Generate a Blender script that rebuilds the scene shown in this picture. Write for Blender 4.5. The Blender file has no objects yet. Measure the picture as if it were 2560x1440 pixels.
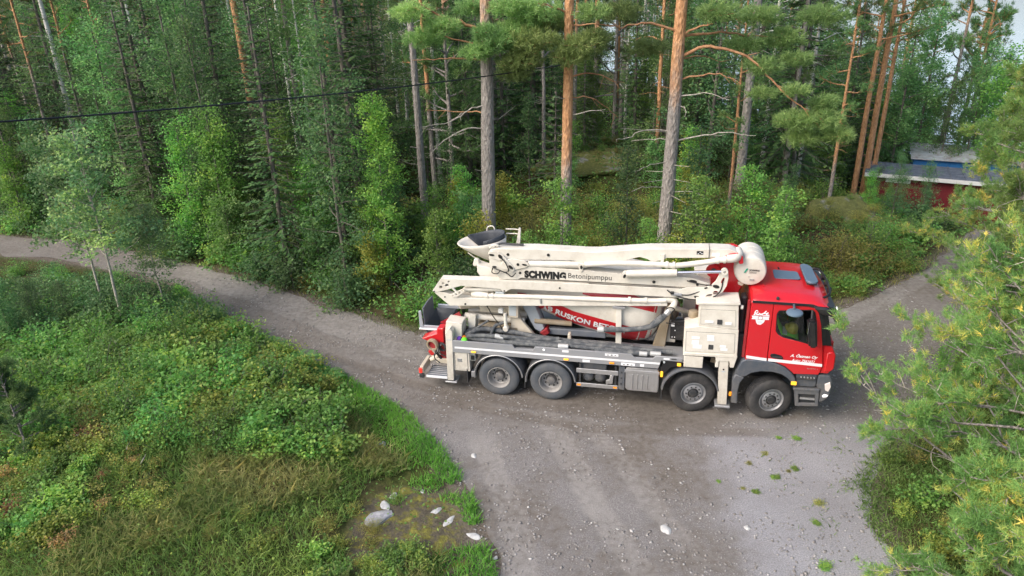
import bpy, bmesh, math, random
import numpy as np
from mathutils import Vector, Matrix

scene = bpy.context.scene
R = math.radians
PI = math.pi

# ------------------------------------------------------------------ camera
F_PX, PITCH, ROLL, CAM_H = 1767.24, 0.4160, -0.0311, 9.837      # focal length in pixels of a 2560 px wide frame
TRUCK_X, TRUCK_Y, TRUCK_YAW = -0.409, 15.464, 0.2233            # rear axle, near-side tyre contact
cp, sp = math.cos(PITCH), math.sin(PITCH)
cr, sr = math.cos(ROLL), math.sin(ROLL)
FWD = np.array([0, cp, -sp]); UP0 = np.array([0, sp, cp]); RT0 = np.array([1.0, 0, 0])
RT = cr * RT0 + sr * UP0
UPV = -sr * RT0 + cr * UP0
CAM = np.array([0, 0, CAM_H])
cam_data = bpy.data.cameras.new('camera')
cam = bpy.data.objects.new('camera', cam_data)
scene.collection.objects.link(cam)
m = Matrix.Identity(4)
for i in range(3):
    m[i][0], m[i][1], m[i][2], m[i][3] = RT[i], UPV[i], -FWD[i], CAM[i]
cam.matrix_world = m
cam_data.sensor_width = 36.0
cam_data.lens = F_PX / 2560 * 36
cam_data.clip_start = 0.05
cam_data.clip_end = 3000
scene.camera = cam

# ------------------------------------------------------------------ sky, sun, exposure
SUN_ELEV, SUN_AZ = R(42), R(-62)         # azimuth measured from -Y (behind the camera) towards -X
world = bpy.data.worlds.new('World'); scene.world = world
world.use_nodes = True
wn = world.node_tree.nodes; wl = world.node_tree.links
wn.clear()
sky = wn.new('ShaderNodeTexSky'); sky.sky_type = 'NISHITA'; sky.sun_disc = False
sun_dir = Vector((math.sin(SUN_AZ) * math.cos(SUN_ELEV), -math.cos(SUN_AZ) * math.cos(SUN_ELEV), math.sin(SUN_ELEV)))
sky.sun_elevation = SUN_ELEV
sky.sun_rotation = math.atan2(sun_dir.x, sun_dir.y)
sky.air_density = 1.0; sky.dust_density = 4.0; sky.ozone_density = 1.0
bg = wn.new('ShaderNodeBackground'); bg.inputs['Strength'].default_value = 0.15
wo = wn.new('ShaderNodeOutputWorld')
wl.new(sky.outputs[0], bg.inputs[0]); wl.new(bg.outputs[0], wo.inputs[0])
sd = bpy.data.lights.new('sun', 'SUN'); sd.energy = 1.35; sd.angle = R(42); sd.color = (1.0, 0.93, 0.84)
so = bpy.data.objects.new('sun', sd); scene.collection.objects.link(so)
so.rotation_euler = sun_dir.to_track_quat('Z', 'Y').to_euler()
so.location = (0, 0, 40)
vs = scene.view_settings
vs.view_transform = 'Standard'; vs.look = 'None'; vs.gamma = 1.0; vs.use_curve_mapping = False
vs.exposure = 0.78
scene.render.engine = 'CYCLES'
scene.cycles.use_denoising = True
scene.cycles.adaptive_threshold = 0.02
scene.cycles.max_bounces = 5
scene.cycles.diffuse_bounces = 3
scene.cycles.glossy_bounces = 3
scene.cycles.transmission_bounces = 4
scene.cycles.transparent_max_bounces = 8
scene.cycles.caustics_reflective = False
scene.cycles.caustics_refractive = False

# ------------------------------------------------------------------ helpers
COL = scene.collection

def ray(px, py):
    return FWD + RT * ((px - 1280) / F_PX) - UPV * ((py - 720) / F_PX)

def at(px, py, Y):                       # world point on the sight line at world depth Y
    d = ray(px, py); return CAM + d * (Y / d[1])

def ground(px, py, z=0.0):               # world point on the level z
    d = ray(px, py); return CAM + d * ((z - CAM_H) / d[2])

cy_, sy_ = math.cos(TRUCK_YAW), math.sin(TRUCK_YAW)

def to_world(p):
    return (TRUCK_X + p[0] * cy_ + p[1] * sy_, TRUCK_Y - p[0] * sy_ + p[1] * cy_, p[2])

def to_truck(w):
    dx, dy = w[0] - TRUCK_X, w[1] - TRUCK_Y
    return np.array([dx * cy_ - dy * sy_, dx * sy_ + dy * cy_, w[2]])

def tag(o, label=None, cat=None, group=None, kind=None):
    if label: o['label'] = label
    if cat: o['category'] = cat
    if group: o['group'] = group
    if kind: o['kind'] = kind
    return o

def empty(name, loc=(0, 0, 0), rz=0.0, parent=None):
    o = bpy.data.objects.new(name, None)
    o.empty_display_size = 0.2
    COL.objects.link(o); o.location = loc; o.rotation_euler = (0, 0, rz)
    if parent: o.parent = parent
    return o

def link(name, me, parent=None, loc=None):
    o = bpy.data.objects.new(name, me)
    COL.objects.link(o)
    if parent is not None: o.parent = parent
    if loc is not None: o.location = loc
    return o

def finish(me, mat, smooth=True, angle=35):
    if mat is not None:
        me.materials.clear(); me.materials.append(mat)
    n = len(me.polygons)
    me.polygons.foreach_set('use_smooth', np.full(n, smooth, dtype=bool))
    if smooth and angle: me.set_sharp_from_angle(angle=R(angle))
    me.update()
    return me

def pyd(name, verts, faces, mat, parent=None, smooth=True, angle=35):
    me = bpy.data.meshes.new(name)
    me.from_pydata([tuple(v) for v in verts], [], faces)
    finish(me, mat, smooth, angle)
    return link(name, me, parent)

def fast_mesh(name, V, Fc, mat=None, tint=None, smooth=False):
    """V (n,3) floats, Fc (m,k) ints with one k: quick mesh with a per-face tint."""
    V = np.ascontiguousarray(V, dtype=np.float32); Fc = np.ascontiguousarray(Fc, dtype=np.int32)
    me = bpy.data.meshes.new(name)
    n, mm, k = len(V), len(Fc), Fc.shape[1]
    me.vertices.add(n); me.vertices.foreach_set('co', V.ravel())
    me.loops.add(mm * k); me.loops.foreach_set('vertex_index', Fc.ravel())
    me.polygons.add(mm)
    me.polygons.foreach_set('loop_start', np.arange(0, mm * k, k, dtype=np.int32))
    me.polygons.foreach_set('loop_total', np.full(mm, k, dtype=np.int32))
    if smooth: me.polygons.foreach_set('use_smooth', np.ones(mm, dtype=bool))
    if tint is not None:
        a = me.attributes.new('tint', 'FLOAT', 'FACE')
        a.data.foreach_set('value', np.ascontiguousarray(tint, dtype=np.float32))
    if mat is not None: me.materials.append(mat)
    me.update(calc_edges=True)
    return me

def bm_obj(name, bm, mat, parent=None, smooth=True, angle=35):
    bmesh.ops.recalc_face_normals(bm, faces=bm.faces)
    me = bpy.data.meshes.new(name); bm.to_mesh(me); bm.free()
    finish(me, mat, smooth, angle)
    return link(name, me, parent)

def bevel_all(bm, w, seg=1):
    if w > 0:
        bmesh.ops.bevel(bm, geom=list(bm.edges), offset=w, segments=seg, affect='EDGES', clamp_overlap=True)

def add_box(bm, x0, x1, y0, y1, z0, z1):
    v = [bm.verts.new(p) for p in ((x0, y0, z0), (x1, y0, z0), (x1, y1, z0), (x0, y1, z0), (x0, y0, z1), (x1, y0, z1), (x1, y1, z1), (x0, y1, z1))]
    for f in ((0, 3, 2, 1), (4, 5, 6, 7), (0, 1, 5, 4), (1, 2, 6, 5), (2, 3, 7, 6), (3, 0, 4, 7)):
        bm.faces.new([v[i] for i in f])

def box(name, x0, x1, y0, y1, z0, z1, mat, parent=None, bevel=0.008, seg=1):
    bm = bmesh.new(); add_box(bm, x0, x1, y0, y1, z0, z1); bevel_all(bm, bevel, seg)
    return bm_obj(name, bm, mat, parent)

def add_prism(bm, pts, y0, y1):
    a = [bm.verts.new((x, y0, z)) for x, z in pts]
    b = [bm.verts.new((x, y1, z)) for x, z in pts]
    n = len(pts)
    bm.faces.new(a); bm.faces.new(b[::-1])
    for i in range(n):
        j = (i + 1) % n
        bm.faces.new((a[j], a[i], b[i], b[j]))

def prism(name, pts, y0, y1, mat, parent=None, bevel=0.006):
    bm = bmesh.new(); add_prism(bm, pts, y0, y1)
    bmesh.ops.recalc_face_normals(bm, faces=bm.faces)
    bevel_all(bm, bevel)
    return bm_obj(name, bm, mat, parent)

def frame_of(d):
    d = Vector(d).normalized()
    u = d.cross(Vector((0, 0, 1)))
    if u.length < 1e-4: u = d.cross(Vector((1, 0, 0)))
    u.normalize()
    return d, u, d.cross(u).normalized()

def add_lathe(bm, origin, axis, prof, n=20, cap=True, closed=False):
    """prof: (distance along axis, radius) pairs."""
    d, u, w = frame_of(axis); o = Vector(origin)
    rings = []
    for a, r in prof:
        if r < 1e-5:
            rings.append([bm.verts.new(o + d * a)])
        else:
            rings.append([bm.verts.new(o + d * a + (u * math.cos(2 * PI * i / n) + w * math.sin(2 * PI * i / n)) * r) for i in range(n)])
    pairs = list(zip(rings[:-1], rings[1:]))
    if closed: pairs.append((rings[-1], rings[0]))
    for A, B in pairs:
        for i in range(n):
            j = (i + 1) % n
            if len(A) == 1 and len(B) == 1: continue
            if len(A) == 1: bm.faces.new((A[0], B[j], B[i]))
            elif len(B) == 1: bm.faces.new((A[i], A[j], B[0]))
            else: bm.faces.new((A[i], A[j], B[j], B[i]))
    if cap and not closed:
        for A in (rings[0], rings[-1]):
            if len(A) > 2: bm.faces.new(A)

def lathe(name, origin, axis, prof, mat, parent=None, n=24, cap=True, closed=False, angle=35):
    bm = bmesh.new(); add_lathe(bm, origin, axis, prof, n, cap, closed)
    return bm_obj(name, bm, mat, parent, True, angle)

def add_rod(bm, p0, p1, r, n=12, r1=None):
    p0, p1 = Vector(p0), Vector(p1)
    L = (p1 - p0).length
    add_lathe(bm, p0, p1 - p0, [(0, r), (L, r if r1 is None else r1)], n)

def rod(name, p0, p1, r, mat, parent=None, n=14, r1=None, lip=0.0):
    p0, p1 = Vector(p0), Vector(p1); L = (p1 - p0).length
    rr = r if r1 is None else r1
    e = min(0.012, r * 0.25, L * 0.2)
    return lathe(name, p0, p1 - p0, [(0, r - e), (e, r), (L - e, rr), (L, rr - e)], mat, parent, n)

def smooth_path(pts, sub=6):
    P = [np.array(p, float) for p in pts]
    if len(P) < 3: return P
    out = []
    Q = [2 * P[0] - P[1]] + P + [2 * P[-1] - P[-2]]
    for i in range(1, len(Q) - 2):
        a, b, c, d = Q[i - 1], Q[i], Q[i + 1], Q[i + 2]
        for k in range(sub):
            t = k / sub
            out.append(0.5 * (2 * b + (c - a) * t + (2 * a - 5 * b + 4 * c - d) * t * t + (3 * b - a - 3 * c + d) * t ** 3))
    out.append(P[-1])
    return out

def tube_arrays(path, radii, n=8):
    P = np.array(path, float); m_ = len(P)
    T = np.gradient(P, axis=0); T /= np.linalg.norm(T, axis=1)[:, None] + 1e-9
    u = np.cross(T[0], [0, 0, 1.0])
    if np.linalg.norm(u) < 1e-3: u = np.cross(T[0], [1.0, 0, 0])
    u /= np.linalg.norm(u)
    V = []
    ang = np.arange(n) * 2 * PI / n
    for i in range(m_):
        u = u - T[i] * (u @ T[i]); u /= np.linalg.norm(u) + 1e-9
        w = np.cross(T[i], u)
        V.append(P[i] + (np.cos(ang)[:, None] * u + np.sin(ang)[:, None] * w) * radii[i])
    V = np.concatenate(V)
    i = np.arange(m_ - 1)[:, None] * n; j = np.arange(n)[None, :]; k = (j + 1) % n
    Fc = np.stack([i + j, i + k, i + n + k, i + n + j], -1).reshape(-1, 4)
    return V, Fc

def tube(name, pts, r, mat, parent=None, n=10, sub=6, r1=None):
    P = smooth_path(pts, sub)
    rad = np.linspace(r, r if r1 is None else r1, len(P))
    V, Fc = tube_arrays(P, rad, n)
    V = list(V); Fl = [tuple(int(q) for q in f) for f in Fc]
    Fl.append(tuple(range(n))[::-1]); Fl.append(tuple(range(len(V) - n, len(V))))
    return pyd(name, V, Fl, mat, parent, True, 50)

def join_arrays(parts):
    V, Fc, off = [], [], 0
    for v, f in parts:
        V.append(v); Fc.append(np.asarray(f) + off); off += len(v)
    return np.concatenate(V), np.concatenate(Fc)

def plate(name, outer, holes, y0, y1, mat, parent=None, bevel=0.004):
    """flat plate in the x-z plane with real openings, from y0 to y1."""
    cu = bpy.data.curves.new(name, 'CURVE'); cu.dimensions = '2D'; cu.fill_mode = 'BOTH'
    for pts in [outer] + list(holes):
        s = cu.splines.new('POLY'); s.points.add(len(pts) - 1)
        for q, (x, z) in zip(s.points, pts): q.co = (x, z, 0, 1)
        s.use_cyclic_u = True
    cu.extrude = (y1 - y0) / 2 - bevel
    cu.bevel_depth = bevel; cu.bevel_resolution = 0; cu.offset = -bevel
    o = bpy.data.objects.new(name, cu); COL.objects.link(o)
    dg = bpy.context.evaluated_depsgraph_get()
    me = bpy.data.meshes.new_from_object(o.evaluated_get(dg))
    bpy.data.objects.remove(o); bpy.data.curves.remove(cu)
    c = np.empty(len(me.vertices) * 3, np.float32); me.vertices.foreach_get('co', c); c = c.reshape(-1, 3)
    c2 = np.stack([c[:, 0], (y0 + y1) / 2 - c[:, 2], c[:, 1]], 1)
    me.vertices.foreach_set('co', c2.ravel().astype(np.float32))
    me.name = name
    finish(me, mat, True, 30)
    return link(name, me, parent)

def text_mesh(body, bold=0.0, shear=0.0, extrude=0.0, spacing=1.0):
    cu = bpy.data.curves.new('lettering', 'FONT'); cu.body = body; cu.size = 1.0
    cu.offset = bold; cu.shear = shear; cu.extrude = extrude; cu.space_character = spacing
    cu.resolution_u = 3
    o = bpy.data.objects.new('lettering', cu); COL.objects.link(o)
    dg = bpy.context.evaluated_depsgraph_get()
    me = bpy.data.meshes.new_from_object(o.evaluated_get(dg))
    bpy.data.objects.remove(o); bpy.data.curves.remove(cu)
    c = np.empty(len(me.vertices) * 3, np.float32); me.vertices.foreach_get('co', c); c = c.reshape(-1, 3)
    return me, c

def side_text(name, body, x0, x1, z0, z1, y, mat, parent, bold=0.0, shear=0.0, slope=0.0, spacing=1.0):
    """lettering on a vertical panel facing the near side of the truck."""
    me, c = text_mesh(body, bold, shear, 0.0, spacing)
    lo, hi = c.min(0), c.max(0)
    u = (c[:, 0] - lo[0]) / (hi[0] - lo[0]); v = (c[:, 1] - lo[1]) / (hi[1] - lo[1])
    x = x0 + u * (x1 - x0)
    c2 = np.stack([x, np.full(len(c), y), z0 + v * (z1 - z0) + (x - x0) * slope], 1)
    me.vertices.foreach_set('co', c2.ravel().astype(np.float32))
    me.name = name
    finish(me, mat, False, None)
    return link(name, me, parent)

def ellipse(cx, cz, rx, rz, n=12, rot=0.0):
    return [(cx + rx * math.cos(t) * math.cos(rot) - rz * math.sin(t) * math.sin(rot), cz + rx * math.cos(t) * math.sin(rot) + rz * math.sin(t) * math.cos(rot)) for t in [2 * PI * i / n for i in range(n)]]

def copy_tree(o, parent=None, name=None):
    c = o.copy(); COL.objects.link(c)
    if parent is not None: c.parent = parent
    for ch in o.children: copy_tree(ch, c)
    return c

# ------------------------------------------------------------------ materials
def new_mat(name):
    mt = bpy.data.materials.new(name); mt.use_nodes = True
    nt = mt.node_tree; b = nt.nodes['Principled BSDF']
    return mt, nt, b

def N(nt, kind, **kw):
    n = nt.nodes.new('ShaderNode' + kind)
    for k, v in kw.items():
        if k.startswith('i_'): n.inputs[k[2:].replace('_', ' ')].default_value = v
        else: setattr(n, k, v)
    return n

def ramp(nt, fac, stops):
    r = nt.nodes.new('ShaderNodeValToRGB')
    e = r.color_ramp.elements
    while len(e) < len(stops): e.new(0.5)
    for el, (p, c) in zip(e, stops):
        el.position = p; el.color = (*c, 1) if len(c) == 3 else c
    if fac is not None: nt.links.new(fac, r.inputs[0])
    return r

def mix(nt, fac, a, b, blend='MIX'):
    n = nt.nodes.new('ShaderNodeMix'); n.data_type = 'RGBA'; n.blend_type = blend
    for s, v in ((n.inputs[0], fac), (n.inputs[6], a), (n.inputs[7], b)):
        if hasattr(v, 'is_output'): nt.links.new(v, s)
        elif isinstance(v, (int, float)): s.default_value = v
        else: s.default_value = (*v, 1)
    return n.outputs[2]

def math_n(nt, op, a, b=None, c=None, clamp=False):
    n = nt.nodes.new('ShaderNodeMath'); n.operation = op; n.use_clamp = clamp
    for s, v in zip(n.inputs, (a, b, c)):
        if v is None: continue
        if hasattr(v, 'is_output'): nt.links.new(v, s)
        else: s.default_value = v
    return n.outputs[0]

def noise(nt, scale, detail=4, rough=0.55, vec=None, dist=0.0):
    n = nt.nodes.new('ShaderNodeTexNoise')
    n.inputs['Scale'].default_value = scale; n.inputs['Detail'].default_value = detail
    n.inputs['Roughness'].default_value = rough; n.inputs['Distortion'].default_value = dist
    if vec is not None: nt.links.new(vec, n.inputs['Vector'])
    return n.outputs[0]

def coords(nt, which='Object', scale=None):
    t = nt.nodes.new('ShaderNodeTexCoord')
    o = t.outputs[which]
    if scale is not None:
        mp = nt.nodes.new('ShaderNodeMapping'); mp.inputs['Scale'].default_value = scale
        nt.links.new(o, mp.inputs[0]); o = mp.outputs[0]
    return o

def bump(nt, b, height, strength=0.3, dist=0.02):
    n = nt.nodes.new('ShaderNodeBump'); n.inputs['Strength'].default_value = strength; n.inputs['Distance'].default_value = dist
    nt.links.new(height, n.inputs['Height']); nt.links.new(n.outputs[0], b.inputs['Normal'])

MT = {}
def paint(name, col, rough=0.35, metal=0.0, dirt=0.25, dirt_col=(0.20, 0.17, 0.13), coat=0.0, scale=3.0, low=0.0):
    mt, nt, b = new_mat(name)
    co = coords(nt)
    n1 = noise(nt, scale, 6, 0.65, co)
    n2 = noise(nt, scale * 9, 3, 0.6, co)
    f = math_n(nt, 'MULTIPLY', ramp(nt, n1, [(0.42, (0, 0, 0)), (0.75, (1, 1, 1))]).outputs[0], math_n(nt, 'ADD', n2, 0.2))
    f = math_n(nt, 'MULTIPLY', f, dirt, clamp=True)
    cb_ = mix(nt, f, col, dirt_col)
    if low > 0:                          # road dust and splashes on the lower panels
        sz = nt.nodes.new('ShaderNodeSeparateXYZ'); nt.links.new(co, sz.inputs[0])
        mr = nt.nodes.new('ShaderNodeMapRange'); nt.links.new(sz.outputs[2], mr.inputs[0])
        for k_, v_ in zip((1, 2, 3, 4), (1.75, 0.35, 0.0, 1.0)): mr.inputs[k_].default_value = v_
        n3 = noise(nt, 14, 5, 0.75, coords(nt, scale=(1, 1, 0.5)))
        fd = math_n(nt, 'MULTIPLY', math_n(nt, 'MULTIPLY', mr.outputs[0], ramp(nt, n3, [(0.3, (0.15, 0.15, 0.15)), (0.65, (1, 1, 1))]).outputs[0]), low)
        cb_ = mix(nt, fd, cb_, (0.30, 0.26, 0.21))
        sp_ = ramp(nt, noise(nt, 60, 2, 0.5, co), [(0.66, (0, 0, 0)), (0.72, (1, 1, 1))]).outputs[0]
        cb_ = mix(nt, math_n(nt, 'MULTIPLY', sp_, math_n(nt, 'MULTIPLY', n1, 0.5)), cb_, (0.33, 0.31, 0.28))
    nt.links.new(cb_, b.inputs['Base Color'])
    rr = math_n(nt, 'ADD', math_n(nt, 'MULTIPLY', n1, 0.22), rough - 0.08, clamp=True)
    nt.links.new(rr, b.inputs['Roughness'])
    b.inputs['Metallic'].default_value = metal
    b.inputs['Coat Weight'].default_value = coat; b.inputs['Coat Roughness'].default_value = 0.12
    MT[name] = mt
    return mt

paint('cream_paint', (0.71, 0.68, 0.61), 0.40, 0, 0.55, (0.36, 0.30, 0.22), low=0.55)
paint('cream_dirty', (0.60, 0.54, 0.44), 0.55, 0, 0.7, (0.25, 0.2, 0.14))
paint('red_paint', (0.56, 0.010, 0.018), 0.30, 0, 0.14, (0.25, 0.06, 0.05), coat=0.45, low=0.22)
paint('dark_red', (0.30, 0.012, 0.02), 0.5, 0, 0.5, (0.2, 0.15, 0.12))
paint('anthracite', (0.050, 0.068, 0.096), 0.5, 0, 0.5, (0.20, 0.18, 0.16), low=0.5)
paint('deck_grey', (0.27, 0.28, 0.30), 0.5, 0.0, 0.5, (0.36, 0.33, 0.29))
paint('chassis', (0.030, 0.033, 0.038), 0.6, 0, 0.6, (0.16, 0.14, 0.12))
paint('tyre_rubber', (0.028, 0.029, 0.032), 0.78, 0, 0.9, (0.13, 0.12, 0.11), scale=2.2)
paint('tyre_dusty', (0.072, 0.083, 0.098), 0.8, 0, 0.9, (0.17, 0.16, 0.15), scale=2.2)
paint('black_plastic', (0.012, 0.013, 0.016), 0.4, 0, 0.15)
paint('alu', (0.60, 0.61, 0.63), 0.42, 0.75, 0.5, (0.3, 0.29, 0.27), low=0.4)
paint('rim_grey', (0.44, 0.45, 0.47), 0.45, 0.6, 0.6, (0.18, 0.16, 0.14))
paint('rim_dusty', (0.42, 0.41, 0.40), 0.55, 0.35, 0.7, (0.16, 0.14, 0.12))
paint('chrome', (0.82, 0.82, 0.88), 0.15, 1.0, 0.05)
paint('white_film', (0.82, 0.83, 0.86), 0.4, 0, 0.08)
paint('hose_rubber', (0.060, 0.068, 0.078), 0.8, 0, 0.75, (0.36, 0.36, 0.34), scale=7)
paint('hose_end', (0.52, 0.53, 0.53), 0.6, 0.4, 0.6, (0.3, 0.29, 0.27))
paint('hopper_grey', (0.13, 0.15, 0.18), 0.55, 0, 0.5, (0.3, 0.29, 0.27))
paint('collar_black', (0.035, 0.042, 0.055), 0.6, 0, 0.4, (0.2, 0.21, 0.22))
paint('hopper_light', (0.42, 0.46, 0.52), 0.45, 0.3, 0.4, (0.3, 0.29, 0.27))
paint('cement_brown', (0.30, 0.24, 0.16), 0.8, 0, 0.8, (0.42, 0.38, 0.32))
paint('yellow_brown', (0.42, 0.30, 0.03), 0.5, 0, 0.5)
paint('green_logo', (0.0, 0.32, 0.20), 0.4, 0, 0)
paint('ink_black', (0.012, 0.012, 0.012), 0.5, 0, 0)
paint('grey_box', (0.50, 0.55, 0.58), 0.4, 0, 0.3)
paint('sponge_green', (0.14, 0.80, 0.03), 0.8, 0, 0.1)
paint('sponge_purple', (0.16, 0.06, 0.45), 0.8, 0, 0.1)
paint('sponge_orange', (0.75, 0.20, 0.02), 0.8, 0, 0.1)
paint('visor_blue', (0.10, 0.155, 0.215), 0.45, 0, 0.2, (0.25, 0.27, 0.3))
paint('vest_green', (0.22, 0.75, 0.02), 0.7, 0, 0.1)
paint('helmet_yellow', (0.55, 0.46, 0.02), 0.4, 0, 0.2)
paint('seat_fabric', (0.02, 0.021, 0.024), 0.9, 0, 0.1)
paint('shed_red', (0.16, 0.010, 0.016), 0.7, 0, 0.4, (0.07, 0.02, 0.02), scale=1.5)
paint('shed_blue', (0.02, 0.16, 0.42), 0.55, 0, 0.4, (0.1, 0.12, 0.14), scale=1.5)
paint('trim_white', (0.66, 0.67, 0.66), 0.6, 0, 0.4, (0.3, 0.3, 0.28))
paint('wood_grey', (0.20, 0.19, 0.17), 0.85, 0, 0.7, (0.09, 0.10, 0.07), scale=4)
paint('wire_black', (0.012, 0.014, 0.02), 0.3, 0, 0)

def lamp_mat(name, col, emit, strength):
    mt, nt, b = new_mat(name)
    b.inputs['Base Color'].default_value = (*col, 1); b.inputs['Roughness'].default_value = 0.25
    b.inputs['Emission Color'].default_value = (*emit, 1); b.inputs['Emission Strength'].default_value = strength
    MT[name] = mt
lamp_mat('amber_lens', (0.75, 0.22, 0.01), (1.0, 0.35, 0.02), 0.35)
lamp_mat('amber_lit', (0.9, 0.35, 0.02), (1.0, 0.50, 0.04), 0.7)
lamp_mat('red_lens', (0.6, 0.01, 0.01), (1.0, 0.05, 0.03), 0.6)
lamp_mat('white_lit', (0.9, 0.9, 0.9), (1.0, 0.95, 0.95), 0.6)
lamp_mat('headlamp_lit', (0.55, 0.5, 0.48), (1.0, 0.90, 0.82), 0.15)

mt, nt, b = new_mat('window_glass')
b.inputs['Base Color'].default_value = (0.02, 0.03, 0.03, 1); b.inputs['Roughness'].default_value = 0.04
tr = nt.nodes.new('ShaderNodeBsdfTransparent'); tr.inputs[0].default_value = (0.86, 0.90, 0.88, 1)
fr = nt.nodes.new('ShaderNodeFresnel'); fr.inputs[0].default_value = 1.5
gl = nt.nodes.new('ShaderNodeBsdfGlossy'); gl.inputs['Roughness'].default_value = 0.03
ms = nt.nodes.new('ShaderNodeMixShader')
nt.links.new(fr.outputs[0], ms.inputs[0]); nt.links.new(tr.outputs[0], ms.inputs[1]); nt.links.new(gl.outputs[0], ms.inputs[2])
nt.links.new(ms.outputs[0], nt.nodes['Material Output'].inputs[0])
MT['window_glass'] = mt

# --- foliage
LEAF_GAIN = 1.85
def leaf_mat(name, c0, c1, c2, trans=0.35, rough=0.55, spread=0.06, spec=0.25):
    """three leaf colours picked leaf by leaf; each plant is a little different."""
    mt, nt, b = new_mat(name)
    c0, c1, c2 = [tuple(min(0.8, v * LEAF_GAIN * k + 0.004) for v, k in zip(c, (1.08, 1.02, 0.82))) for c in (c0, c1, c2)]
    a = nt.nodes.new('ShaderNodeAttribute'); a.attribute_name = 'tint'
    oi = nt.nodes.new('ShaderNodeObjectInfo')
    v = math_n(nt, 'ADD', a.outputs['Fac'], math_n(nt, 'MULTIPLY', math_n(nt, 'SUBTRACT', oi.outputs['Random'], 0.5), 0.30), clamp=True)
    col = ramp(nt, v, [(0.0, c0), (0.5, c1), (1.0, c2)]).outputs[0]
    h = nt.nodes.new('ShaderNodeHueSaturation')
    nt.links.new(col, h.inputs['Color'])
    nt.links.new(math_n(nt, 'ADD', math_n(nt, 'MULTIPLY', oi.outputs['Random'], spread), 0.5 - spread / 2), h.inputs['Hue'])
    nt.links.new(math_n(nt, 'ADD', math_n(nt, 'MULTIPLY', oi.outputs['Random'], 0.35), 0.82), h.inputs['Value'])
    h.inputs['Saturation'].default_value = 0.92
    b.inputs['Roughness'].default_value = rough
    b.inputs['Specular IOR Level'].default_value = spec
    nt.links.new(h.outputs[0], b.inputs['Base Color'])
    t = nt.nodes.new('ShaderNodeBsdfTranslucent')
    hs = nt.nodes.new('ShaderNodeHueSaturation'); hs.inputs['Value'].default_value = 1.5; hs.inputs['Saturation'].default_value = 1.1
    nt.links.new(h.outputs[0], hs.inputs['Color']); nt.links.new(hs.outputs[0], t.inputs[0])
    s = nt.nodes.new('ShaderNodeMixShader'); s.inputs[0].default_value = trans
    nt.links.new(b.outputs[0], s.inputs[1]); nt.links.new(t.outputs[0], s.inputs[2])
    nt.links.new(s.outputs[0], nt.nodes['Material Output'].inputs[0])
    MT[name] = mt
    return mt

leaf_mat('pine_needles', (0.028, 0.062, 0.026), (0.060, 0.120, 0.045), (0.125, 0.190, 0.062), 0.25)
leaf_mat('pine_bright', (0.060, 0.115, 0.045), (0.120, 0.200, 0.075), (0.230, 0.310, 0.120), 0.35)
leaf_mat('pine_autumn', (0.055, 0.120, 0.038), (0.120, 0.205, 0.058), (0.42, 0.30, 0.075), 0.35)
leaf_mat('spruce_needles', (0.016, 0.040, 0.016), (0.034, 0.075, 0.026), (0.075, 0.125, 0.034), 0.2)
leaf_mat('birch_leaves', (0.042, 0.095, 0.038), (0.080, 0.160, 0.062), (0.165, 0.250, 0.090), 0.42)
leaf_mat('bright_leaves', (0.045, 0.120, 0.030), (0.090, 0.200, 0.045), (0.200, 0.300, 0.050), 0.42)
leaf_mat('aspen_leaves', (0.036, 0.082, 0.044), (0.075, 0.140, 0.070), (0.230, 0.300, 0.110), 0.4)
leaf_mat('dark_leaves', (0.024, 0.062, 0.030), (0.050, 0.110, 0.048), (0.105, 0.165, 0.062), 0.38)
leaf_mat('bush_leaves', (0.040, 0.105, 0.026), (0.080, 0.175, 0.040), (0.200, 0.270, 0.050), 0.4)
leaf_mat('yellow_leaves', (0.080, 0.130, 0.028), (0.150, 0.185, 0.036), (0.330, 0.270, 0.045), 0.4)
leaf_mat('heath_leaves', (0.070, 0.090, 0.026), (0.130, 0.145, 0.038), (0.260, 0.220, 0.060), 0.35)
leaf_mat('brown_leaves', (0.110, 0.060, 0.030), (0.190, 0.110, 0.055), (0.340, 0.190, 0.080), 0.3)
leaf_mat('grass_edge', (0.048, 0.140, 0.022), (0.085, 0.215, 0.034), (0.150, 0.280, 0.055), 0.4, spread=0.02)
leaf_mat('grass_green', (0.045, 0.092, 0.024), (0.080, 0.140, 0.038), (0.150, 0.205, 0.065), 0.4, spread=0.02)
leaf_mat('grass_dry', (0.062, 0.100, 0.032), (0.130, 0.158, 0.062), (0.270, 0.250, 0.125), 0.4, spread=0.02)
leaf_mat('fern_leaves', (0.035, 0.120, 0.030), (0.060, 0.185, 0.050), (0.120, 0.250, 0.070), 0.42)

# --- bark
mt, nt, b = new_mat('pine_bark')
co = coords(nt); sep = nt.nodes.new('ShaderNodeSeparateXYZ'); nt.links.new(co, sep.inputs[0])
pz = nt.nodes.new('ShaderNodeAttribute'); pz.attribute_type = 'OBJECT'; pz.attribute_name = 'bark_change'
cs = coords(nt, scale=(1, 1, 0.35))
nb = noise(nt, 1.6, 5, 0.7, cs)
zz = math_n(nt, 'SUBTRACT', math_n(nt, 'ADD', sep.outputs[2], math_n(nt, 'MULTIPLY', math_n(nt, 'SUBTRACT', nb, 0.5), 6.0)), pz.outputs['Fac'])
f = ramp(nt, math_n(nt, 'ADD', math_n(nt, 'MULTIPLY', zz, 0.28), 0.5, clamp=True), [(0.25, (0, 0, 0)), (0.75, (1, 1, 1))]).outputs[0]
vor = nt.nodes.new('ShaderNodeTexVoronoi'); vor.inputs['Scale'].default_value = 14
nt.links.new(coords(nt, scale=(1, 1, 0.4)), vor.inputs['Vector'])
nf = noise(nt, 18, 4, 0.7, cs)
low = ramp(nt, nf, [(0.25, (0.15, 0.13, 0.12)), (0.55, (0.31, 0.285, 0.265)), (0.8, (0.50, 0.47, 0.43))]).outputs[0]
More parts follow.
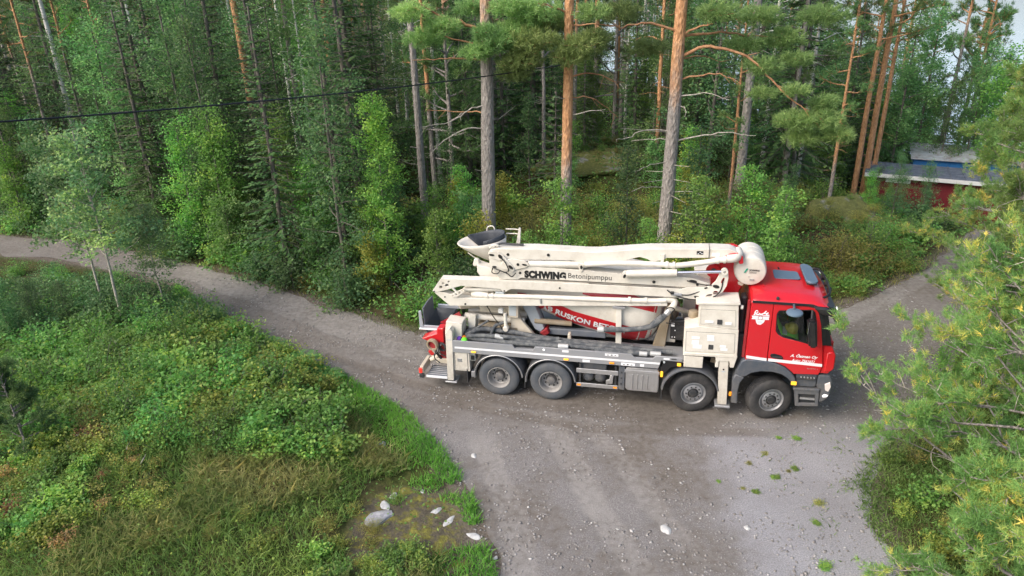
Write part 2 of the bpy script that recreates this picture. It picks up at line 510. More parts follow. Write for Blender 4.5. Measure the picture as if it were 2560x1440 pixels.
high = ramp(nt, nf, [(0.25, (0.29, 0.135, 0.07)), (0.5, (0.55, 0.285, 0.135)), (0.8, (0.72, 0.46, 0.27))]).outputs[0]
nt.links.new(mix(nt, f, low, high), b.inputs['Base Color'])
b.inputs['Roughness'].default_value = 0.85
bump(nt, b, math_n(nt, 'ADD', vor.outputs['Distance'], nf), 0.9, 0.05)
MT['pine_bark'] = mt

mt, nt, b = new_mat('dead_branch')
nf = noise(nt, 9, 4, 0.6, coords(nt))
nt.links.new(ramp(nt, nf, [(0.3, (0.23, 0.20, 0.17)), (0.7, (0.52, 0.49, 0.43))]).outputs[0], b.inputs['Base Color'])
b.inputs['Roughness'].default_value = 0.9; MT['dead_branch'] = mt
mt, nt, b = new_mat('orange_branch')
nf = noise(nt, 6, 4, 0.6, coords(nt))
nt.links.new(ramp(nt, nf, [(0.3, (0.26, 0.12, 0.06)), (0.7, (0.52, 0.29, 0.15))]).outputs[0], b.inputs['Base Color'])
b.inputs['Roughness'].default_value = 0.85; MT['orange_branch'] = mt
mt, nt, b = new_mat('grey_bark')
nf = noise(nt, 10, 5, 0.7, coords(nt, scale=(1, 1, 0.3)))
nt.links.new(ramp(nt, nf, [(0.3, (0.06, 0.055, 0.048)), (0.7, (0.22, 0.20, 0.17))]).outputs[0], b.inputs['Base Color'])
b.inputs['Roughness'].default_value = 0.9; bump(nt, b, nf, 0.7, 0.03); MT['grey_bark'] = mt
mt, nt, b = new_mat('birch_bark')
n1 = noise(nt, 5, 4, 0.6, coords(nt, scale=(0.6, 0.6, 6)))
n2 = noise(nt, 2.2, 3, 0.6, coords(nt))
f = math_n(nt, 'ADD', n1, math_n(nt, 'MULTIPLY', n2, 0.4))
nt.links.new(ramp(nt, f, [(0.50, (0.04, 0.038, 0.035)), (0.60, (0.60, 0.59, 0.55)), (1.0, (0.74, 0.73, 0.68))]).outputs[0], b.inputs['Base Color'])
b.inputs['Roughness'].default_value = 0.75; MT['birch_bark'] = mt
# ------------------------------------------------------------------ the setting: ground, road, lake
rng = np.random.default_rng(7)

def poly_from_px(pts): return np.array([ground(*p)[:2] for p in pts])

ROAD_PX_FAR = [(430, 652), (520, 674), (640, 708), (760, 742), (880, 786), (980, 822), (1050, 846)]
road_pts = [(-60, 47), (-45, 41.5), (-32, 35.2)]                       # far edge, from the left
road_pts += [tuple(ground(*p)[:2]) for p in [(0, 588), (160, 600), (300, 622)] + ROAD_PX_FAR]
road_pts += [(-1.4, 20.7), (1.5, 20.3), (4.5, 20.0), (7.2, 19.4)]      # behind the truck
road_pts += [tuple(ground(*p)[:2]) for p in [(2080, 772), (2160, 748), (2240, 709), (2300, 678), (2340, 650)]] + [(18.5, 26.2), (26, 29), (40, 31)]
road_pts += [(40, 28), (27, 26), (19.5, 23.6), (15.6, 20.8), (13.4, 17.8), (11.6, 15.9), (10.0, 14.2)]   # near edge from the right
road_pts += [(8.3, 12.9), (7.2, 11.8), (6.8, 10.5), (6.8, 9.0), (7.1, 6.5), (7.8, 2.0), (7.2, -8)]
road_pts += [(-1.5, -8), (-0.9, 2.0), (-0.7, 7.0)]
road_pts += [tuple(ground(*p)[:2]) for p in [(1228, 1440), (1208, 1370), (1188, 1300), (1168, 1240), (1138, 1190), (1100, 1130), (1050, 1080), (1000, 1030), (900, 970), (800, 920), (700, 872), (600, 826), (520, 776), (430, 712), (300, 675), (160, 650), (0, 632)]]
road_pts += [(-31, 32.2), (-45, 38.0), (-60, 43)]
ROAD = np.array(road_pts)

def poly_sd(P, poly):
    """signed distance to a polygon, negative inside; P (n,2)."""
    if len(P) < 40:
        a = poly; e = np.roll(poly, -1, 0) - poly
        w = P[:, None, :] - a[None]
        t = np.clip((w * e).sum(-1) / ((e * e).sum(-1) + 1e-12), 0, 1)
        d = np.sqrt((((w - t[..., None] * e) ** 2).sum(-1)).min(1))
        by = a[:, 1] + e[:, 1]
        c = (a[:, 1] > P[:, 1:2]) != (by > P[:, 1:2])
        xx = a[:, 0] + (P[:, 1:2] - a[:, 1]) / np.where(np.abs(e[:, 1]) < 1e-12, 1e-12, e[:, 1]) * e[:, 0]
        ins = (np.sum(c & (P[:, 0:1] < xx), 1) % 2) == 1
        return np.where(ins, -d, d)
    n = len(poly); d = np.full(len(P), 1e9); inside = np.zeros(len(P), bool)
    for i in range(n):
        a, b_ = poly[i], poly[(i + 1) % n]
        e = b_ - a; w = P - a
        t = np.clip((w @ e) / (e @ e + 1e-12), 0, 1)
        q = w - t[:, None] * e
        d = np.minimum(d, (q ** 2).sum(1))
        c = (a[1] > P[:, 1]) != (b_[1] > P[:, 1])
        xs = a[0] + (P[:, 1] - a[1]) / (b_[1] - a[1] + 1e-12) * e[0]
        inside ^= c & (P[:, 0] < xs)
    d = np.sqrt(d)
    return np.where(inside, -d, d)

def vnoise(x, y, s, seed=0):
    x = np.asarray(x) / s; y = np.asarray(y) / s
    xi = np.floor(x).astype(int); yi = np.floor(y).astype(int); fx = x - xi; fy = y - yi
    fx = fx * fx * (3 - 2 * fx); fy = fy * fy * (3 - 2 * fy)
    def hsh(a, b_):
        q = (a * 374761393 + b_ * 668265263 + seed * 1442695041) & 0xffffffff
        q = ((q ^ (q >> 13)) * 1274126177) & 0xffffffff
        return ((q ^ (q >> 16)) & 0xffff) / 65535.0
    return (hsh(xi, yi) * (1 - fx) + hsh(xi + 1, yi) * fx) * (1 - fy) + (hsh(xi, yi + 1) * (1 - fx) + hsh(xi + 1, yi + 1) * fx) * fy

def height(x, y):
    x = np.atleast_1d(np.asarray(x, float)); y = np.atleast_1d(np.asarray(y, float))
    d = poly_sd(np.stack([x, y], 1), ROAD)
    k = np.clip((d - 0.1) / 2.5, 0, 1); k = k * k * (3 - 2 * k)
    h = k * (0.25 * (vnoise(x, y, 3.0, 1) - 0.35) + 0.5 * (vnoise(x, y, 9.0, 2) - 0.3))
    h += k * 0.55 * np.exp(-(((x + 7.5) / 5.0) ** 2 + ((y - 13.5) / 4.0) ** 2))            # the overgrown bank left of the truck
    h += k * 1.5 * np.exp(-(((x - 4.6) / 5.0) ** 2 + ((y - 35) / 4.5) ** 2))               # mossy hump behind the pines
    h += k * 0.7 * np.exp(-(((x - 10.5) / 3.5) ** 2 + ((y - 26) / 3.0) ** 2))
    h += k * np.clip((y - 27) * 0.02, 0, 1.2) * (x < 12)
    s = 0.97 * x + 0.24 * y - 21
    h -= k * (np.clip(s, 0, 6) * 0.34 + np.clip(s - 6, 0, 18) * 0.14)                                                   # falls away to the lake
    h -= np.clip(-d, 0, 0.6) * 0.1                                                       # bed under the gravel sheet
    return h

def h1(x, y): return float(height(x, y)[0])

xs = np.concatenate([[-900, -500, -250, -140, -90], np.arange(-70, -34, 3), np.arange(-34, 32, 0.45), np.arange(32, 70, 3), [90, 140, 250, 500, 900]])
ys = np.concatenate([[-300, -120, -50, -20], np.arange(-10, 4, 1.5), np.arange(4, 42, 0.45), np.arange(42, 130, 3), [150, 200, 300, 500, 900, 1500]])
gx, gy = np.meshgrid(xs, ys)
gz = height(gx.ravel(), gy.ravel())
V = np.stack([gx.ravel(), gy.ravel(), gz], 1)
nx_ = len(xs); i = np.arange(len(ys) - 1)[:, None] * nx_; j = np.arange(nx_ - 1)[None, :]
Fc = np.stack([i + j, i + j + 1, i + nx_ + j + 1, i + nx_ + j], -1).reshape(-1, 4)

mt, nt, b = new_mat('forest_floor')
co = coords(nt)
n1 = noise(nt, 0.55, 5, 0.65, co); n2 = noise(nt, 6, 5, 0.7, co); n3 = noise(nt, 0.16, 3, 0.5, co)
c1 = ramp(nt, n2, [(0.25, (0.030, 0.040, 0.014)), (0.5, (0.062, 0.078, 0.022)), (0.75, (0.110, 0.110, 0.040))]).outputs[0]
c2 = ramp(nt, n2, [(0.25, (0.038, 0.028, 0.018)), (0.6, (0.085, 0.062, 0.038)), (0.8, (0.15, 0.12, 0.08))]).outputs[0]
base_c = mix(nt, ramp(nt, n1, [(0.45, (0, 0, 0)), (0.65, (1, 1, 1))]).outputs[0], c1, c2)
av = nt.nodes.new('ShaderNodeAttribute'); av.attribute_name = 'verge'
ab = nt.nodes.new('ShaderNodeAttribute'); ab.attribute_name = 'bare'
n4 = noise(nt, 3.5, 5, 0.7, co); n5 = noise(nt, 26, 3, 0.7, co)
soil = ramp(nt, n5, [(0.3, (0.075, 0.060, 0.046)), (0.7, (0.200, 0.175, 0.150))]).outputs[0]
moss = ramp(nt, n4, [(0.30, (0.060, 0.052, 0.036)), (0.46, (0.105, 0.092, 0.070)), (0.55, (0.14, 0.13, 0.045)), (0.66, (0.21, 0.20, 0.045)), (0.8, (0.27, 0.26, 0.24))]).outputs[0]
fv = ramp(nt, math_n(nt, 'ADD', math_n(nt, 'MULTIPLY', av.outputs['Fac'], 0.8), math_n(nt, 'MULTIPLY', n2, 0.5)), [(0.55, (0, 0, 0)), (0.85, (1, 1, 1))]).outputs[0]
base_c = mix(nt, ramp(nt, math_n(nt, 'ADD', ab.outputs['Fac'], math_n(nt, 'MULTIPLY', n4, 0.6)), [(0.5, (0, 0, 0)), (0.8, (1, 1, 1))]).outputs[0], base_c, moss)
base_c = mix(nt, fv, base_c, soil)
nt.links.new(base_c, b.inputs['Base Color'])
b.inputs['Roughness'].default_value = 0.95; b.inputs['Specular IOR Level'].default_value = 0.1
bump(nt, b, n2, 0.8, 0.08)
MT['forest_floor'] = mt
gm = fast_mesh('ground', V, Fc, MT['forest_floor'], smooth=True)
gd = poly_sd(V[:, :2], ROAD)
at_ = gm.attributes.new('verge', 'FLOAT', 'POINT'); at_.data.foreach_set('value', np.exp(-np.clip(gd, 0, 20) / 0.5).astype(np.float32))
rp_ = ground(1040, 1330)
bare_ = np.clip(1.5 - ((V[:, 0] - rp_[0]) / 1.25) ** 2 - ((V[:, 1] - rp_[1]) / 1.3) ** 2, 0, 1) * (gd > -0.3)
at_ = gm.attributes.new('bare', 'FLOAT', 'POINT'); at_.data.foreach_set('value', bare_.astype(np.float32))
go = link('ground', gm)
tag(go, 'mossy forest floor and grassy verge around the gravel road', kind='structure')

# gravel road: brown compacted dirt, grey loose gravel, pale wheel tracks
mt, nt, b = new_mat('gravel')
co = coords(nt)
geo = nt.nodes.new('ShaderNodeSeparateXYZ'); nt.links.new(co, geo.inputs[0])
X_, Y_ = geo.outputs[0], geo.outputs[1]
fine = noise(nt, 38, 4, 0.75, co); mid = noise(nt, 7, 5, 0.65, co); big = noise(nt, 0.5, 4, 0.6, co)
vor = nt.nodes.new('ShaderNodeTexVoronoi'); vor.inputs['Scale'].default_value = 24; nt.links.new(co, vor.inputs['Vector'])
dirt = ramp(nt, mid, [(0.25, (0.150, 0.132, 0.117)), (0.5, (0.212, 0.192, 0.173)), (0.75, (0.285, 0.264, 0.242))]).outputs[0]
grv = ramp(nt, fine, [(0.25, (0.105, 0.098, 0.098)), (0.5, (0.250, 0.240, 0.240)), (0.78, (0.46, 0.45, 0.45))]).outputs[0]
grv = mix(nt, 0.30, grv, ramp(nt, vor.outputs['Distance'], [(0.1, (0.75, 0.75, 0.75)), (0.6, (0.25, 0.25, 0.25))]).outputs[0], 'SOFT_LIGHT')
blue = ramp(nt, fine, [(0.2, (0.16, 0.16, 0.185)), (0.5, (0.36, 0.365, 0.40)), (0.8, (0.60, 0.61, 0.65))]).outputs[0]
def sstep(v, e0, e1):
    mr = nt.nodes.new('ShaderNodeMapRange'); mr.interpolation_type = 'SMOOTHSTEP'
    nt.links.new(v, mr.inputs[0]); mr.inputs[1].default_value = e0; mr.inputs[2].default_value = e1
    return mr.outputs[0]
def band(p0, p1, half, soft=0.18, wob=0.35):
    """mask of a straight strip of ground between two world points."""
    p0, p1 = np.array(p0), np.array(p1); e = p1 - p0; L_ = np.hypot(*e); e = e / L_
    nrm = np.array([-e[1], e[0]])
    d = math_n(nt, 'ADD', math_n(nt, 'ADD', math_n(nt, 'MULTIPLY', X_, nrm[0]), math_n(nt, 'MULTIPLY', Y_, nrm[1])), -float(nrm @ p0))
    d = math_n(nt, 'ADD', d, math_n(nt, 'MULTIPLY', math_n(nt, 'SUBTRACT', big, 0.5), wob * 2))
    t = math_n(nt, 'ADD', math_n(nt, 'ADD', math_n(nt, 'MULTIPLY', X_, e[0]), math_n(nt, 'MULTIPLY', Y_, e[1])), -float(e @ p0))
    mk = sstep(math_n(nt, 'ABSOLUTE', d), half + soft, half - 0.02)
    mk = math_n(nt, 'MULTIPLY', mk, sstep(t, -0.8, 0.6))
    return math_n(nt, 'MULTIPLY', mk, sstep(t, L_ + 0.8, L_ - 0.6))
loose = ramp(nt, math_n(nt, 'ADD', math_n(nt, 'MULTIPLY', big, 0.7), math_n(nt, 'MULTIPLY', mid, 0.4)), [(0.44, (0, 0, 0)), (0.60, (1, 1, 1))]).outputs[0]
near = sstep(Y_, 15.4, 13.4)
col = mix(nt, math_n(nt, 'MULTIPLY', loose, math_n(nt, 'ADD', math_n(nt, 'MULTIPLY', near, 0.6), 0.35)), dirt, grv)
bl = math_n(nt, 'MULTIPLY', sstep(math_n(nt, 'ADD', X_, math_n(nt, 'MULTIPLY', math_n(nt, 'SUBTRACT', big, 0.5), 3.0)), 3.7, 5.0), sstep(math_n(nt, 'ADD', Y_, math_n(nt, 'MULTIPLY', mid, 0.8)), 14.6, 13.6))
col = mix(nt, math_n(nt, 'MULTIPLY', bl, 0.75), col, blue)
pale = ramp(nt, mid, [(0.3, (0.285, 0.270, 0.258)), (0.7, (0.375, 0.360, 0.345))]).outputs[0]
tracks = None
for a_, b_, hw in (((0.75, 14.4), (2.3, 8.6), 0.20), ((-0.75, 13.6), (0.35, 8.0), 0.22), ((1.75, 14.0), (3.1, 10.0), 0.13), ((-14, 26.3), (-4, 19.3), 0.35), ((-12.2, 24.6), (-2.0, 17.0), 0.30), ((9.0, 18.6), (15, 22.6), 0.3)):
    k_ = band(a_, b_, hw)
    tracks = k_ if tracks is None else math_n(nt, 'MAXIMUM', tracks, k_)
trb = ramp(nt, math_n(nt, 'ADD', math_n(nt, 'MULTIPLY', mid, 0.7), math_n(nt, 'MULTIPLY', big, 0.5)), [(0.38, (0.15, 0.15, 0.15)), (0.68, (1, 1, 1))]).outputs[0]
col = mix(nt, math_n(nt, 'MULTIPLY', math_n(nt, 'MULTIPLY', tracks, trb), 0.6), col, pale)
rut = None
for a_, b_, hw in (((-2.4, 15.5), (1.6, 13.95), 0.10), ((1.4, 13.95), (5.8, 13.55), 0.12), ((-5.5, 18.0), (-0.8, 15.0), 0.12), ((-0.9, 15.8), (5, 14.0), 0.5)):
    k_ = band(a_, b_, hw, 0.15, 0.2)
    rut = k_ if rut is None else math_n(nt, 'MAXIMUM', rut, k_)
rutc = ramp(nt, mid, [(0.3, (0.128, 0.110, 0.094)), (0.7, (0.205, 0.182, 0.160))]).outputs[0]
col = mix(nt, math_n(nt, 'MULTIPLY', rut, 0.65), col, rutc)
wet = ramp(nt, big, [(0.3, (0.74, 0.73, 0.715)), (0.7, (0.95, 0.94, 0.92))]).outputs[0]
col = mix(nt, 1.0, col, wet, 'MULTIPLY')
nt.links.new(col, b.inputs['Base Color'])
b.inputs['Roughness'].default_value = 0.9; b.inputs['Specular IOR Level'].default_value = 0.2
hgt = math_n(nt, 'ADD', math_n(nt, 'MULTIPLY', fine, 0.6), math_n(nt, 'MULTIPLY', mid, 0.8))
hgt = math_n(nt, 'SUBTRACT', hgt, math_n(nt, 'MULTIPLY', math_n(nt, 'MAXIMUM', tracks, rut), 0.5))
bump(nt, b, hgt, 0.55, 0.05)
MT['gravel'] = mt

rp = []                                                          # ragged edge
for k_ in range(len(ROAD)):
    a_, b_ = ROAD[k_], ROAD[(k_ + 1) % len(ROAD)]
    L_ = np.hypot(*(b_ - a_))
    for t in np.arange(0, L_, 0.2): rp.append(a_ + (b_ - a_) * t / L_)
rp = np.array(rp)
for _ in range(12): rp = 0.5 * rp + 0.25 * (np.roll(rp, 1, 0) + np.roll(rp, -1, 0))
tn_ = np.roll(rp, -1, 0) - np.roll(rp, 1, 0); tn_ /= np.linalg.norm(tn_, axis=1)[:, None] + 1e-9
nz_ = (vnoise(rp[:, 0], rp[:, 1], 1.7, 3) - 0.5) * 0.6 + (vnoise(rp[:, 0], rp[:, 1], 0.55, 4) - 0.5) * 0.28
res = rp + np.stack([-tn_[:, 1], tn_[:, 0]], 1) * nz_[:, None]
bm = bmesh.new()
vs_ = [bm.verts.new((q[0], q[1], 0.0)) for q in res]
f = bm.faces.new(vs_)
bmesh.ops.triangulate(bm, faces=[f])
ro = bm_obj('road', bm, MT['gravel'], None, False, None)
for p in ro.data.polygons[:1]:
    if p.normal.z < 0: ro.data.flip_normals()
tag(ro, 'grey brown gravel road with a wide turning area under the truck', kind='structure')

# lake
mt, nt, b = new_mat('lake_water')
b.inputs['Base Color'].default_value = (0.50, 0.58, 0.64, 1); b.inputs['Roughness'].default_value = 0.12  # bright sky reflection painted into the water as a pale base colour
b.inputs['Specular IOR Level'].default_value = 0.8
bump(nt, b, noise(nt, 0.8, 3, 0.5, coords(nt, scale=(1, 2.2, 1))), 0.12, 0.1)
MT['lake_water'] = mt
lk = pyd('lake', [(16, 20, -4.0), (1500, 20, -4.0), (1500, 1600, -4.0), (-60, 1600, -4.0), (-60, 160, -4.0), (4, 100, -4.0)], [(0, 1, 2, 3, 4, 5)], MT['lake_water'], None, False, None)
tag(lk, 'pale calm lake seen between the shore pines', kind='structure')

# loose stones on the road
def pebbles(name, pts, sizes, mat, seed):
    r = np.random.default_rng(seed); n = len(pts)
    base = np.array([(1, 0, 0), (-1, 0, 0), (0, 1, 0), (0, -1, 0), (0, 0, 1), (0, 0, -0.6)], float)
    tri = np.array([(0, 2, 4), (2, 1, 4), (1, 3, 4), (3, 0, 4), (2, 0, 5), (1, 2, 5), (3, 1, 5), (0, 3, 5)])
    a = r.uniform(0, 2 * PI, n); ca, sa = np.cos(a), np.sin(a)
    Vb = base[None] * (1 + r.uniform(-0.3, 0.3, (n, 6, 1))) * sizes[:, None, None] * np.stack([r.uniform(0.7, 1.3, n), r.uniform(0.6, 1.0, n), r.uniform(0.22, 0.45, n)], 1)[:, None]
    Vr = np.stack([Vb[..., 0] * ca[:, None] - Vb[..., 1] * sa[:, None], Vb[..., 0] * sa[:, None] + Vb[..., 1] * ca[:, None], Vb[..., 2]], -1) + pts[:, None]
    Fb = tri[None] + (np.arange(n) * 6)[:, None, None]
    return fast_mesh(name, Vr.reshape(-1, 3), Fb.reshape(-1, 3), mat, np.repeat(r.random(n), 8))

mt, nt, b = new_mat('pebble')
a = nt.nodes.new('ShaderNodeAttribute'); a.attribute_name = 'tint'
nt.links.new(ramp(nt, a.outputs['Fac'], [(0.0, (0.20, 0.185, 0.17)), (0.5, (0.28, 0.265, 0.255)), (0.93, (0.37, 0.36, 0.355)), (1.0, (0.52, 0.51, 0.50))]).outputs[0], b.inputs['Base Color'])
b.inputs['Roughness'].default_value = 0.9
MT['pebble'] = mt
P = np.stack([rng.uniform(-12, 13, 60000), 8.0 + 16 * rng.random(60000) ** 1.3], 1)
dd = poly_sd(P, ROAD)
keep = (dd < 0.1) & ((vnoise(P[:, 0], P[:, 1], 1.1, 5) * 0.6 + vnoise(P[:, 0], P[:, 1], 0.35, 6) * 0.5 + np.clip(dd + 0.5, 0, 0.5) + np.clip((P[:, 0] - 4) * 0.15, 0, 0.3)) > 0.52)
P = P[keep][:15000]
po = link('gravel_stones', pebbles('gravel_stones', np.concatenate([P, np.full((len(P), 1), 0.004)], 1), 0.010 + 0.036 * rng.random(len(P)) ** 3.2, MT['pebble'], 11))
tag(po, 'loose grey gravel stones scattered over the road', kind='stuff')

# rock outcrop and single stones
mt, nt, b = new_mat('rock')
co = coords(nt); n1 = noise(nt, 3, 6, 0.7, co); n2 = noise(nt, 12, 4, 0.7, co)
nt.links.new(mix(nt, ramp(nt, n1, [(0.5, (0, 0, 0)), (0.68, (1, 1, 1))]).outputs[0], ramp(nt, n2, [(0.3, (0.20, 0.20, 0.22)), (0.7, (0.46, 0.46, 0.49))]).outputs[0], (0.13, 0.14, 0.05)), b.inputs['Base Color'])
b.inputs['Roughness'].default_value = 0.9; bump(nt, b, n2, 0.6, 0.03)
MT['rock'] = mt
mt, nt, b = new_mat('moss_rock')
co = coords(nt); n1 = noise(nt, 1.4, 6, 0.7, co); n2 = noise(nt, 9, 5, 0.75, co)
moss = ramp(nt, n2, [(0.25, (0.070, 0.082, 0.022)), (0.5, (0.130, 0.142, 0.038)), (0.8, (0.225, 0.215, 0.075))]).outputs[0]
nt.links.new(mix(nt, ramp(nt, n1, [(0.54, (0, 0, 0)), (0.66, (1, 1, 1))]).outputs[0], moss, ramp(nt, n2, [(0.3, (0.13, 0.13, 0.13)), (0.7, (0.32, 0.32, 0.31))]).outputs[0]), b.inputs['Base Color'])
b.inputs['Roughness'].default_value = 0.95; bump(nt, b, n2, 0.9, 0.06)
MT['moss_rock'] = mt
mt, nt, b = new_mat('pale_stone')
nt.links.new(ramp(nt, noise(nt, 14, 4, 0.6, coords(nt)), [(0.3, (0.33, 0.33, 0.33)), (0.7, (0.58, 0.58, 0.57))]).outputs[0], b.inputs['Base Color'])
b.inputs['Roughness'].default_value = 0.8; MT['pale_stone'] = mt

def rock(name, x, y, sx, sy, sz, mat, label, seed, group=None, cat='rock', z=None, sub=3):
    r = random.Random(seed)
    bm = bmesh.new(); bmesh.ops.create_icosphere(bm, subdivisions=sub, radius=1)
    off = [r.uniform(0, 50) for _ in range(3)]
    planes = [(Vector((r.gauss(0, 1), r.gauss(0, 1), r.gauss(0.2, 0.7))).normalized(), r.uniform(0.62, 0.9)) for _ in range(9)]
    from mathutils import noise as mn
    for v in bm.verts:
        for nn, dd_ in planes:
            k_ = v.co.dot(nn) - dd_
            if k_ > 0: v.co -= nn * k_ * 0.85
        q = Vector((v.co.x * 1.3 + off[0], v.co.y * 1.3 + off[1], v.co.z * 1.3 + off[2]))
        v.co *= 1 + 0.22 * mn.noise(q) + 0.08 * mn.noise(q * 3)
        if sub > 3: v.co *= 1 + 0.10 * mn.noise(q * 2.3) + 0.045 * mn.noise(q * 8) + 0.03 * mn.noise(q * 17)
    a_ = r.uniform(0, 6.28)
    bmesh.ops.scale(bm, vec=(sx, sy, sz), verts=bm.verts)
    bmesh.ops.rotate(bm, verts=bm.verts, cent=(0, 0, 0), matrix=Matrix.Rotation(a_ if sx < 1.5 else 0.3, 3, 'Z'))
    o = bm_obj(name, bm, mat, None, True, 30 if sub < 4 else 60)
    o.location = (x, y, (h1(x, y) if z is None else z) - sz * 0.25)
    tag(o, label, cat, group)
    return o

g = 'pale rock slabs in the mossy patch beside the road'
for k_, (px, py, sx, sy, sz, lab) in enumerate([
        (945, 1300, 0.36, 0.24, 0.055, 'largest flat grey rock slab in the mossy patch at the road edge'),
        (962, 1268, 0.17, 0.10, 0.035, 'small pale rock just above the largest slab in the mossy patch'),
        (985, 1244, 0.15, 0.08, 0.03, 'small white stone at the upper tip of the mossy patch'),
        (972, 1386, 0.24, 0.17, 0.045, 'grey rock slab lowest in the mossy patch'),
        (1122, 1304, 0.20, 0.08, 0.035, 'white rock at the road side of the mossy patch'),
        (1183, 1340, 0.17, 0.09, 0.035, 'pale rock closest to the gravel edge at the lower frame'),
        (1092, 1276, 0.16, 0.08, 0.03, 'small pale rock between the grass tongue and the mossy patch'),
        (955, 1118, 0.13, 0.10, 0.05, 'lone grey stone in the grass above the mossy patch'),
        (1055, 1230, 0.07, 0.05, 0.04, 'tiny white stone on the tip of the grass tongue')]):
    q = ground(px, py); rock('rock', q[0], q[1], sx, sy, sz, MT['rock'] if k_ in (0, 3, 7) else MT['pale_stone'], lab, 40 + k_, g)
for k_, (px, py, s_, lab) in enumerate([(1663, 1325, 0.11, 'large white stone lying alone on the gravel at the bottom'), (1184, 1140, 0.075, 'white stone on the gravel beside the grass tongue'), (1238, 1396, 0.045, 'small white stone on the pale wheel track at the bottom'), (1868, 1320, 0.06, 'pale stone on the bluish gravel patch')]):
    q = ground(px, py); rock('stone', q[0], q[1], s_ * 1.2, s_, s_ * 0.5, MT['pale_stone'], lab, 60 + k_, None, 'stone', 0.01)
q = ground(2095, 600)
rock('boulder', q[0] + 0.3, q[1] + 1.3, 3.0, 1.8, 1.5, MT['moss_rock'], 'big mossy yellow green boulder behind the truck cab', 71, None, 'boulder', h1(q[0], q[1] + 1.2) - 0.45, 5)
q = ground(2180, 590)
rock('boulder', q[0] + 0.1, q[1] + 0.6, 0.65, 0.5, 0.55, MT['rock'], 'dark grey boulder beside the big mossy one', 72, None, 'boulder')
q = ground(1500, 480)
rock('boulder', q[0], q[1] + 0.5, 3.6, 2.0, 0.7, MT['moss_rock'], 'low mossy rock hump behind the middle pine trunks', 73, None, 'boulder', h1(q[0], q[1] + 0.5) - 0.3, 5)

# sheds by the lake
mt, nt, b = new_mat('roof_sheet')
cw = coords(nt); wv = nt.nodes.new('ShaderNodeTexWave'); wv.inputs['Scale'].default_value = 5.0; nt.links.new(cw, wv.inputs[0])
nf = noise(nt, 3, 5, 0.7, cw)
nt.links.new(ramp(nt, nf, [(0.3, (0.075, 0.09, 0.115)), (0.7, (0.20, 0.225, 0.265))]).outputs[0], b.inputs['Base Color'])
b.inputs['Roughness'].default_value = 0.85; b.inputs['Specular IOR Level'].default_value = 0.2; bump(nt, b, wv.outputs['Fac'], 0.5, 0.05); MT['roof_sheet'] = mt
mt, nt, b = new_mat('roof_pale')
nf = noise(nt, 2.5, 5, 0.75, coords(nt))
nt.links.new(ramp(nt, nf, [(0.3, (0.22, 0.17, 0.15)), (0.55, (0.42, 0.46, 0.50)), (0.8, (0.6, 0.63, 0.66))]).outputs[0], b.inputs['Base Color'])
b.inputs['Roughness'].default_value = 0.6; MT['roof_pale'] = mt

A_ = at(2168, 428, 33.0); B_ = at(2372, 447, 31.4)
EZ = (A_[2] + B_[2]) / 2
e = (B_ - A_)[:2]; W_ = np.hypot(*e) * 1.9
shed = empty('red_shed', (A_[0], A_[1], EZ - 2.55), math.atan2(e[1], e[0]))
tag(shed, 'dark red shed with grey sheet roof among trees by the lake', 'shed')
box('wall', 0.15, W_, 0.10, 0.22, 0, 2.45, MT['shed_red'], shed, 0.01)
box('wall', 0.15, 0.27, 0.223, 3.3, 0, 2.15, MT['shed_red'], shed, 0.01)
box('wall', W_ - 0.12, W_, 0.223, 3.3, 0, 2.15, MT['shed_red'], shed, 0.01)
box('wall', 0.273, W_ - 0.123, 3.18, 3.3, 0, 2.14, MT['shed_red'], shed, 0.01)
for k_ in range(14):
    x_ = 0.22 + k_ * W_ / 14
    box('board', x_, x_ + 0.04, 0.085, 0.098, 0.05, 2.4, MT['shed_red'], shed, 0)
bm = bmesh.new(); add_box(bm, -0.1, W_ + 0.3, -0.2, 3.6, 2.50, 2.58)
for v in bm.verts: v.co.z -= (v.co.y + 0.2) * 0.09
bm_obj('roof', bm, MT['roof_sheet'], shed, False, None)
for k_ in range(int(W_ / 0.55)):
    bm = bmesh.new(); add_box(bm, 0.2 + k_ * 0.55, 0.24 + k_ * 0.55, -0.2, 3.6, 2.583, 2.61)
    for v in bm.verts: v.co.z -= (v.co.y + 0.2) * 0.09
    bm_obj('roof_seam', bm, MT['roof_sheet'], shed, False, None)
box('fascia', -0.08, W_ + 0.28, -0.235, -0.205, 2.38, 2.56, MT['trim_white'], shed, 0.004)
dr = box('door', 0.95, 1.75, 0.05, 0.095, 0.05, 2.05, MT['shed_red'], shed, 0.004)
box('window', 0.85, 1.9, 0.04, 0.093, 2.12, 2.36, MT['trim_white'], shed, 0.004)
C_ = at(2286, 392, 38); D_ = at(2470, 408, 36.5)
e = (D_ - C_)[:2]
con = empty('blue_container', (C_[0], C_[1], (C_[2] + D_[2]) / 2 - 2.6), math.atan2(e[1], e[0]))
tag(con, 'blue storage container with pale roof behind the red shed', 'container')
box('wall', 0, 6.5, 0, 2.4, 0.1, 2.55, MT['shed_blue'], con, 0.02)
for k_ in range(26): box('rib', 0.1 + k_ * 0.245, 0.20 + k_ * 0.245, -0.03, -0.002, 0.2, 2.45, MT['shed_blue'], con, 0)
bm = bmesh.new(); add_box(bm, -0.15, 6.65, -0.2, 2.7, 2.553, 2.62)
for v in bm.verts: v.co.z += (v.co.y + 0.2) * 0.09
bm_obj('roof', bm, MT['roof_pale'], con, False, None)
# ------------------------------------------------------------------ the concrete pump truck
truck = empty('concrete_pump_truck', (TRUCK_X, TRUCK_Y, 0), -TRUCK_YAW)
tag(truck, 'red and cream four axle concrete mixer truck with folded pump boom', 'truck')
CR, RD, AN, BK, AL = MT['cream_paint'], MT['red_paint'], MT['anthracite'], MT['black_plastic'], MT['alu']

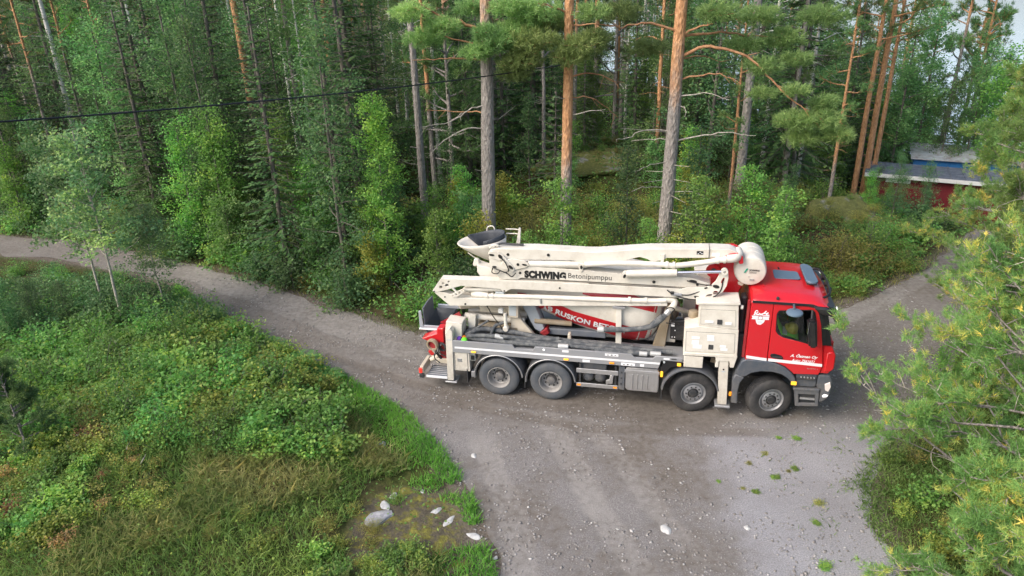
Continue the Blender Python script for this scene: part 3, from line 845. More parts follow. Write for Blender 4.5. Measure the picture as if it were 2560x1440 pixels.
def part(name, parent=truck):
    return empty(name, (0, 0, 0), 0, parent)

# chassis
ch = part('chassis')
for y_ in (0.80, 1.62):
    prism('frame_rail', [(-1.3, 0.80), (6.2, 0.80), (7.0, 0.72), (7.4, 0.72), (7.4, 0.98), (-1.3, 1.06)], y_, y_ + 0.09, MT['chassis'], ch)
for x_ in (-1.0, 0.65, 2.2, 3.6, 5.6): box('cross_member', x_, x_ + 0.12, 0.893, 1.617, 0.84, 1.0, MT['chassis'], ch)
for x_ in (0, 1.327, 4.793, 6.58): rod('axle', (x_, 0.42, 0.525), (x_, 2.08, 0.525), 0.075, MT['chassis'], ch)
for x_ in (0, 1.327):
    bm = bmesh.new(); bmesh.ops.create_uvsphere(bm, u_segments=14, v_segments=9, radius=0.24)
    bmesh.ops.translate(bm, verts=bm.verts, vec=(x_, 1.25, 0.53)); bm_obj('differential', bm, MT['chassis'], ch)
box('engine_block', 5.7, 7.3, 0.95, 1.55, 0.62, 1.5, MT['chassis'], ch, 0.03)
tube('exhaust_pipe', [(5.15, 0.45, 1.30), (5.5, 0.42, 1.28), (5.85, 0.5, 1.3), (6.1, 0.8, 1.25)], 0.085, MT['cement_brown'], ch, 12)

# wheels
def wheel_mesh(front):
    w = 0.37 if front else 0.30
    t = 0.525
    prof = [(0.035, 0.292), (0.012, 0.31), (0.0, 0.36), (0.0, 0.43), (0.012, 0.475), (0.030, 0.505), (0.055, t)]
    ng = 4 if front else 3
    for k_ in range(ng):
        c_ = 0.055 + (w - 0.11) * (k_ + 1) / (ng + 1)
        prof += [(c_ - 0.008, t), (c_ - 0.006, t - 0.014), (c_ + 0.006, t - 0.014), (c_ + 0.008, t)]
    prof += [(w - 0.055, t), (w - 0.03, 0.505), (w - 0.012, 0.475), (w, 0.43), (w, 0.36), (w - 0.012, 0.31), (w - 0.035, 0.292)]
    bm = bmesh.new(); add_lathe(bm, (0, 0, 0), (0, 1, 0), prof, 48, False, True)
    bmesh.ops.recalc_face_normals(bm, faces=bm.faces)
    ty = bpy.data.meshes.new('tyre'); bm.to_mesh(ty); bm.free(); finish(ty, MT['tyre_rubber' if front else 'tyre_dusty'], True, 28)
    bm = bmesh.new()
    if front:
        add_lathe(bm, (0, 0, 0), (0, 1, 0), [(0.03, 0.296), (0.012, 0.298), (0.010, 0.285), (0.05, 0.268), (0.085, 0.255), (0.075, 0.235), (0.035, 0.215), (0.03, 0.20), (0.03, 0.13), (0.2, 0.13), (0.2, 0.29), (0.03, 0.296)], 36, False)
    else:
        add_lathe(bm, (0, 0, 0), (0, 1, 0), [(0.03, 0.296), (0.010, 0.298), (0.008, 0.284), (0.04, 0.268), (0.17, 0.25), (0.185, 0.23), (0.19, 0.14), (0.28, 0.14), (0.28, 0.29), (0.03, 0.296)], 36, False)
    bmesh.ops.recalc_face_normals(bm, faces=bm.faces)
    ri = bpy.data.meshes.new('rim'); bm.to_mesh(ri); bm.free(); finish(ri, MT['rim_grey' if front else 'rim_dusty'], True, 30)
    bm = bmesh.new()
    if front: add_lathe(bm, (0, 0, 0), (0, 1, 0), [(0.0, 0), (0.0, 0.07), (0.006, 0.095), (0.03, 0.105), (0.06, 0.105)], 24)
    else: add_lathe(bm, (0, 0, 0), (0, 1, 0), [(0.06, 0), (0.06, 0.08), (0.075, 0.11), (0.20, 0.125), (0.20, 0.15)], 24)
    bmesh.ops.recalc_face_normals(bm, faces=bm.faces)
    hb = bpy.data.meshes.new('hub'); bm.to_mesh(hb); bm.free(); finish(hb, MT['chassis' if front else 'anthracite'], True, 30)
    bm = bmesh.new()
    for k_ in range(10):
        a_ = 2 * PI * k_ / 10; rr = 0.168 if front else 0.185
        y0, y1 = (0.022, 0.05) if front else (0.168, 0.20)
        add_rod(bm, (rr * math.cos(a_), y0, rr * math.sin(a_)), (rr * math.cos(a_), y1, rr * math.sin(a_)), 0.022, 8)
    nu = bpy.data.meshes.new('nut_ring'); bm.to_mesh(nu); bm.free(); finish(nu, MT['chassis'], True, 30)
    return ty, ri, hb, nu
WM = {True: wheel_mesh(True), False: wheel_mesh(False)}
def wheel(x, y, front, rz=0.0):
    o = empty('wheel', (x, y, 0.525), rz, truck)
    for nm, me in zip(('tyre', 'rim', 'hub', 'nut_ring'), WM[front]): link(nm, me, o)
for x_, fr_, st in ((0, False, 0), (1.327, False, 0), (4.793, True, R(11)), (6.58, True, R(17))):
    wheel(x_, 0.0 if not fr_ else 0.05, fr_, st)
    if not fr_: wheel(x_, 0.34, fr_, st)
    wheel(x_, 2.50 if not fr_ else 2.45, fr_, PI + st)
    if not fr_: wheel(x_, 2.16, fr_, PI + st)

# mudguards with a pale edge trim
def mudguard(cx, r_, a0, a1, y0, y1, mat, trim=True):
    n = 18; rows = []
    for k_ in range(n + 1):
        a_ = R(a0 + (a1 - a0) * k_ / n)
        rows.append((cx + r_ * math.cos(a_), 0.56 + r_ * math.sin(a_), a_))
    V_, F_ = [], []
    for x_, z_, a_ in rows:
        for yy, rr in ((y0, -0.03), (y0, 0.0), (y0 + 0.02, 0.012), (y1, 0.012), (y1, -0.008), (y0 + 0.02, -0.008)):
            V_.append((x_ + rr * math.cos(a_), yy, z_ + rr * math.sin(a_)))
    for k_ in range(n):
        for q in range(6):
            q2 = (q + 1) % 6
            F_.append((k_ * 6 + q, k_ * 6 + q2, k_ * 6 + 6 + q2, k_ * 6 + 6 + q))
    F_ += [tuple(range(6)), tuple(range(n * 6, n * 6 + 6))[::-1]]
    g_ = pyd('mudguard', V_, F_, mat, truck, True, 40)
    if trim: tube('edge_trim', [(x_, y0 - 0.006, z_) for x_, z_, a_ in rows], 0.011, AL, g_, 6, 2)
for x_, fy in ((0.0, -0.02), (1.327, -0.02)):
    mudguard(x_, 0.635, 178, 62 if x_ else 8, fy, 0.62, AN) if False else None
mudguard(0.0, 0.625, 186, 4, -0.01, 0.64, AN); mudguard(1.327, 0.625, 186, 4, -0.01, 0.64, AN)
mudguard(0.0, 0.625, 186, 4, 1.86, 2.51, AN, False); mudguard(1.327, 0.625, 186, 4, 1.86, 2.51, AN, False)
mudguard(4.70, 0.67, 176, 12, -0.02, 0.5, AN, False); mudguard(4.70, 0.67, 176, 12, 2.0, 2.52, AN, False)
for x_ in (-0.84, 0.66, 4.03): box('mud_flap', x_, x_ + 0.02, 0.03, 0.6, 0.28, 0.70, MT['chassis'], truck, 0.003)

# deck with side rail
dk = part('deck')
box('floor', -1.15, 4.9, 0.05, 0.78, 1.36, 1.39, MT['deck_grey'], dk, 0.004)
box('floor', -1.15, 4.9, 1.72, 2.45, 1.36, 1.39, MT['deck_grey'], dk, 0.004)
rail_pts = [(-1.17, 1.17), (3.93, 1.17), (3.99, 1.40), (4.46, 1.40), (4.46, 1.50), (3.86, 1.50), (3.78, 1.42), (3.36, 1.42), (3.28, 1.50), (0.95, 1.50), (0.89, 1.405), (0.44, 1.405), (0.38, 1.50), (-1.17, 1.50)]
sr_ = prism('side_rail', rail_pts, 0.0, 0.05, MT['deck_grey'], dk, 0.006)
prism('side_rail', rail_pts, 2.45, 2.50, MT['deck_grey'], dk, 0.006)
box('reflective_strip', -1.11, 3.96, -0.008, -0.001, 1.285, 1.335, MT['white_film'], dk, 0.001)
for x_, mt_ in ((-0.62, 'amber_lit'), (1.72, 'amber_lit'), (2.83, 'amber_lens')):
    box('marker_lamp', x_ - 0.06, x_ + 0.06, -0.025, -0.001, 1.205, 1.25, MT[mt_], dk, 0.008)
lathe('round_lamp', (1.17, -0.015, 1.44), (0, 1, 0), [(0, 0.0), (0.0, 0.02), (0.014, 0.028)], MT['white_lit'], dk, 12)
for x0, x1, z0, z1 in ((1.62, 1.78, 1.415, 1.475), (2.66, 2.98, 1.41, 1.475), (2.12, 2.3, 1.19, 1.26), (3.05, 3.38, 1.185, 1.262), (3.50, 3.60, 1.19, 1.26), (4.04, 4.18, 1.43, 1.475), (4.22, 4.34, 1.44, 1.47)):
    st_ = box('sticker', x0, x1, -0.004, -0.001, z0, z1, MT['white_film' if x0 < 4.2 else 'chassis'], dk, 0)
    if x1 - x0 > 0.3:
        for k_ in range(3): box('print_mark', x0 + 0.05 + k_ * 0.09, x0 + 0.09 + k_ * 0.09, -0.007, -0.005, z0 + 0.02, z0 + 0.035 + 0.01 * (k_ % 2), MT['ink_black'], st_, 0)
prism('corner_plate', [(3.99, 1.17), (4.06, 1.38), (4.42, 1.38), (4.40, 1.27), (4.2, 1.20), (4.10, 1.05), (4.0, 1.0)], 0.03, 0.08, BK, dk, 0.005)
lathe('valve_knob', (4.06, 0.0, 1.345), (0, 1, 0), [(0, 0), (0, 0.02), (0.03, 0.03)], MT['grey_box'], dk, 10)
box('marker_lamp', 4.36, 4.45, -0.03, 0.02, 1.29, 1.36, MT['amber_lit'], dk, 0.01)
box('marker_lamp', 3.99, 4.05, 0.0, 0.05, 0.94, 1.09, MT['amber_lit'], dk, 0.012)

# rear: outrigger leg, tool box, step, lamps
ol = part('rear_outrigger')
prism('leg_tube', [(-1.36, 0.33), (-1.19, 0.33), (-1.15, 1.69), (-1.15, 1.74), (-1.21, 1.84), (-1.27, 1.80), (-1.33, 1.68)], 0.0, 0.20, CR, ol, 0.01)
prism('foot_plate', [(-1.42, 0.27), (-1.11, 0.27), (-1.11, 0.31), (-1.42, 0.31)], -0.03, 0.34, MT['rim_grey'], ol, 0.008)
prism('top_housing', [(-1.42, 1.55), (-0.98, 1.40), (-0.95, 1.88), (-1.36, 1.92)], 0.22, 0.62, CR, ol, 0.012)
box('label_strip', -1.30, -1.20, -0.004, -0.001, 1.50, 1.525, MT['grey_box'], ol, 0)
o2 = part('rear_outrigger')
prism('leg_tube', [(-1.36, 0.33), (-1.19, 0.33), (-1.15, 1.69), (-1.21, 1.84), (-1.33, 1.68)], 2.30, 2.50, CR, o2, 0.01)
prism('foot_plate', [(-1.42, 0.27), (-1.11, 0.27), (-1.11, 0.31), (-1.42, 0.31)], 2.16, 2.53, MT['rim_grey'], o2, 0.008)
tb = box('tool_box', -1.18, -0.75, 0.05, 0.55, 0.61, 1.24, CR, truck, 0.012)
box('door_gap', -1.135, -0.80, 0.046, 0.049, 0.655, 1.20, MT['ink_black'], tb, 0)
box('door', -1.128, -0.807, 0.036, 0.0455, 0.662, 1.193, CR, tb, 0.003)
box('latch', -1.07, -0.95, 0.028, 0.0355, 0.885, 0.985, MT['rim_grey'], tb, 0.004)
prism('socket_bracket', [(-0.74, 0.93), (-0.60, 0.93), (-0.60, 1.15), (-0.74, 1.12)], 0.06, 0.30, AL, truck, 0.006)
box('socket_box', -0.72, -0.62, 0.050, 0.058, 0.96, 1.09, BK, truck, 0.003)
box('lamp_bracket', -0.74, -0.62, 0.08, 0.25, 0.44, 0.60, MT['rim_grey'], truck, 0.006)

rs = part('rear_step')
stp = box('tread_plate', -1.93, -1.37, 0.02, 0.55, 0.37, 0.42, MT['hopper_grey'], rs, 0.006)
for k_ in range(5): box('grip_bar', -1.90, -1.40, 0.09 + k_ * 0.09, 0.115 + k_ * 0.09, 0.421, 0.432, MT['rim_grey'], stp, 0.003)
box('edge_bar', -1.935, -1.365, 0.0, 0.019, 0.36, 0.425, MT['white_film'], rs, 0.004)
box('rear_beam', -2.10, -2.0, 0.02, 0.62, 0.46, 0.66, MT['cream_dirty'], rs, 0.012)
box('tail_lamp', -2.115, -2.04, -0.02, 0.019, 0.48, 0.62, MT['red_lens'], rs, 0.008)
box('lamp_box', -2.11, -1.99, -0.01, 0.05, 0.34, 0.455, MT['chassis'], rs, 0.008)
box('rear_beam', -2.10, -2.0, 1.9, 2.48, 0.46, 0.66, MT['cream_dirty'], rs, 0.012)
box('cross_bar', -2.02, -1.4, 0.66, 0.74, 0.5, 0.6, MT['cream_dirty'], rs, 0.01)
rod('support_arm', (-1.95, 0.45, 0.62), (-1.60, 0.55, 0.78), 0.065, MT['cream_dirty'], rs, 10)
box('support_arm', -1.72, -1.35, 0.25, 0.42, 0.66, 0.80, MT['cream_dirty'], rs, 0.02)

# hopper with splash flap and red outlet
hp = part('hopper')
Vh = [(-2.14, 0.60, 1.52), (-1.50, 0.60, 1.62), (-1.50, 1.75, 1.62), (-2.14, 1.75, 1.52), (-1.95, 0.80, 1.0), (-1.55, 0.80, 1.0), (-1.55, 1.55, 1.0), (-1.95, 1.55, 1.0)]
bm = bmesh.new(); vv = [bm.verts.new(p) for p in Vh]
for q in ((0, 1, 5, 4), (1, 2, 6, 5), (2, 3, 7, 6), (3, 0, 4, 7), (4, 5, 6, 7)): bm.faces.new([vv[k_] for k_ in q])
bmesh.ops.solidify(bm, geom=list(bm.faces), thickness=0.02)
bm_obj('bin', bm, MT['hopper_grey'], hp, True, 30)
box('rim_bar', -2.22, -1.52, 0.53, 0.60, 1.46, 1.50, MT['white_film'], hp, 0.006)
box('rim_bar', -2.2, -1.52, 0.56, 0.595, 1.505, 1.58, MT['hopper_light'], hp, 0.006)
pyd('splash_flap', [(-2.09, 0.58, 1.56), (-2.09, 1.36, 1.58), (-2.10, 1.36, 2.06), (-2.11, 0.95, 2.08), (-2.12, 0.62, 2.04), (-2.06, 0.58, 1.56), (-2.06, 1.36, 1.58), (-2.07, 1.36, 2.06), (-2.08, 0.95, 2.08), (-2.09, 0.62, 2.04)],
    [(4, 3, 2, 1, 0), (5, 6, 7, 8, 9), (0, 1, 6, 5), (1, 2, 7, 6), (2, 3, 8, 7), (3, 4, 9, 8), (4, 0, 5, 9)], MT['hopper_grey'], hp, False, None)
prism('flap_stay', [(-2.20, 1.52), (-2.10, 1.54), (-2.13, 2.0), (-2.20, 1.99)], 0.54, 0.57, MT['hopper_light'], hp, 0.004)
pyd('side_sheet', [(-1.66, 0.62, 1.66), (-1.13, 0.62, 2.0), (-1.13, 0.66, 2.0), (-1.66, 0.66, 1.66), (-1.50, 0.62, 1.60), (-1.08, 0.62, 1.90), (-1.08, 0.66, 1.90), (-1.50, 0.66, 1.60)], [(0, 1, 5, 4), (3, 7, 6, 2), (0, 3, 2, 1), (1, 2, 6, 5), (4, 5, 6, 7), (0, 4, 7, 3)], MT['dark_red'], hp, False, None)
box('far_edge', -1.95, -1.2, 1.36, 1.42, 1.72, 1.82, MT['hopper_light'], hp, 0.01)
prism('outlet_cover', [(-2.05, 1.37), (-1.98, 1.34), (-1.88, 1.30), (-1.55, 1.28), (-1.46, 1.30), (-1.46, 1.70), (-1.62, 1.69), (-1.63, 1.54), (-1.80, 1.48)], 0.22, 0.5, RD, hp, 0.012)
lathe('outlet_ring', (-1.74, 0.05, 1.28), (0.25, 1, 0.1), [(0, 0.115), (0.0, 0.155), (0.03, 0.165), (0.06, 0.155), (0.10, 0.155), (0.10, 0.115)], MT['cement_brown'], hp, 28, False, True)
lathe('outlet_throat', (-1.73, 0.10, 1.28), (0.25, 1, 0.1), [(0, 0.11), (0.3, 0.11)], MT['dark_red'], hp, 20)
lathe('clamp_ring', (-1.50, 0.12, 1.21), (0.35, 1, 0.1), [(0, 0.10), (0, 0.12), (0.05, 0.125), (0.07, 0.10)], MT['chassis'], hp, 20, False, True)
prism('swing_arm', [(-1.90, 1.02), (-1.80, 1.10), (-1.70, 1.03), (-1.74, 0.94), (-1.82, 0.90)], 0.18, 0.34, RD, hp, 0.01)
rod('swing_cylinder', (-1.76, 0.24, 1.08), (-1.55, 0.30, 0.72), 0.035, MT['chassis'], hp, 10)
rod('swing_cylinder', (-1.76, 0.2, 1.1), (-1.70, 0.22, 0.98), 0.045, CR, hp, 10)
prism('valve_housing', [(-1.62, 0.75), (-1.36, 0.75), (-1.36, 1.25), (-1.50, 1.25), (-1.62, 1.1)], 0.3, 0.7, MT['dark_red'], hp, 0.02)
for k_, (a_, b_) in enumerate((((-1.66, 0.16, 1.1), (-1.60, 0.2, 0.7)), ((-1.58, 0.16, 1.2), (-1.40, 0.2, 0.9)))):
    tube('hydraulic_line', [a_, ((a_[0] + b_[0]) / 2 - 0.08, 0.12, (a_[2] + b_[2]) / 2), b_], 0.016, MT['chassis'], hp, 6)

# pump kit under the rear arm end
pk = part('pump_unit')
box('valve_block', -0.62, 0.25, 0.75, 1.1, 1.98, 2.16, MT['cream_dirty'], pk, 0.02)
rod('pump_cylinder', (-1.02, 0.78, 1.84), (0.55, 0.78, 1.80), 0.085, CR, pk, 14)
rod('pump_cylinder', (-1.02, 1.15, 1.84), (0.55, 1.15, 1.80), 0.085, CR, pk, 14)
prism('cylinder_mount', [(-0.90, 1.50), (-0.72, 1.50), (-0.68, 1.96), (-0.84, 1.97), (-0.90, 1.80)], 0.60, 0.68, CR, pk, 0.01)
box('pump_bed', -0.65, 0.4, 0.62, 1.9, 1.58, 1.68, MT['cement_brown'], pk, 0.01)
box('oil_box', -0.92, -0.68, 0.9, 1.2, 2.02, 2.12, MT['grey_box'], pk, 0.01)
box('yellow_guard', -0.70, -0.35, 1.2, 1.4, 1.80, 2.0, MT['yellow_brown'], pk, 0.01)
box('yellow_guard', -0.2, 0.2, 1.15, 1.3, 2.06, 2.25, MT['yellow_brown'], pk, 0.01)
prism('pedestal_plate', [(0.22, 1.40), (0.90, 1.40), (0.45, 1.95), (0.42, 2.40), (0.22, 2.40)], 0.62, 0.72, MT['cream_dirty'], pk, 0.01)
box('screen_box', 0.18, 0.44, 0.54, 0.62, 1.98, 2.38, MT['cream_dirty'], pk, 0.015)
box('screen', 0.20, 0.38, 0.532, 0.539, 2.04, 2.33, MT['grey_box'], pk, 0.004)
rod('hand_lever', (0.12, 0.5, 1.72), (0.10, 0.52, 2.12), 0.045, CR, pk, 12)
lathe('lever_end', (0.12, 0.42, 1.70), (0, 1, 0), [(0, 0), (0, 0.06), (0.02, 0.075), (0.14, 0.075), (0.16, 0)], CR, pk, 14)
box('gauge_box', -0.06, 0.06, 0.46, 0.56, 2.12, 2.24, MT['trim_white'], pk, 0.008)
prism('chute', [(0.44, 2.32), (0.78, 2.36), (1.06, 1.62), (0.95, 1.50), (0.80, 1.58)], 0.78, 1.12, MT['hopper_light'], pk, 0.02)
prism('chute_tip', [(0.93, 1.50), (1.12, 1.66), (1.20, 1.52), (1.05, 1.40)], 0.74, 1.0, MT['dark_red'], pk, 0.02)
prism('drum_stand', [(0.55, 1.4), (1.0, 1.4), (0.72, 2.2), (0.42, 2.2)], 1.3, 1.42, MT['hopper_grey'], pk, 0.01)
tube('hydraulic_hose', [(-0.35, 0.55, 1.85), (-0.6, 0.5, 1.68), (-0.85, 0.35, 1.52), (-0.95, 0.3, 1.45)], 0.03, MT['hose_rubber'], pk, 8)
tube('hydraulic_hose', [(0.1, 0.55, 1.85), (-0.15, 0.5, 1.75), (-0.25, 0.45, 1.55), (-0.3, 0.45, 1.42)], 0.045, MT['hose_rubber'], pk, 8)
tube('cable', [(-0.4, 0.6, 2.28), (-0.2, 0.5, 2.0), (0.0, 0.5, 1.7), (0.02, 0.5, 1.45)], 0.014, MT['ink_black'], pk, 6)
lathe('rear_tank', (-1.12, 0.95, 2.13), (0, 1, 0), [(0, 0), (0.0, 0.12), (0.03, 0.2), (0.6, 0.2), (0.65, 0.1)], MT['cream_dirty'], pk, 20)
rod('rear_chute', (-1.2, 0.9, 2.18), (-0.5, 1.2, 2.2), 0.22, MT['cream_dirty'], pk, 18, 0.26)
box('pump_bed', 0.9, 2.6, 0.85, 1.0, 1.42, 1.60, MT['hopper_grey'], pk, 0.02)
rod('feed_pipe', (0.8, 0.8, 1.82), (1.75, 0.85, 1.78), 0.07, MT['cement_brown'], pk, 12)
prism('bracket', [(1.68, 1.45), (1.78, 1.45), (1.76, 1.68), (1.70, 1.68)], 0.45, 0.6, MT['cream_dirty'], pk, 0.008)

# mixer drum: tilted body of revolution
DY = 1.50
ax_o = np.array([3.4, DY, 2.22]); ax_d = np.array([-1, 0, 0.17]); ax_d = ax_d / np.linalg.norm(ax_d)
dprof_x = [(3.98, 0.30), (3.96, 0.60), (3.86, 0.80), (3.72, 0.93), (3.50, 1.0), (3.2, 1.01), (2.6, 1.0), (2.1, 0.95), (1.76, 0.90), (1.3, 0.81), (0.95, 0.735), (0.4, 0.60), (0.0, 0.52), (-0.4, 0.44), (-0.42, 0.36)]
dprof = [((3.4 - x_) / abs(ax_d[0]), r_) for x_, r_ in dprof_x]
drum = lathe('mixer_drum', tuple(ax_o), tuple(ax_d), dprof, CR, truck, 56, True, False, 50)
ds = np.array([q[0] for q in dprof]); dr_ = np.array([q[1] for q in dprof])
def drum_point(px, py, off):
    """where the sight line meets the drum skin, lifted by off (truck coordinates)."""
    o = to_truck(CAM); d_ = ray(px, py); d = np.array([d_[0] * cy_ - d_[1] * sy_, d_[0] * sy_ + d_[1] * cy_, d_[2]]); d /= np.linalg.norm(d)
    t = 12.0; last = None
    for _ in range(400):
        p = o + d * t; w = p - ax_o; s = w @ ax_d; rad = w - ax_d * s
        g_ = np.linalg.norm(rad) - np.interp(s, ds, dr_)
        if g_ < 0.002:
            return p + rad / (np.linalg.norm(rad) + 1e-9) * (off + 0.002)
        last = p; t += max(0.004, g_ * 0.6)
        if t > 26: break
    return None
def z12(x, y): return (1300 + x * 0.15625, 740 + y * 0.15625)
def decal(name, up, low, mat, off, nu=26, nv=6):
    up = np.array([z12(*q) for q in up]); low = np.array([z12(*q) for q in low])
    def samp(c, n):
        L_ = np.concatenate([[0], np.cumsum(np.hypot(*np.diff(c, axis=0).T))]); t = np.linspace(0, L_[-1], n)
        return np.stack([np.interp(t, L_, c[:, 0]), np.interp(t, L_, c[:, 1])], 1)
    U, Lw = samp(up, nu), samp(low, nu); idx = {}; V_, F_ = [], []
    for i_ in range(nu):
        for j_ in range(nv):
            q = U[i_] + (Lw[i_] - U[i_]) * j_ / (nv - 1); h = drum_point(q[0], q[1], off)
            if h is not None: idx[i_, j_] = len(V_); V_.append(h)
    for i_ in range(nu - 1):
        for j_ in range(nv - 1):
            k_ = [(i_, j_), (i_ + 1, j_), (i_ + 1, j_ + 1), (i_, j_ + 1)]
            if all(q in idx for q in k_): F_.append(tuple(idx[q] for q in k_))
    return pyd(name, V_, F_, mat, drum, True, None)
decal('red_band', [(240, 60), (690, 165), (850, 240), (1540, 435), (1770, 492), (2110, 545)], [(200, 150), (500, 292), (850, 425), (1300, 560), (1640, 665), (1750, 690), (2060, 712)], RD, 0.004)
decal('red_band', [(1000, -60), (1700, -60), (2215, 130)], [(1000, -30), (1720, 158), (2180, 270)], RD, 0.004)
decal('red_band', [(-40, -60), (100, -40)], [(-40, 30), (240, 60)], RD, 0.004, 8, 4)
decal('red_band', [(-100, -330), (700, -300), (1500, -260)], [(-100, -280), (700, -225), (1500, -150)], RD, 0.004)
# lettering along the band
me_, c_ = text_mesh('AB RUSKON BETONI', 0.042, 0.0, 0.0, 1.05)
base = np.array([z12(*q) for q in [(330, 205), (500, 240), (640, 300), (800, 365), (980, 420), (1180, 475), (1330, 510), (1560, 560), (1700, 590)]])
Lb = np.concatenate([[0], np.cumsum(np.hypot(*np.diff(base, axis=0).T))])
span = Lb[-1] - 4; lo, hi = c_.min(0), c_.max(0); sc_ = span / (hi[0] - lo[0])
hh = 11.6
nv_ = np.zeros_like(c_)
for k_, q in enumerate(c_):
    t = (q[0] - lo[0]) * sc_
    p = np.array([np.interp(t, Lb, base[:, 0]), np.interp(t, Lb, base[:, 1])])
    t2 = t + 3; p2 = np.array([np.interp(t2, Lb, base[:, 0]), np.interp(t2, Lb, base[:, 1])])
    e = (p2 - p) / (np.hypot(*(p2 - p)) + 1e-9); up_ = np.array([e[1], -e[0]])
    up_ = 0.5 * up_ + 0.5 * np.array([0.12, -1.0])
    p = p + up_ * (q[1] - 0.0) / (hi[1] - 0.0) * hh
    h = drum_point(p[0], p[1], 0.012)
    nv_[k_] = h if h is not None else (3, 1.5, 2.2)
me_.vertices.foreach_set('co', nv_.ravel().astype(np.float32)); me_.name = 'lettering'; finish(me_, MT['white_film'], False, None)
link('lettering', me_, drum)
lathe('drum_ring', tuple(ax_o + ax_d * 3.55), tuple(ax_d), [(0, 0.46), (0.0, 0.60), (0.14, 0.58), (0.14, 0.44)], MT['cream_dirty'], drum, 40, False, True)
gb = part('drum_drive')
lathe('gearbox', (4.35, DY - 0.2, 2.13), (-1, 0, 0.1), [(0, 0.0), (0, 0.16), (0.08, 0.26), (0.3, 0.28), (0.5, 0.22)], MT['cement_brown'], gb, 20)
prism('front_stand', [(3.72, 1.2), (4.05, 1.2), (4.18, 2.5), (4.05, 2.6)], 0.72, 0.82, MT['cement_brown'], gb, 0.02)
lathe('filter_canister', (4.66, 0.55, 2.33), (0, 0, 1), [(0, 0.09), (0.02, 0.115), (0.16, 0.115), (0.18, 0.10), (0.20, 0.03), (0.2, 0)], MT['cement_brown'], gb, 20)
rod('filter_stem', (4.66, 0.55, 2.2), (4.66, 0.55, 2.33), 0.05, MT['rim_grey'], gb, 10)
prism('oil_cooler', [(4.16, 1.74), (4.62, 1.70), (4.80, 1.70), (4.80, 2.26), (4.26, 2.23), (4.16, 2.17)], 0.48, 0.62, BK, gb, 0.01)
for k_ in range(10): box('cooler_fin', 4.30, 4.60, 0.470, 0.4785, 1.78 + k_ * 0.035, 1.79 + k_ * 0.035, MT['chassis'], gb, 0)
box('cooler_label', 4.17, 4.25, 0.472, 0.479, 2.08, 2.17, MT['white_film'], gb, 0)
for q in ((4.21, 1.80), (4.27, 1.80), (4.27, 1.98)): lathe('bolt', (q[0], 0.465, q[1]), (0, 1, 0), [(0, 0), (0, 0.012), (0.014, 0.012)], MT['white_film'], gb, 8)
box('white_panel', 3.90, 4.30, 0.86, 0.90, 1.45, 2.05, CR, gb, 0.01)
rod('drive_pipe', (4.2, 0.75, 2.45), (4.6, 0.85, 2.30), 0.06, MT['cream_dirty'], gb, 12)

# charge hopper at the top rear of the drum
chg = part('charge_hopper')
def scoop_mesh(name, scale, mat, off=0.0):
    V_, F_ = [], []
    n, mrow = 20, 6
    for i_ in range(n + 1):
        a_ = PI * 0.5 + PI * 2 * i_ / n
        for j_ in range(mrow + 1):
            t = j_ / mrow
            cxr, cyr, czr = -0.62, 1.45, 3.68
            rim_x = cxr + 0.62 * math.cos(a_) - 0.05
            rim_y = cyr + 0.50 * math.sin(a_)
            rim_z = czr + 0.08 * math.cos(a_) + 0.02
            bx_, by_, bz_ = -0.30 + 0.22 * math.cos(a_), 1.45 + 0.22 * math.sin(a_), 3.22
            k_ = t ** 1.25
            V_.append((rim_x * (1 - k_) + bx_ * k_, rim_y * (1 - k_) + by_ * k_, rim_z * (1 - t) + bz_ * t))
    for i_ in range(n):
        for j_ in range(mrow):
            p = i_ * (mrow + 1) + j_
            F_.append((p, p + mrow + 1, p + mrow + 2, p + 1))
    o = pyd(name, V_, F_, mat, chg, True, None)
    md = o.modifiers.new('shell', 'SOLIDIFY'); md.thickness = 0.03
    return o
scoop_mesh('funnel', 1, CR)
V_, F_ = [], []
for i_ in range(19):
    a_ = R(-75 + 215 * i_ / 18)
    rx_, ry_, rz_ = -0.67 + 0.595 * math.cos(a_), 1.45 + 0.475 * math.sin(a_), 3.70 + 0.08 * math.cos(a_)
    zt = max(rz_ + 0.02, 3.70 + 0.20 * np.clip((rx_ + 0.98) / 0.85, 0, 1))
    k_ = 0.6 ** 1.25
    V_ += [(rx_ * (1 - k_) + (-0.30 + 0.2 * math.cos(a_)) * k_, ry_ * (1 - k_) + (1.45 + 0.2 * math.sin(a_)) * k_, rz_ * 0.4 + 3.24 * 0.6), (rx_, ry_, rz_), (rx_ + 0.02, ry_, zt)]
for i_ in range(18):
    for q in (0, 1): F_.append((3 * i_ + q, 3 * i_ + 3 + q, 3 * i_ + 4 + q, 3 * i_ + 1 + q))
rf = pyd('rubber_collar', V_, F_, MT['collar_black'], chg, True, None)
rf.modifiers.new('shell', 'SOLIDIFY').thickness = 0.02
tube('hand_hoop', [(-0.66, 1.95, 3.72), (-0.62, 1.97, 3.86), (-0.48, 1.97, 3.88), (-0.42, 1.95, 3.74)], 0.016, CR, chg, 8)
tube('stay_rod', [(-0.98, 1.2, 3.42), (-0.72, 1.2, 3.24), (-0.55, 1.2, 3.18)], 0.014, CR, chg, 6)
for z_ in (3.80, 3.92): tube('ladder_rail', [(-0.08, 1.7, z_), (0.22, 1.7, z_), (0.30, 1.7, z_ - 0.06)], 0.016, CR, chg, 8)
prism('ladder_post', [(0.20, 3.55), (0.30, 3.55), (0.33, 3.98), (0.28, 4.0)], 1.60, 1.66, CR, chg, 0.006)
prism('chute_shield', [(-0.62, 3.30), (-0.40, 3.26), (0.20, 3.08), (0.20, 2.95), (-0.55, 2.98), (-0.62, 3.1)], 0.70, 1.0, CR, chg, 0.02)
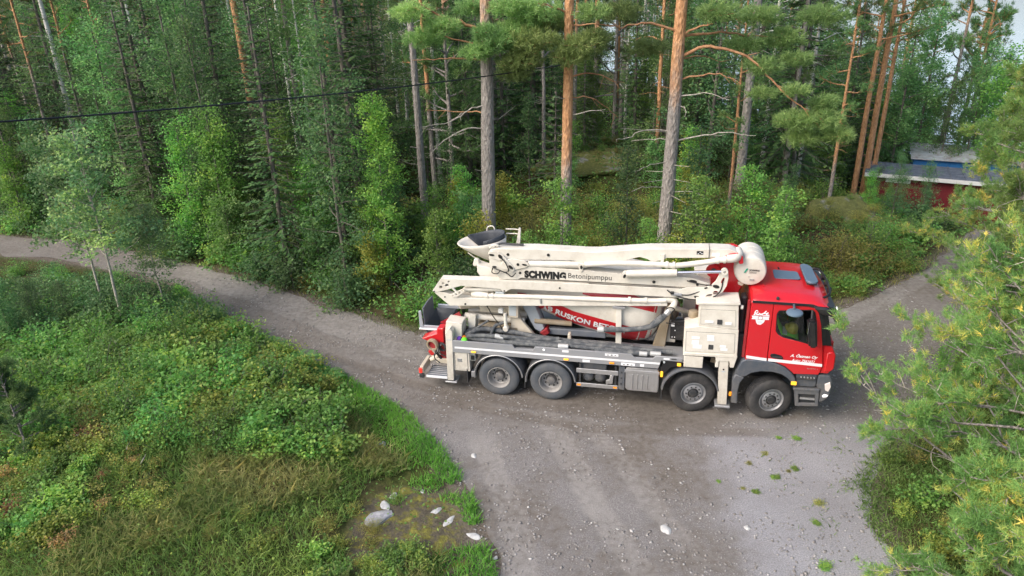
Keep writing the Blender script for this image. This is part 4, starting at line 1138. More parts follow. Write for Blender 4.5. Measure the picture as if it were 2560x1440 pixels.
prism('shield_tip', [(-0.76, 3.24), (-0.70, 3.42), (-0.60, 3.40), (-0.57, 3.30), (-0.68, 3.20)], 0.80, 0.92, CR, chg, 0.02)
prism('hopper_leg', [(-0.42, 2.4), (-0.30, 2.4), (-0.26, 3.3), (-0.36, 3.3)], 0.95, 1.03, MT['cream_dirty'], chg, 0.008)
prism('hopper_leg', [(-0.42, 1.5), (-0.30, 1.5), (-0.26, 3.3), (-0.36, 3.3)], 1.95, 2.03, MT['cream_dirty'], chg, 0.008)

# folded boom
bo = part('boom')
A_pts = [(-0.25, 3.73), (-0.2, 3.81), (-0.04, 3.86), (0.92, 3.9), (2.2, 3.89), (2.4, 3.9), (3.54, 4.04), (4.97, 4.11), (5.34, 4.11), (5.48, 4.06), (5.51, 3.99), (5.43, 3.94), (4.89, 3.89), (3.97, 3.84), (3.87, 3.78), (3.64, 3.72), (3.53, 3.79), (3.36, 3.83), (3.25, 3.8), (3.04, 3.73), (2.82, 3.68), (2.4, 3.58), (2.09, 3.48), (2.04, 3.45), (1.96, 3.56), (1.89, 3.64), (1.8, 3.66), (0.6, 3.62), (0.11, 3.6), (-0.17, 3.65)]
aa = prism('upper_arm', A_pts, 0.42, 0.80, CR, bo, 0.008)
D_pts = [(-0.20, 3.68), (-0.22, 3.64), (-0.19, 3.36), (-0.11, 3.29), (0.02, 3.1), (0.1, 3.08), (0.49, 3.1), (0.56, 3.145), (0.66, 3.145), (3.58, 3.155), (4.67, 3.14), (4.80, 3.16), (4.98, 3.26), (4.59, 3.38), (4.23, 3.41), (3.27, 3.38), (2.17, 3.43), (0.76, 3.45), (0.40, 3.52), (0.05, 3.60)]
da = prism('lettered_arm', D_pts, 0.40, 0.70, CR, bo, 0.008)
slot = lambda x, z, l, w_, a_: ellipse(x, z, l, w_, 10, a_)
knee = [(4.30, 2.89), (4.74, 2.87), (5.0, 2.93), (5.12, 3.0), (5.26, 3.13), (5.33, 3.28), (5.35, 3.47), (5.33, 3.64), (5.28, 3.69), (5.21, 3.67), (5.15, 3.56), (5.08, 3.38), (4.99, 3.27), (4.80, 3.20), (4.45, 3.18), (4.3, 3.12)]
plate('knee_plate', knee, [slot(4.96, 3.0, 0.09, 0.045, 0.5), slot(5.10, 3.09, 0.06, 0.05, 0.3), slot(4.80, 2.95, 0.05, 0.025, 0.2), slot(5.235, 3.40, 0.03, 0.08, -0.3), slot(5.27, 3.58, 0.045, 0.03, 0.5)], 0.31, 0.345, CR, bo, 0.004)
C_pts = [(-1.71, 2.67), (-1.46, 3.03), (0.34, 3.075), (2.85, 3.11), (4.40, 3.125), (4.5, 3.0), (4.54, 2.9), (2.85, 2.89), (0.34, 2.86), (0.24, 2.82), (0.19, 2.77), (0.14, 2.76), (0.09, 2.78), (0.05, 2.84), (-0.95, 2.86), (-1.1, 2.81), (-1.35, 2.72), (-1.63, 2.64)]
plate('third_arm', C_pts, [ellipse(-1.48, 2.79, 0.045, 0.04), ellipse(-1.32, 2.85, 0.05, 0.035, 12, 0.4), ellipse(-1.41, 2.90, 0.024, 0.024), ellipse(-1.26, 2.95, 0.026, 0.026)], 0.35, 0.58, CR, bo, 0.006)
box('arm_core', -1.2, -0.6, 0.40, 0.52, 2.87, 3.0, CR, bo, 0)
E_pts = [(-1.71, 2.67), (-1.63, 2.6), (-1.28, 2.29), (0.3, 2.40), (3.61, 2.63), (4.05, 2.655), (4.04, 2.75), (3.6, 2.735), (0.33, 2.58), (-0.88, 2.52), (-1.05, 2.53), (-1.36, 2.635), (-1.53, 2.66)]
prism('tip_arm', E_pts, 0.36, 0.57, CR, bo, 0.006)
plate('link_plate', [(-1.24, 2.61), (-0.90, 2.80), (-0.85, 2.79), (-0.86, 2.73), (-0.93, 2.66), (-1.07, 2.56), (-1.19, 2.555)], [ellipse(-1.08, 2.635, 0.035, 0.028), ellipse(-0.99, 2.685, 0.025, 0.038, 10, -0.6), ellipse(-0.91, 2.745, 0.018, 0.032, 10, -0.6), ellipse(-1.17, 2.59, 0.025, 0.015)], 0.325, 0.345, CR, bo, 0.003)
rod('link_bar', (-1.21, 0.36, 2.82), (-1.02, 0.36, 2.62), 0.028, CR, bo, 8)
prism('link_plate', [(-0.22, 3.72), (-0.16, 3.64), (0.05, 3.57), (0.16, 3.63), (0.10, 3.75), (-0.05, 3.82), (-0.18, 3.80)], 0.365, 0.415, CR, bo, 0.006)
prism('link_plate', [(0.08, 3.50), (0.16, 3.60), (0.36, 3.645), (0.62, 3.62), (0.75, 3.56), (0.77, 3.50), (0.70, 3.44), (0.50, 3.38), (0.30, 3.34), (0.14, 3.36), (0.07, 3.42)], 0.365, 0.395, CR, bo, 0.006)
prism('link_bar', [(0.05, 3.73), (0.12, 3.76), (0.40, 3.44), (0.42, 3.36), (0.34, 3.31), (0.25, 3.36), (0.22, 3.47)], 0.335, 0.362, CR, bo, 0.006)
def pin(x, y, z, r_=0.035, rx=None, rot=0.0, parent=bo):
    prism('pin', ellipse(x, z, rx or r_, r_, 12, rot), y - 0.008, y + 0.004, MT['ink_black'], parent, 0)
for x_, z_ in ((1.23, 3.77), (0.25, 3.73), (3.86, 3.90)): pin(x_, 0.415, z_, 0.035)
pin(-0.14, 0.36, 3.72, 0.026, 0.07, -0.1); pin(0.08, 0.328, 3.70, 0.04, 0.065, -0.9); pin(0.33, 0.328, 3.44, 0.035, 0.07, -0.7)
pin(0.50, 0.36, 3.51, 0.034); pin(0.66, 0.36, 3.51, 0.022, 0.06, -0.1); pin(0.54, 0.395, 3.28, 0.032); pin(-0.09, 0.395, 3.40, 0.024, 0.055)
pin(1.51, 0.346, 2.965, 0.022); pin(-0.87, 0.355, 2.37, 0.024); pin(-1.66, 0.346, 2.665, 0.018); pin(-1.39, 0.355, 2.53, 0.018); pin(0.145, 0.346, 2.80, 0.018)
pin(3.71, 0.395, 3.24, 0.038); pin(4.59, 0.395, 3.31, 0.034, 0.09, -0.1); pin(4.69, 0.395, 3.23, 0.03); pin(5.10, 0.306, 3.25, 0.04, 0.075, -0.2); pin(4.69, 0.306, 2.965, 0.028, 0.06); pin(4.88, 0.306, 3.20, 0.02, 0.04, 0.4)
side_text('lettering', 'SCHWING', 0.645, 1.655, 3.155, 3.355, 0.3965, MT['ink_black'], bo, 0.08, 0.0, 0.004, 1.10)
side_text('lettering', 'Betonipumppu', 1.71, 2.735, 3.175, 3.345, 0.3965, MT['ink_black'], bo, 0.0, 0.0, 0.004, 1.02)
def ram(p0, p1, rb, p2=None, rr=None):
    rod('ram_barrel', p0, p1, rb, CR, bo, 18)
    if p2 is not None: rod('ram_rod', p1, p2, rr, MT['chrome'], bo, 14)
ram((0.74, 0.47, 3.50), (1.98, 0.47, 3.55), 0.09)
ram((-0.89, 0.46, 2.72), (0.05, 0.46, 2.79), 0.056)
ram((3.08, 0.30, 3.45), (4.22, 0.30, 3.545), 0.088, (5.25, 0.30, 3.63), 0.038)
lathe('ram_eye', (5.25, 0.25, 3.635), (0, 1, 0), [(0, 0.03), (0, 0.075), (0.1, 0.075), (0.1, 0.03)], CR, bo, 16, False, True)
lathe('ram_eye', (3.06, 0.24, 3.44), (0, 1, 0), [(0, 0.0), (0, 0.07), (0.12, 0.075), (0.12, 0)], CR, bo, 16)
pin(3.04, 0.235, 3.41, 0.03, 0.05, 1.2)
prism('ram_lug', [(1.94, 3.62), (2.08, 3.60), (2.06, 3.44), (2.02, 3.38), (1.97, 3.44)], 0.38, 0.41, CR, bo, 0.005); pin(2.02, 0.375, 3.52, 0.03, 0.045, 1.57)
prism('ram_lug', [(3.83, 3.93), (3.92, 3.94), (3.90, 3.66), (3.84, 3.66)], 0.385, 0.415, CR, bo, 0.005)
def pipe(pts, r_, joints):
    tube('delivery_pipe', pts, r_, CR, bo, 14, 5)
    for j_ in joints:
        p = np.array(j_[0]); d_ = np.array(j_[1])
        lathe('pipe_coupling', tuple(p - d_ * 0.03), tuple(d_), [(0, r_), (0.0, r_ * 1.3), (0.06, r_ * 1.3), (0.06, r_)], CR, bo, 16, False, True)
pipe([(-0.72, 0.46, 2.60), (-0.26, 0.44, 2.60), (1.05, 0.40, 2.67), (2.6, 0.38, 2.72), (3.6, 0.38, 2.76), (4.02, 0.38, 2.80)], 0.062, [((-0.32, 0.44, 2.60), (1, 0, 0)), ((3.17, 0.38, 2.75), (1, 0, 0)), ((-0.18, 0.44, 2.605), (1, 0, 0)), ((3.55, 0.38, 2.765), (1, 0, 0))])
tube('delivery_pipe', [(-0.30, 0.44, 2.60), (-0.62, 0.50, 2.66), (-0.78, 0.58, 2.66)], 0.075, CR, bo, 12, 4)
pipe([(2.1, 0.36, 3.60), (2.83, 0.34, 3.68), (3.86, 0.34, 3.705), (4.19, 0.34, 3.70), (4.85, 0.34, 3.82), (5.09, 0.34, 3.88), (5.23, 0.34, 3.90), (5.42, 0.36, 3.94)], 0.066, [((3.98, 0.34, 3.705), (1, 0, 0)), ((4.13, 0.34, 3.70), (1, 0, 0)), ((5.08, 0.34, 3.88), (1, 0, 0.2)), ((5.23, 0.34, 3.90), (1, 0, 0.1))])
tube('pipe_elbow', [(5.28, 0.34, 3.92), (5.46, 0.36, 3.95), (5.54, 0.50, 3.98), (5.54, 0.75, 3.98)], 0.095, CR, bo, 14, 4)
for k_, q in enumerate(([(-0.12, 0.34, 3.40), (0.05, 0.30, 3.36), (0.25, 0.30, 3.28), (0.35, 0.32, 3.20), (0.45, 0.33, 3.30)], [(0.10, 0.31, 3.68), (0.22, 0.29, 3.55), (0.28, 0.30, 3.35), (0.15, 0.32, 3.30)], [(-0.12, 0.34, 3.39), (-0.14, 0.33, 3.28), (-0.02, 0.33, 3.25), (0.06, 0.34, 3.32)], [(2.2, 0.39, 3.10), (3.2, 0.385, 3.11), (4.1, 0.38, 3.12), (4.7, 0.375, 3.10)], [(4.02, 0.34, 3.08), (4.2, 0.29, 2.98), (4.6, 0.28, 2.90), (5.0, 0.29, 2.96), (5.2, 0.30, 3.15), (5.24, 0.30, 3.45)], [(4.45, 0.36, 3.33), (4.8, 0.33, 3.27), (5.0, 0.30, 3.28)], [(4.2, 0.33, 3.0), (4.5, 0.30, 3.0), (4.75, 0.32, 3.1)])):
    tube('hydraulic_line', q, 0.014, MT['ink_black'], bo, 6, 5)
box('valve_cluster', 4.12, 4.36, 0.27, 0.34, 2.97, 3.03, MT['rim_grey'], bo, 0.01)
box('valve_cluster', 4.10, 4.18, 0.265, 0.335, 3.0, 3.06, BK, bo, 0.008)
box('valve_cluster', -0.1, 0.12, 0.40, 0.50, 2.68, 2.73, MT['grey_box'], bo, 0.01)
box('plate_badge', 4.62, 4.76, 0.413, 0.4195, 3.965, 4.045, MT['ink_black'], bo, 0)
for q in ((4.64, 3.975), (4.68, 4.01), (4.72, 3.985)): box('badge_mark', q[0], q[0] + 0.03, 0.408, 0.4125, q[1], q[1] + 0.018, MT['white_film'], bo, 0)
box('sticker', 4.95, 5.12, 0.414, 0.4195, 3.94, 4.02, MT['white_film'], bo, 0)
box('strap', 4.885, 4.895, 0.40, 0.82, 3.875, 4.115, MT['chassis'], bo, 0)
for x0, x1 in ((2.55, 2.73), (3.38, 3.90)): box('sticker', x0, x1, 0.352, 0.3595, 2.655 + (x0 - 2.55) * 0.05, 2.705 + (x0 - 2.55) * 0.05, MT['white_film'], bo, 0)
prism('support_post', [(2.88, 1.39), (3.02, 1.39), (2.99, 2.50), (2.86, 2.50)], 0.40, 0.50, MT['cream_paint'], bo, 0.008)
box('support_saddle', 2.78, 3.08, 0.36, 0.56, 2.50, 2.56, MT['rim_grey'], bo, 0.006)
box('cable_clip', 1.03, 1.06, 0.33, 0.36, 2.52, 2.66, MT['rim_grey'], bo, 0.004)
tube('stowed_lines', [(-0.1, 0.55, 3.88), (0.05, 0.6, 3.93), (0.3, 0.6, 3.93), (0.6, 0.62, 3.92)], 0.028, MT['chassis'], bo, 8)
tube('stowed_lines', [(-0.22, 0.55, 3.84), (-0.12, 0.5, 3.92), (0.0, 0.52, 3.90)], 0.03, CR, bo, 8)
# end hose hanging from the boom tip
eh = part('end_hose')
tube('rubber_hose', [(2.58, 0.30, 1.96), (2.92, 0.30, 1.98), (3.27, 0.30, 2.02), (3.57, 0.30, 2.08), (3.78, 0.30, 2.18), (3.92, 0.32, 2.32), (4.04, 0.34, 2.47)], 0.066, MT['hose_rubber'], eh, 14)
rod('hose_coupling', (2.44, 0.30, 1.95), (2.60, 0.30, 1.96), 0.078, MT['hose_end'], eh, 16)
rod('hose_sleeve', (3.72, 0.30, 2.14), (3.98, 0.33, 2.40), 0.085, MT['hose_rubber'], eh, 14)
rod('hose_coupling', (4.03, 0.34, 2.46), (4.12, 0.36, 2.58), 0.075, AL, eh, 14)
tube('pipe_elbow', [(4.10, 0.36, 2.56), (4.19, 0.38, 2.68), (4.20, 0.42, 2.78), (4.08, 0.42, 2.80), (3.95, 0.40, 2.79)], 0.072, CR, eh, 14)
tube('safety_cable', [(4.02, 0.27, 2.62), (4.12, 0.26, 2.68), (4.22, 0.28, 2.62), (4.16, 0.28, 2.52), (4.24, 0.34, 2.3), (4.34, 0.40, 2.18), (4.05, 0.40, 2.2)], 0.014, MT['ink_black'], eh, 6)

# red turret and the tank above the cab
tu = part('turret')
prism('turret_column', [(4.75, 2.45), (5.62, 2.30), (5.60, 2.66), (5.70, 2.97), (5.74, 3.05), (5.70, 3.62), (5.60, 3.82), (5.50, 3.90), (5.20, 3.85), (5.02, 3.60), (4.98, 3.30), (5.05, 3.0)], 0.86, 1.50, RD, tu, 0.03)
lathe('turret_bearing', (5.15, 1.2, 2.05), (0, 0, 1), [(0, 0.42), (0.35, 0.42), (0.38, 0.36), (0.45, 0.36)], MT['dark_red'], tu, 28)
prism('turret_horn', [(5.30, 3.96), (5.40, 4.02), (5.48, 4.02), (5.54, 3.94), (5.56, 3.82), (5.62, 3.84), (5.61, 3.98), (5.52, 4.07), (5.38, 4.09)], 0.82, 0.90, RD, tu, 0.01)
prism('turret_horn', [(5.12, 3.90), (5.40, 3.975), (5.50, 3.94), (5.56, 3.80), (5.64, 3.82), (5.62, 3.98), (5.50, 4.06), (5.34, 4.03)], 0.36, 0.415, RD, tu, 0.008)
lathe('turret_boss', (5.05, 0.80, 3.42), (0, 1, 0), [(0, 0.05), (0, 0.16), (0.06, 0.17)], RD, tu, 20)
lathe('turret_pin', (5.05, 0.785, 3.44), (0, 1, 0), [(0, 0), (0, 0.06), (0.02, 0.06)], MT['chassis'], tu, 14)
prism('work_lamp', [(5.60, 3.20), (5.70, 3.16), (5.76, 3.26), (5.72, 3.36), (5.64, 3.34)], 0.62, 0.74, MT['cream_dirty'], tu, 0.01)
tank = lathe('water_tank', (5.83, 0.50, 3.575), (0.035, 1, 0), [(0, 0), (0.0, 0.10), (0.006, 0.22), (0.03, 0.325), (0.07, 0.35), (0.10, 0.355), (0.40, 0.355), (0.404, 0.361), (0.416, 0.361), (0.42, 0.355), (0.70, 0.355), (0.704, 0.361), (0.716, 0.361), (0.72, 0.355), (1.0, 0.355), (1.04, 0.335), (1.09, 0.2), (1.1, 0)], CR, truck, 40, True, False, 25)
prism('logo_slash', [(5.685, 3.555), (5.72, 3.555), (5.775, 3.655), (5.74, 3.655)], 0.484, 0.492, MT['green_logo'], tank, 0)
side_text('lettering', 'SCHWING', 5.80, 6.02, 3.60, 3.645, 0.486, MT['ink_black'], tank, 0.035, 0, -0.02)
side_text('lettering', 'Stetter', 5.80, 5.97, 3.545, 3.595, 0.486, MT['chassis'], tank, 0.0, 0, -0.02)
lathe('drain_cap', (5.80, 0.486, 3.46), (0, 1, 0), [(0, 0), (0, 0.015), (0.02, 0.02)], CR, tank, 10)
box('data_plate', 5.83, 5.93, 0.486, 0.499, 3.37, 3.40, MT['rim_grey'], tank, 0)
prism('tank_bracket', [(5.60, 3.22), (6.0, 3.22), (6.0, 3.27), (5.60, 3.27)], 0.9, 1.4, RD, truck, 0.008)

# side cabinets behind the cab, front outrigger
def cabinet(y0, y1, sgn):
    cb = part('side_cabinet')
    prism('lower_case', [(4.48, 1.58), (5.69, 1.62), (5.66, 2.335), (4.77, 2.37), (4.47, 2.30)], y0, y1, CR, cb, 0.012)
    prism('upper_case', [(4.77, 2.372), (5.655, 2.337), (5.60, 2.96), (4.76, 2.92)], y0 + 0.01, y1, CR, cb, 0.012)
    prism('cabinet_lid', [(4.68, 2.91), (5.64, 2.963), (5.63, 3.03), (4.68, 2.97)], y0 - 0.015, y1 + 0.02, CR, cb, 0.012)
    if sgn:
        for nm, q in (('door', [(4.53, 1.71), (5.61, 1.745), (5.585, 2.235), (4.515, 2.215)]), ('door', [(4.82, 2.435), (5.585, 2.42), (5.545, 2.815), (4.795, 2.80)])):
            yy = y0 if q[0][1] < 2 else y0 + 0.01
            cx_ = sum(p[0] for p in q) / 4; cz_ = sum(p[1] for p in q) / 4
            prism('door_gap', [(cx_ + (x - cx_) * 1.012, cz_ + (z - cz_) * 1.024) for x, z in q], yy - 0.0035, yy - 0.001, MT['ink_black'], cb, 0)
            prism(nm, q, yy - 0.013, yy - 0.004, CR, cb, 0.002)
        for x_, z_ in ((5.03, 1.80), (5.17, 2.455)): box('latch', x_, x_ + 0.11, y0 - 0.024, y0 - 0.0135, z_, z_ + 0.125, MT['chassis'], cb, 0.006)
        for x0, x1, z0, z1 in ((4.64, 4.82, 2.04, 2.11), (4.65, 4.81, 1.90, 2.01), (4.68, 4.88, 1.80, 1.90), (4.98, 5.14, 2.09, 2.17), (4.99, 5.15, 2.02, 2.085), (5.28, 5.42, 1.87, 1.93), (5.30, 5.46, 1.79, 1.855), (4.90, 5.09, 2.48, 2.54), (5.35, 5.49, 2.46, 2.53)):
            st_ = box('sticker', x0, x1, y0 - 0.0185, y0 - 0.0145, z0, z1, MT['white_film'], cb, 0)
        prism('bottom_lip', [(4.49, 1.60), (5.69, 1.635), (5.685, 1.70), (4.495, 1.67)], y0 - 0.03, y0 - 0.001, CR, cb, 0.006)
        box('drop_box', 4.51, 4.94, y0 - 0.01, y0 + 0.3, 1.28, 1.575, CR, cb, 0.01)
        box('drop_box_gap', 4.70, 5.3, y0 + 0.02, y0 + 0.3, 1.577, 1.60, BK, cb, 0)
        lathe('hinge_knob', (5.655, y0 + 0.08, 2.88), (1, 0, 0), [(0, 0.02), (0, 0.05), (0.05, 0.05), (0.05, 0)], CR, cb, 12)
cabinet(0.0, 0.55, True); cabinet(1.95, 2.5, False)
fo = part('front_outrigger')
prism('leg_tube', [(5.30, 1.58), (5.51, 1.58), (5.575, 0.33), (5.365, 0.33)], 0.0, 0.20, CR, fo, 0.01)
prism('foot_plate', [(5.30, 0.27), (5.65, 0.27), (5.65, 0.325), (5.30, 0.325)], -0.06, 0.26, MT['rim_grey'], fo, 0.01)
prism('guide_bracket', [(5.20, 1.62), (5.69, 1.64), (5.64, 1.36), (5.55, 1.36), (5.53, 1.52), (5.295, 1.51), (5.30, 1.34), (5.22, 1.34), (5.235, 1.5)], -0.02, 0.16, CR, fo, 0.01)
box('label_strip', 5.38, 5.46, -0.004, -0.001, 1.22, 1.25, MT['grey_box'], fo, 0)
pin(5.42, -0.002, 1.29, 0.02, None, 0, fo)
f2 = part('front_outrigger')
prism('leg_tube', [(5.30, 1.58), (5.51, 1.58), (5.575, 0.33), (5.365, 0.33)], 2.30, 2.50, CR, f2, 0.01)
prism('foot_plate', [(5.30, 0.27), (5.65, 0.27), (5.65, 0.325), (5.30, 0.325)], 2.24, 2.56, MT['rim_grey'], f2, 0.01)

# under the deck: side guard, air tanks, fuel tank
sg = part('side_guard')
box('guard_rail', 1.97, 2.99, 0.03, 0.06, 0.86, 0.98, AL, sg, 0.006)
box('guard_rail', 1.97, 2.99, 0.03, 0.06, 0.47, 0.575, AL, sg, 0.006)
for x_ in (2.03, 2.90): box('guard_post', x_, x_ + 0.05, 0.062, 0.10, 0.48, 1.1, MT['chassis'], sg, 0.004)
for x_ in (1.99, 2.88): box('reflector', x_, x_ + 0.09, 0.022, 0.029, 0.50, 0.545, MT['amber_lens'], sg, 0.003)
prism('hinge_clip', [(2.76, 0.62), (2.86, 0.62), (2.88, 0.85), (2.80, 0.86), (2.78, 0.74), (2.70, 0.70), (2.70, 0.58)], 0.02, 0.07, AL, sg, 0.006)
for x_ in (2.24, 2.54): lathe('air_tank', (x_, 0.16, 0.66), (0, 1, 0), [(0, 0), (0.0, 0.05), (0.02, 0.10), (0.06, 0.135), (0.6, 0.14), (0.62, 0.1)], AN, truck, 20)
box('frame_panel', 1.95, 3.0, 0.50, 0.54, 0.6, 1.15, MT['chassis'], truck, 0.01)
box('battery_box', 2.05, 2.70, 0.14, 0.5, 0.90, 1.14, AN, truck, 0.02)
ft = prism('fuel_tank', [(3.16, 0.53), (3.22, 0.46), (3.95, 0.46), (3.97, 0.55), (3.95, 1.08), (3.90, 1.13), (3.20, 1.11), (3.16, 1.06)], 0.05, 0.68, AL, truck, 0.02)
for x_ in (3.32, 3.44, 3.56, 3.68): box('tank_rib', x_, x_ + 0.025, 0.034, 0.049, 0.53, 0.93, AL, ft, 0.005)
box('tank_band', 3.14, 3.97, 0.036, 0.049, 0.97, 1.05, AL, ft, 0.005)
prism('tank_end_guard', [(3.0, 0.48), (3.15, 0.46), (3.15, 1.12), (3.0, 1.12)], 0.04, 0.5, AN, truck, 0.01)
for k_ in range(3): box('bolt_plate', 3.05, 3.09, 0.032, 0.039, 0.62 + 0.16 * k_, 0.66 + 0.16 * k_, MT['chassis'], truck, 0)

# ---------------------------------------------------------------- cab
cab = part('cab')
CW = 2.42
win = [(6.45, 2.38), (6.425, 2.80), (6.46, 2.89), (7.13, 2.955), (7.215, 2.90), (7.285, 2.67), (7.37, 2.09), (7.17, 2.10), (7.0, 2.145), (6.62, 2.225), (6.51, 2.29)]
prism('rear_side_panel', [(5.87, 1.60), (6.345, 1.62), (6.33, 3.05), (5.87, 3.06)], 0.0, 0.06, RD, cab, 0.008)
door_outer = [(6.36, 1.62), (6.55, 1.58), (6.75, 1.50), (6.90, 1.38), (6.96, 1.32), (7.49, 1.35), (7.545, 1.6), (7.475, 2.10), (7.395, 2.58), (7.30, 2.93), (7.22, 3.03), (6.34, 3.05)]
dor = plate('door', door_outer, [win], 0.0, 0.06, RD, cab, 0.006)
cxw, czw = 6.88, 2.5
plate('window_seal', [(cxw + (x - cxw) * 1.01, czw + (z - czw) * 1.012) for x, z in win], [[(cxw + (x - cxw) * 0.95, czw + (z - czw) * 0.94) for x, z in win]], 0.012, 0.03, BK, cab, 0.002)
plate('side_window', win, [], 0.016, 0.022, MT['window_glass'], cab, 0.001)
prism('door_inner_panel', [(6.42, 1.45), (7.42, 1.45), (7.34, 2.07), (7.0, 2.12), (6.62, 2.20), (6.46, 2.28)], 0.063, 0.09, MT['seat_fabric'], cab, 0)
prism('front_corner', [(7.50, 1.36), (7.70, 1.36), (7.79, 1.50), (7.77, 1.90), (7.70, 2.05), (7.66, 2.09), (7.49, 2.10), (7.555, 1.6)], 0.03, 0.30, RD, cab, 0.03)
prism('corner_flap', [(7.60, 1.42), (7.74, 1.44), (7.80, 1.52), (7.79, 1.86), (7.74, 1.94), (7.60, 1.92)], 0.012, 0.10, RD, cab, 0.02)
box('front_panel', 7.66, 7.78, 0.30, CW - 0.30, 1.36, 2.07, RD, cab, 0.03)
box('grille', 7.775, 7.80, 0.55, CW - 0.55, 1.40, 1.95, BK, cab, 0.008)
prism('front_corner', [(7.50, 1.36), (7.70, 1.36), (7.79, 1.50), (7.77, 1.90), (7.70, 2.05), (7.66, 2.09), (7.49, 2.10), (7.555, 1.6)], CW - 0.30, CW - 0.03, RD, cab, 0.03)
plate('far_side_panel', [(5.87, 1.60), (6.55, 1.58), (6.96, 1.32), (7.49, 1.35), (7.545, 1.6), (7.475, 2.10), (7.395, 2.58), (7.30, 2.93), (7.22, 3.03), (5.87, 3.06)], [win], CW - 0.06, CW, RD, cab, 0.006)
plate('side_window', win, [], CW - 0.03, CW - 0.024, MT['window_glass'], cab, 0.001)
box('rear_wall', 5.87, 5.92, 0.06, CW - 0.06, 1.55, 3.06, RD, cab, 0.01)
box('cab_floor', 5.93, 7.62, 0.07, CW - 0.07, 1.48, 1.54, MT['chassis'], cab, 0)
# roof as a smooth skin
xs_ = [5.86, 5.90, 6.05, 6.4, 6.9, 7.15, 7.32, 7.42, 7.48]
zx = [-0.10, -0.02, 0.0, 0.0, -0.01, -0.03, -0.08, -0.14, -0.20]
prof_y = [(0.0, 3.052), (0.015, 3.10), (0.06, 3.135), (0.14, 3.165), (0.24, 3.205), (0.32, 3.22), (0.7, 3.235), (CW / 2, 3.24)]
prof_y = prof_y + [(CW - y_, z_) for y_, z_ in prof_y[-2::-1]]
V_, F_ = [], []
for x_, dz in zip(xs_, zx):
    for y_, z_ in prof_y:
        V_.append((x_ + 0.10 * (1 - abs(y_ / CW * 2 - 1) ** 2) * max(0, (x_ - 7.1) / 0.38), y_, z_ + dz * min(1, (z_ - 3.04) / 0.16)))
ny = len(prof_y)
for i_ in range(len(xs_) - 1):
    for j_ in range(ny - 1): F_.append((i_ * ny + j_, i_ * ny + j_ + 1, (i_ + 1) * ny + j_ + 1, (i_ + 1) * ny + j_))
rfo = pyd('roof', V_, F_, RD, cab, True, 40)
box('roof_lining', 5.93, 7.3, 0.07, CW - 0.07, 3.0, 3.03, MT['seat_fabric'], cab, 0)
bm = bmesh.new(); add_prism(bm, [(6.47, 1.00), (6.98, 1.00), (7.02, 1.05), (7.01, 1.42), (6.97, 1.48), (6.50, 1.53), (6.45, 1.48), (6.44, 1.05)], 3.232, 3.255)
for v in bm.verts: v.co = Vector((v.co.x, v.co.z, v.co.y))
bevel_all(bm, 0.008); bm_obj('roof_hatch', bm, MT['visor_blue'], cab)
bm = bmesh.new(); add_prism(bm, [(7.09, 0.78), (7.16, 0.70), (7.30, 0.74), (7.37, 0.86), (7.36, 1.70), (7.28, 1.84), (7.16, 1.84), (7.09, 1.74)], 3.27, 3.33)
for v in bm.verts: v.co = Vector((v.co.x, v.co.z, v.co.y - (v.co.x - 7.1) * 0.12))
bevel_all(bm, 0.015); bm_obj('roof_unit', bm, MT['visor_blue'], cab)
box('roof_unit_base', 7.12, 7.33, 0.80, 1.76, 3.20, 3.265, MT['chassis'], cab, 0.01)
for x_ in (6.62,): rod('antenna_base', (x_, 1.62, 3.23), (x_ - 0.04, 1.62, 3.29), 0.02, BK, cab, 8, 0.008)
box('roof_marker', 6.38, 6.44, 0.02, 0.07, 3.13, 3.20, MT['chassis'], cab, 0.012)
box('roof_rib', 6.14, 6.18, 0.5, CW - 0.5, 3.235, 3.247, RD, cab, 0.004)
gut = [(5.88, 3.045), (7.06, 3.035), (7.19, 3.01), (7.28, 2.90), (7.375, 2.60), (7.465, 2.11), (7.53, 2.11), (7.47, 2.50), (7.38, 2.84), (7.26, 3.05), (7.14, 3.095), (5.88, 3.105)]
prism('gutter_trim', gut, -0.022, -0.002, BK, cab, 0.006)
prism('mirror_arm', [(7.14, 3.07), (7.36, 3.06), (7.56, 3.00), (7.66, 2.92), (7.67, 2.80), (7.585, 2.80), (7.55, 2.87), (7.44, 2.91), (7.30, 2.93)], -0.16, -0.03, BK, cab, 0.02)
prism('kerb_mirror', [(7.56, 2.80), (7.69, 2.80), (7.70, 2.93), (7.60, 2.97)], -0.26, -0.05, BK, cab, 0.03)
bm = bmesh.new(); add_box(bm, 7.02, 7.20, -0.34, -0.14, 2.18, 2.84)
for v in bm.verts: v.co.x += (2.84 - v.co.z) * 0.16
bevel_all(bm, 0.04, 2); bm_obj('mirror_housing', bm, BK, cab)
box('mirror_glass', 7.055, 7.062, -0.32, -0.16, 2.50, 2.80, MT['chrome'], cab, 0)
rod('mirror_stalk', (7.15, -0.02, 2.95), (7.12, -0.22, 2.80), 0.03, BK, cab, 8)
lathe('round_mirror', (6.75, -0.20, 3.0), (0.03, 0.08, -1), [(0, 0), (0.0, 0.12), (0.03, 0.17), (0.06, 0.175), (0.062, 0)], MT['visor_blue'], cab, 22)
rod('round_mirror_stalk', (6.75, -0.005, 3.07), (6.75, -0.14, 3.0), 0.028, MT['anthracite'], cab, 8)
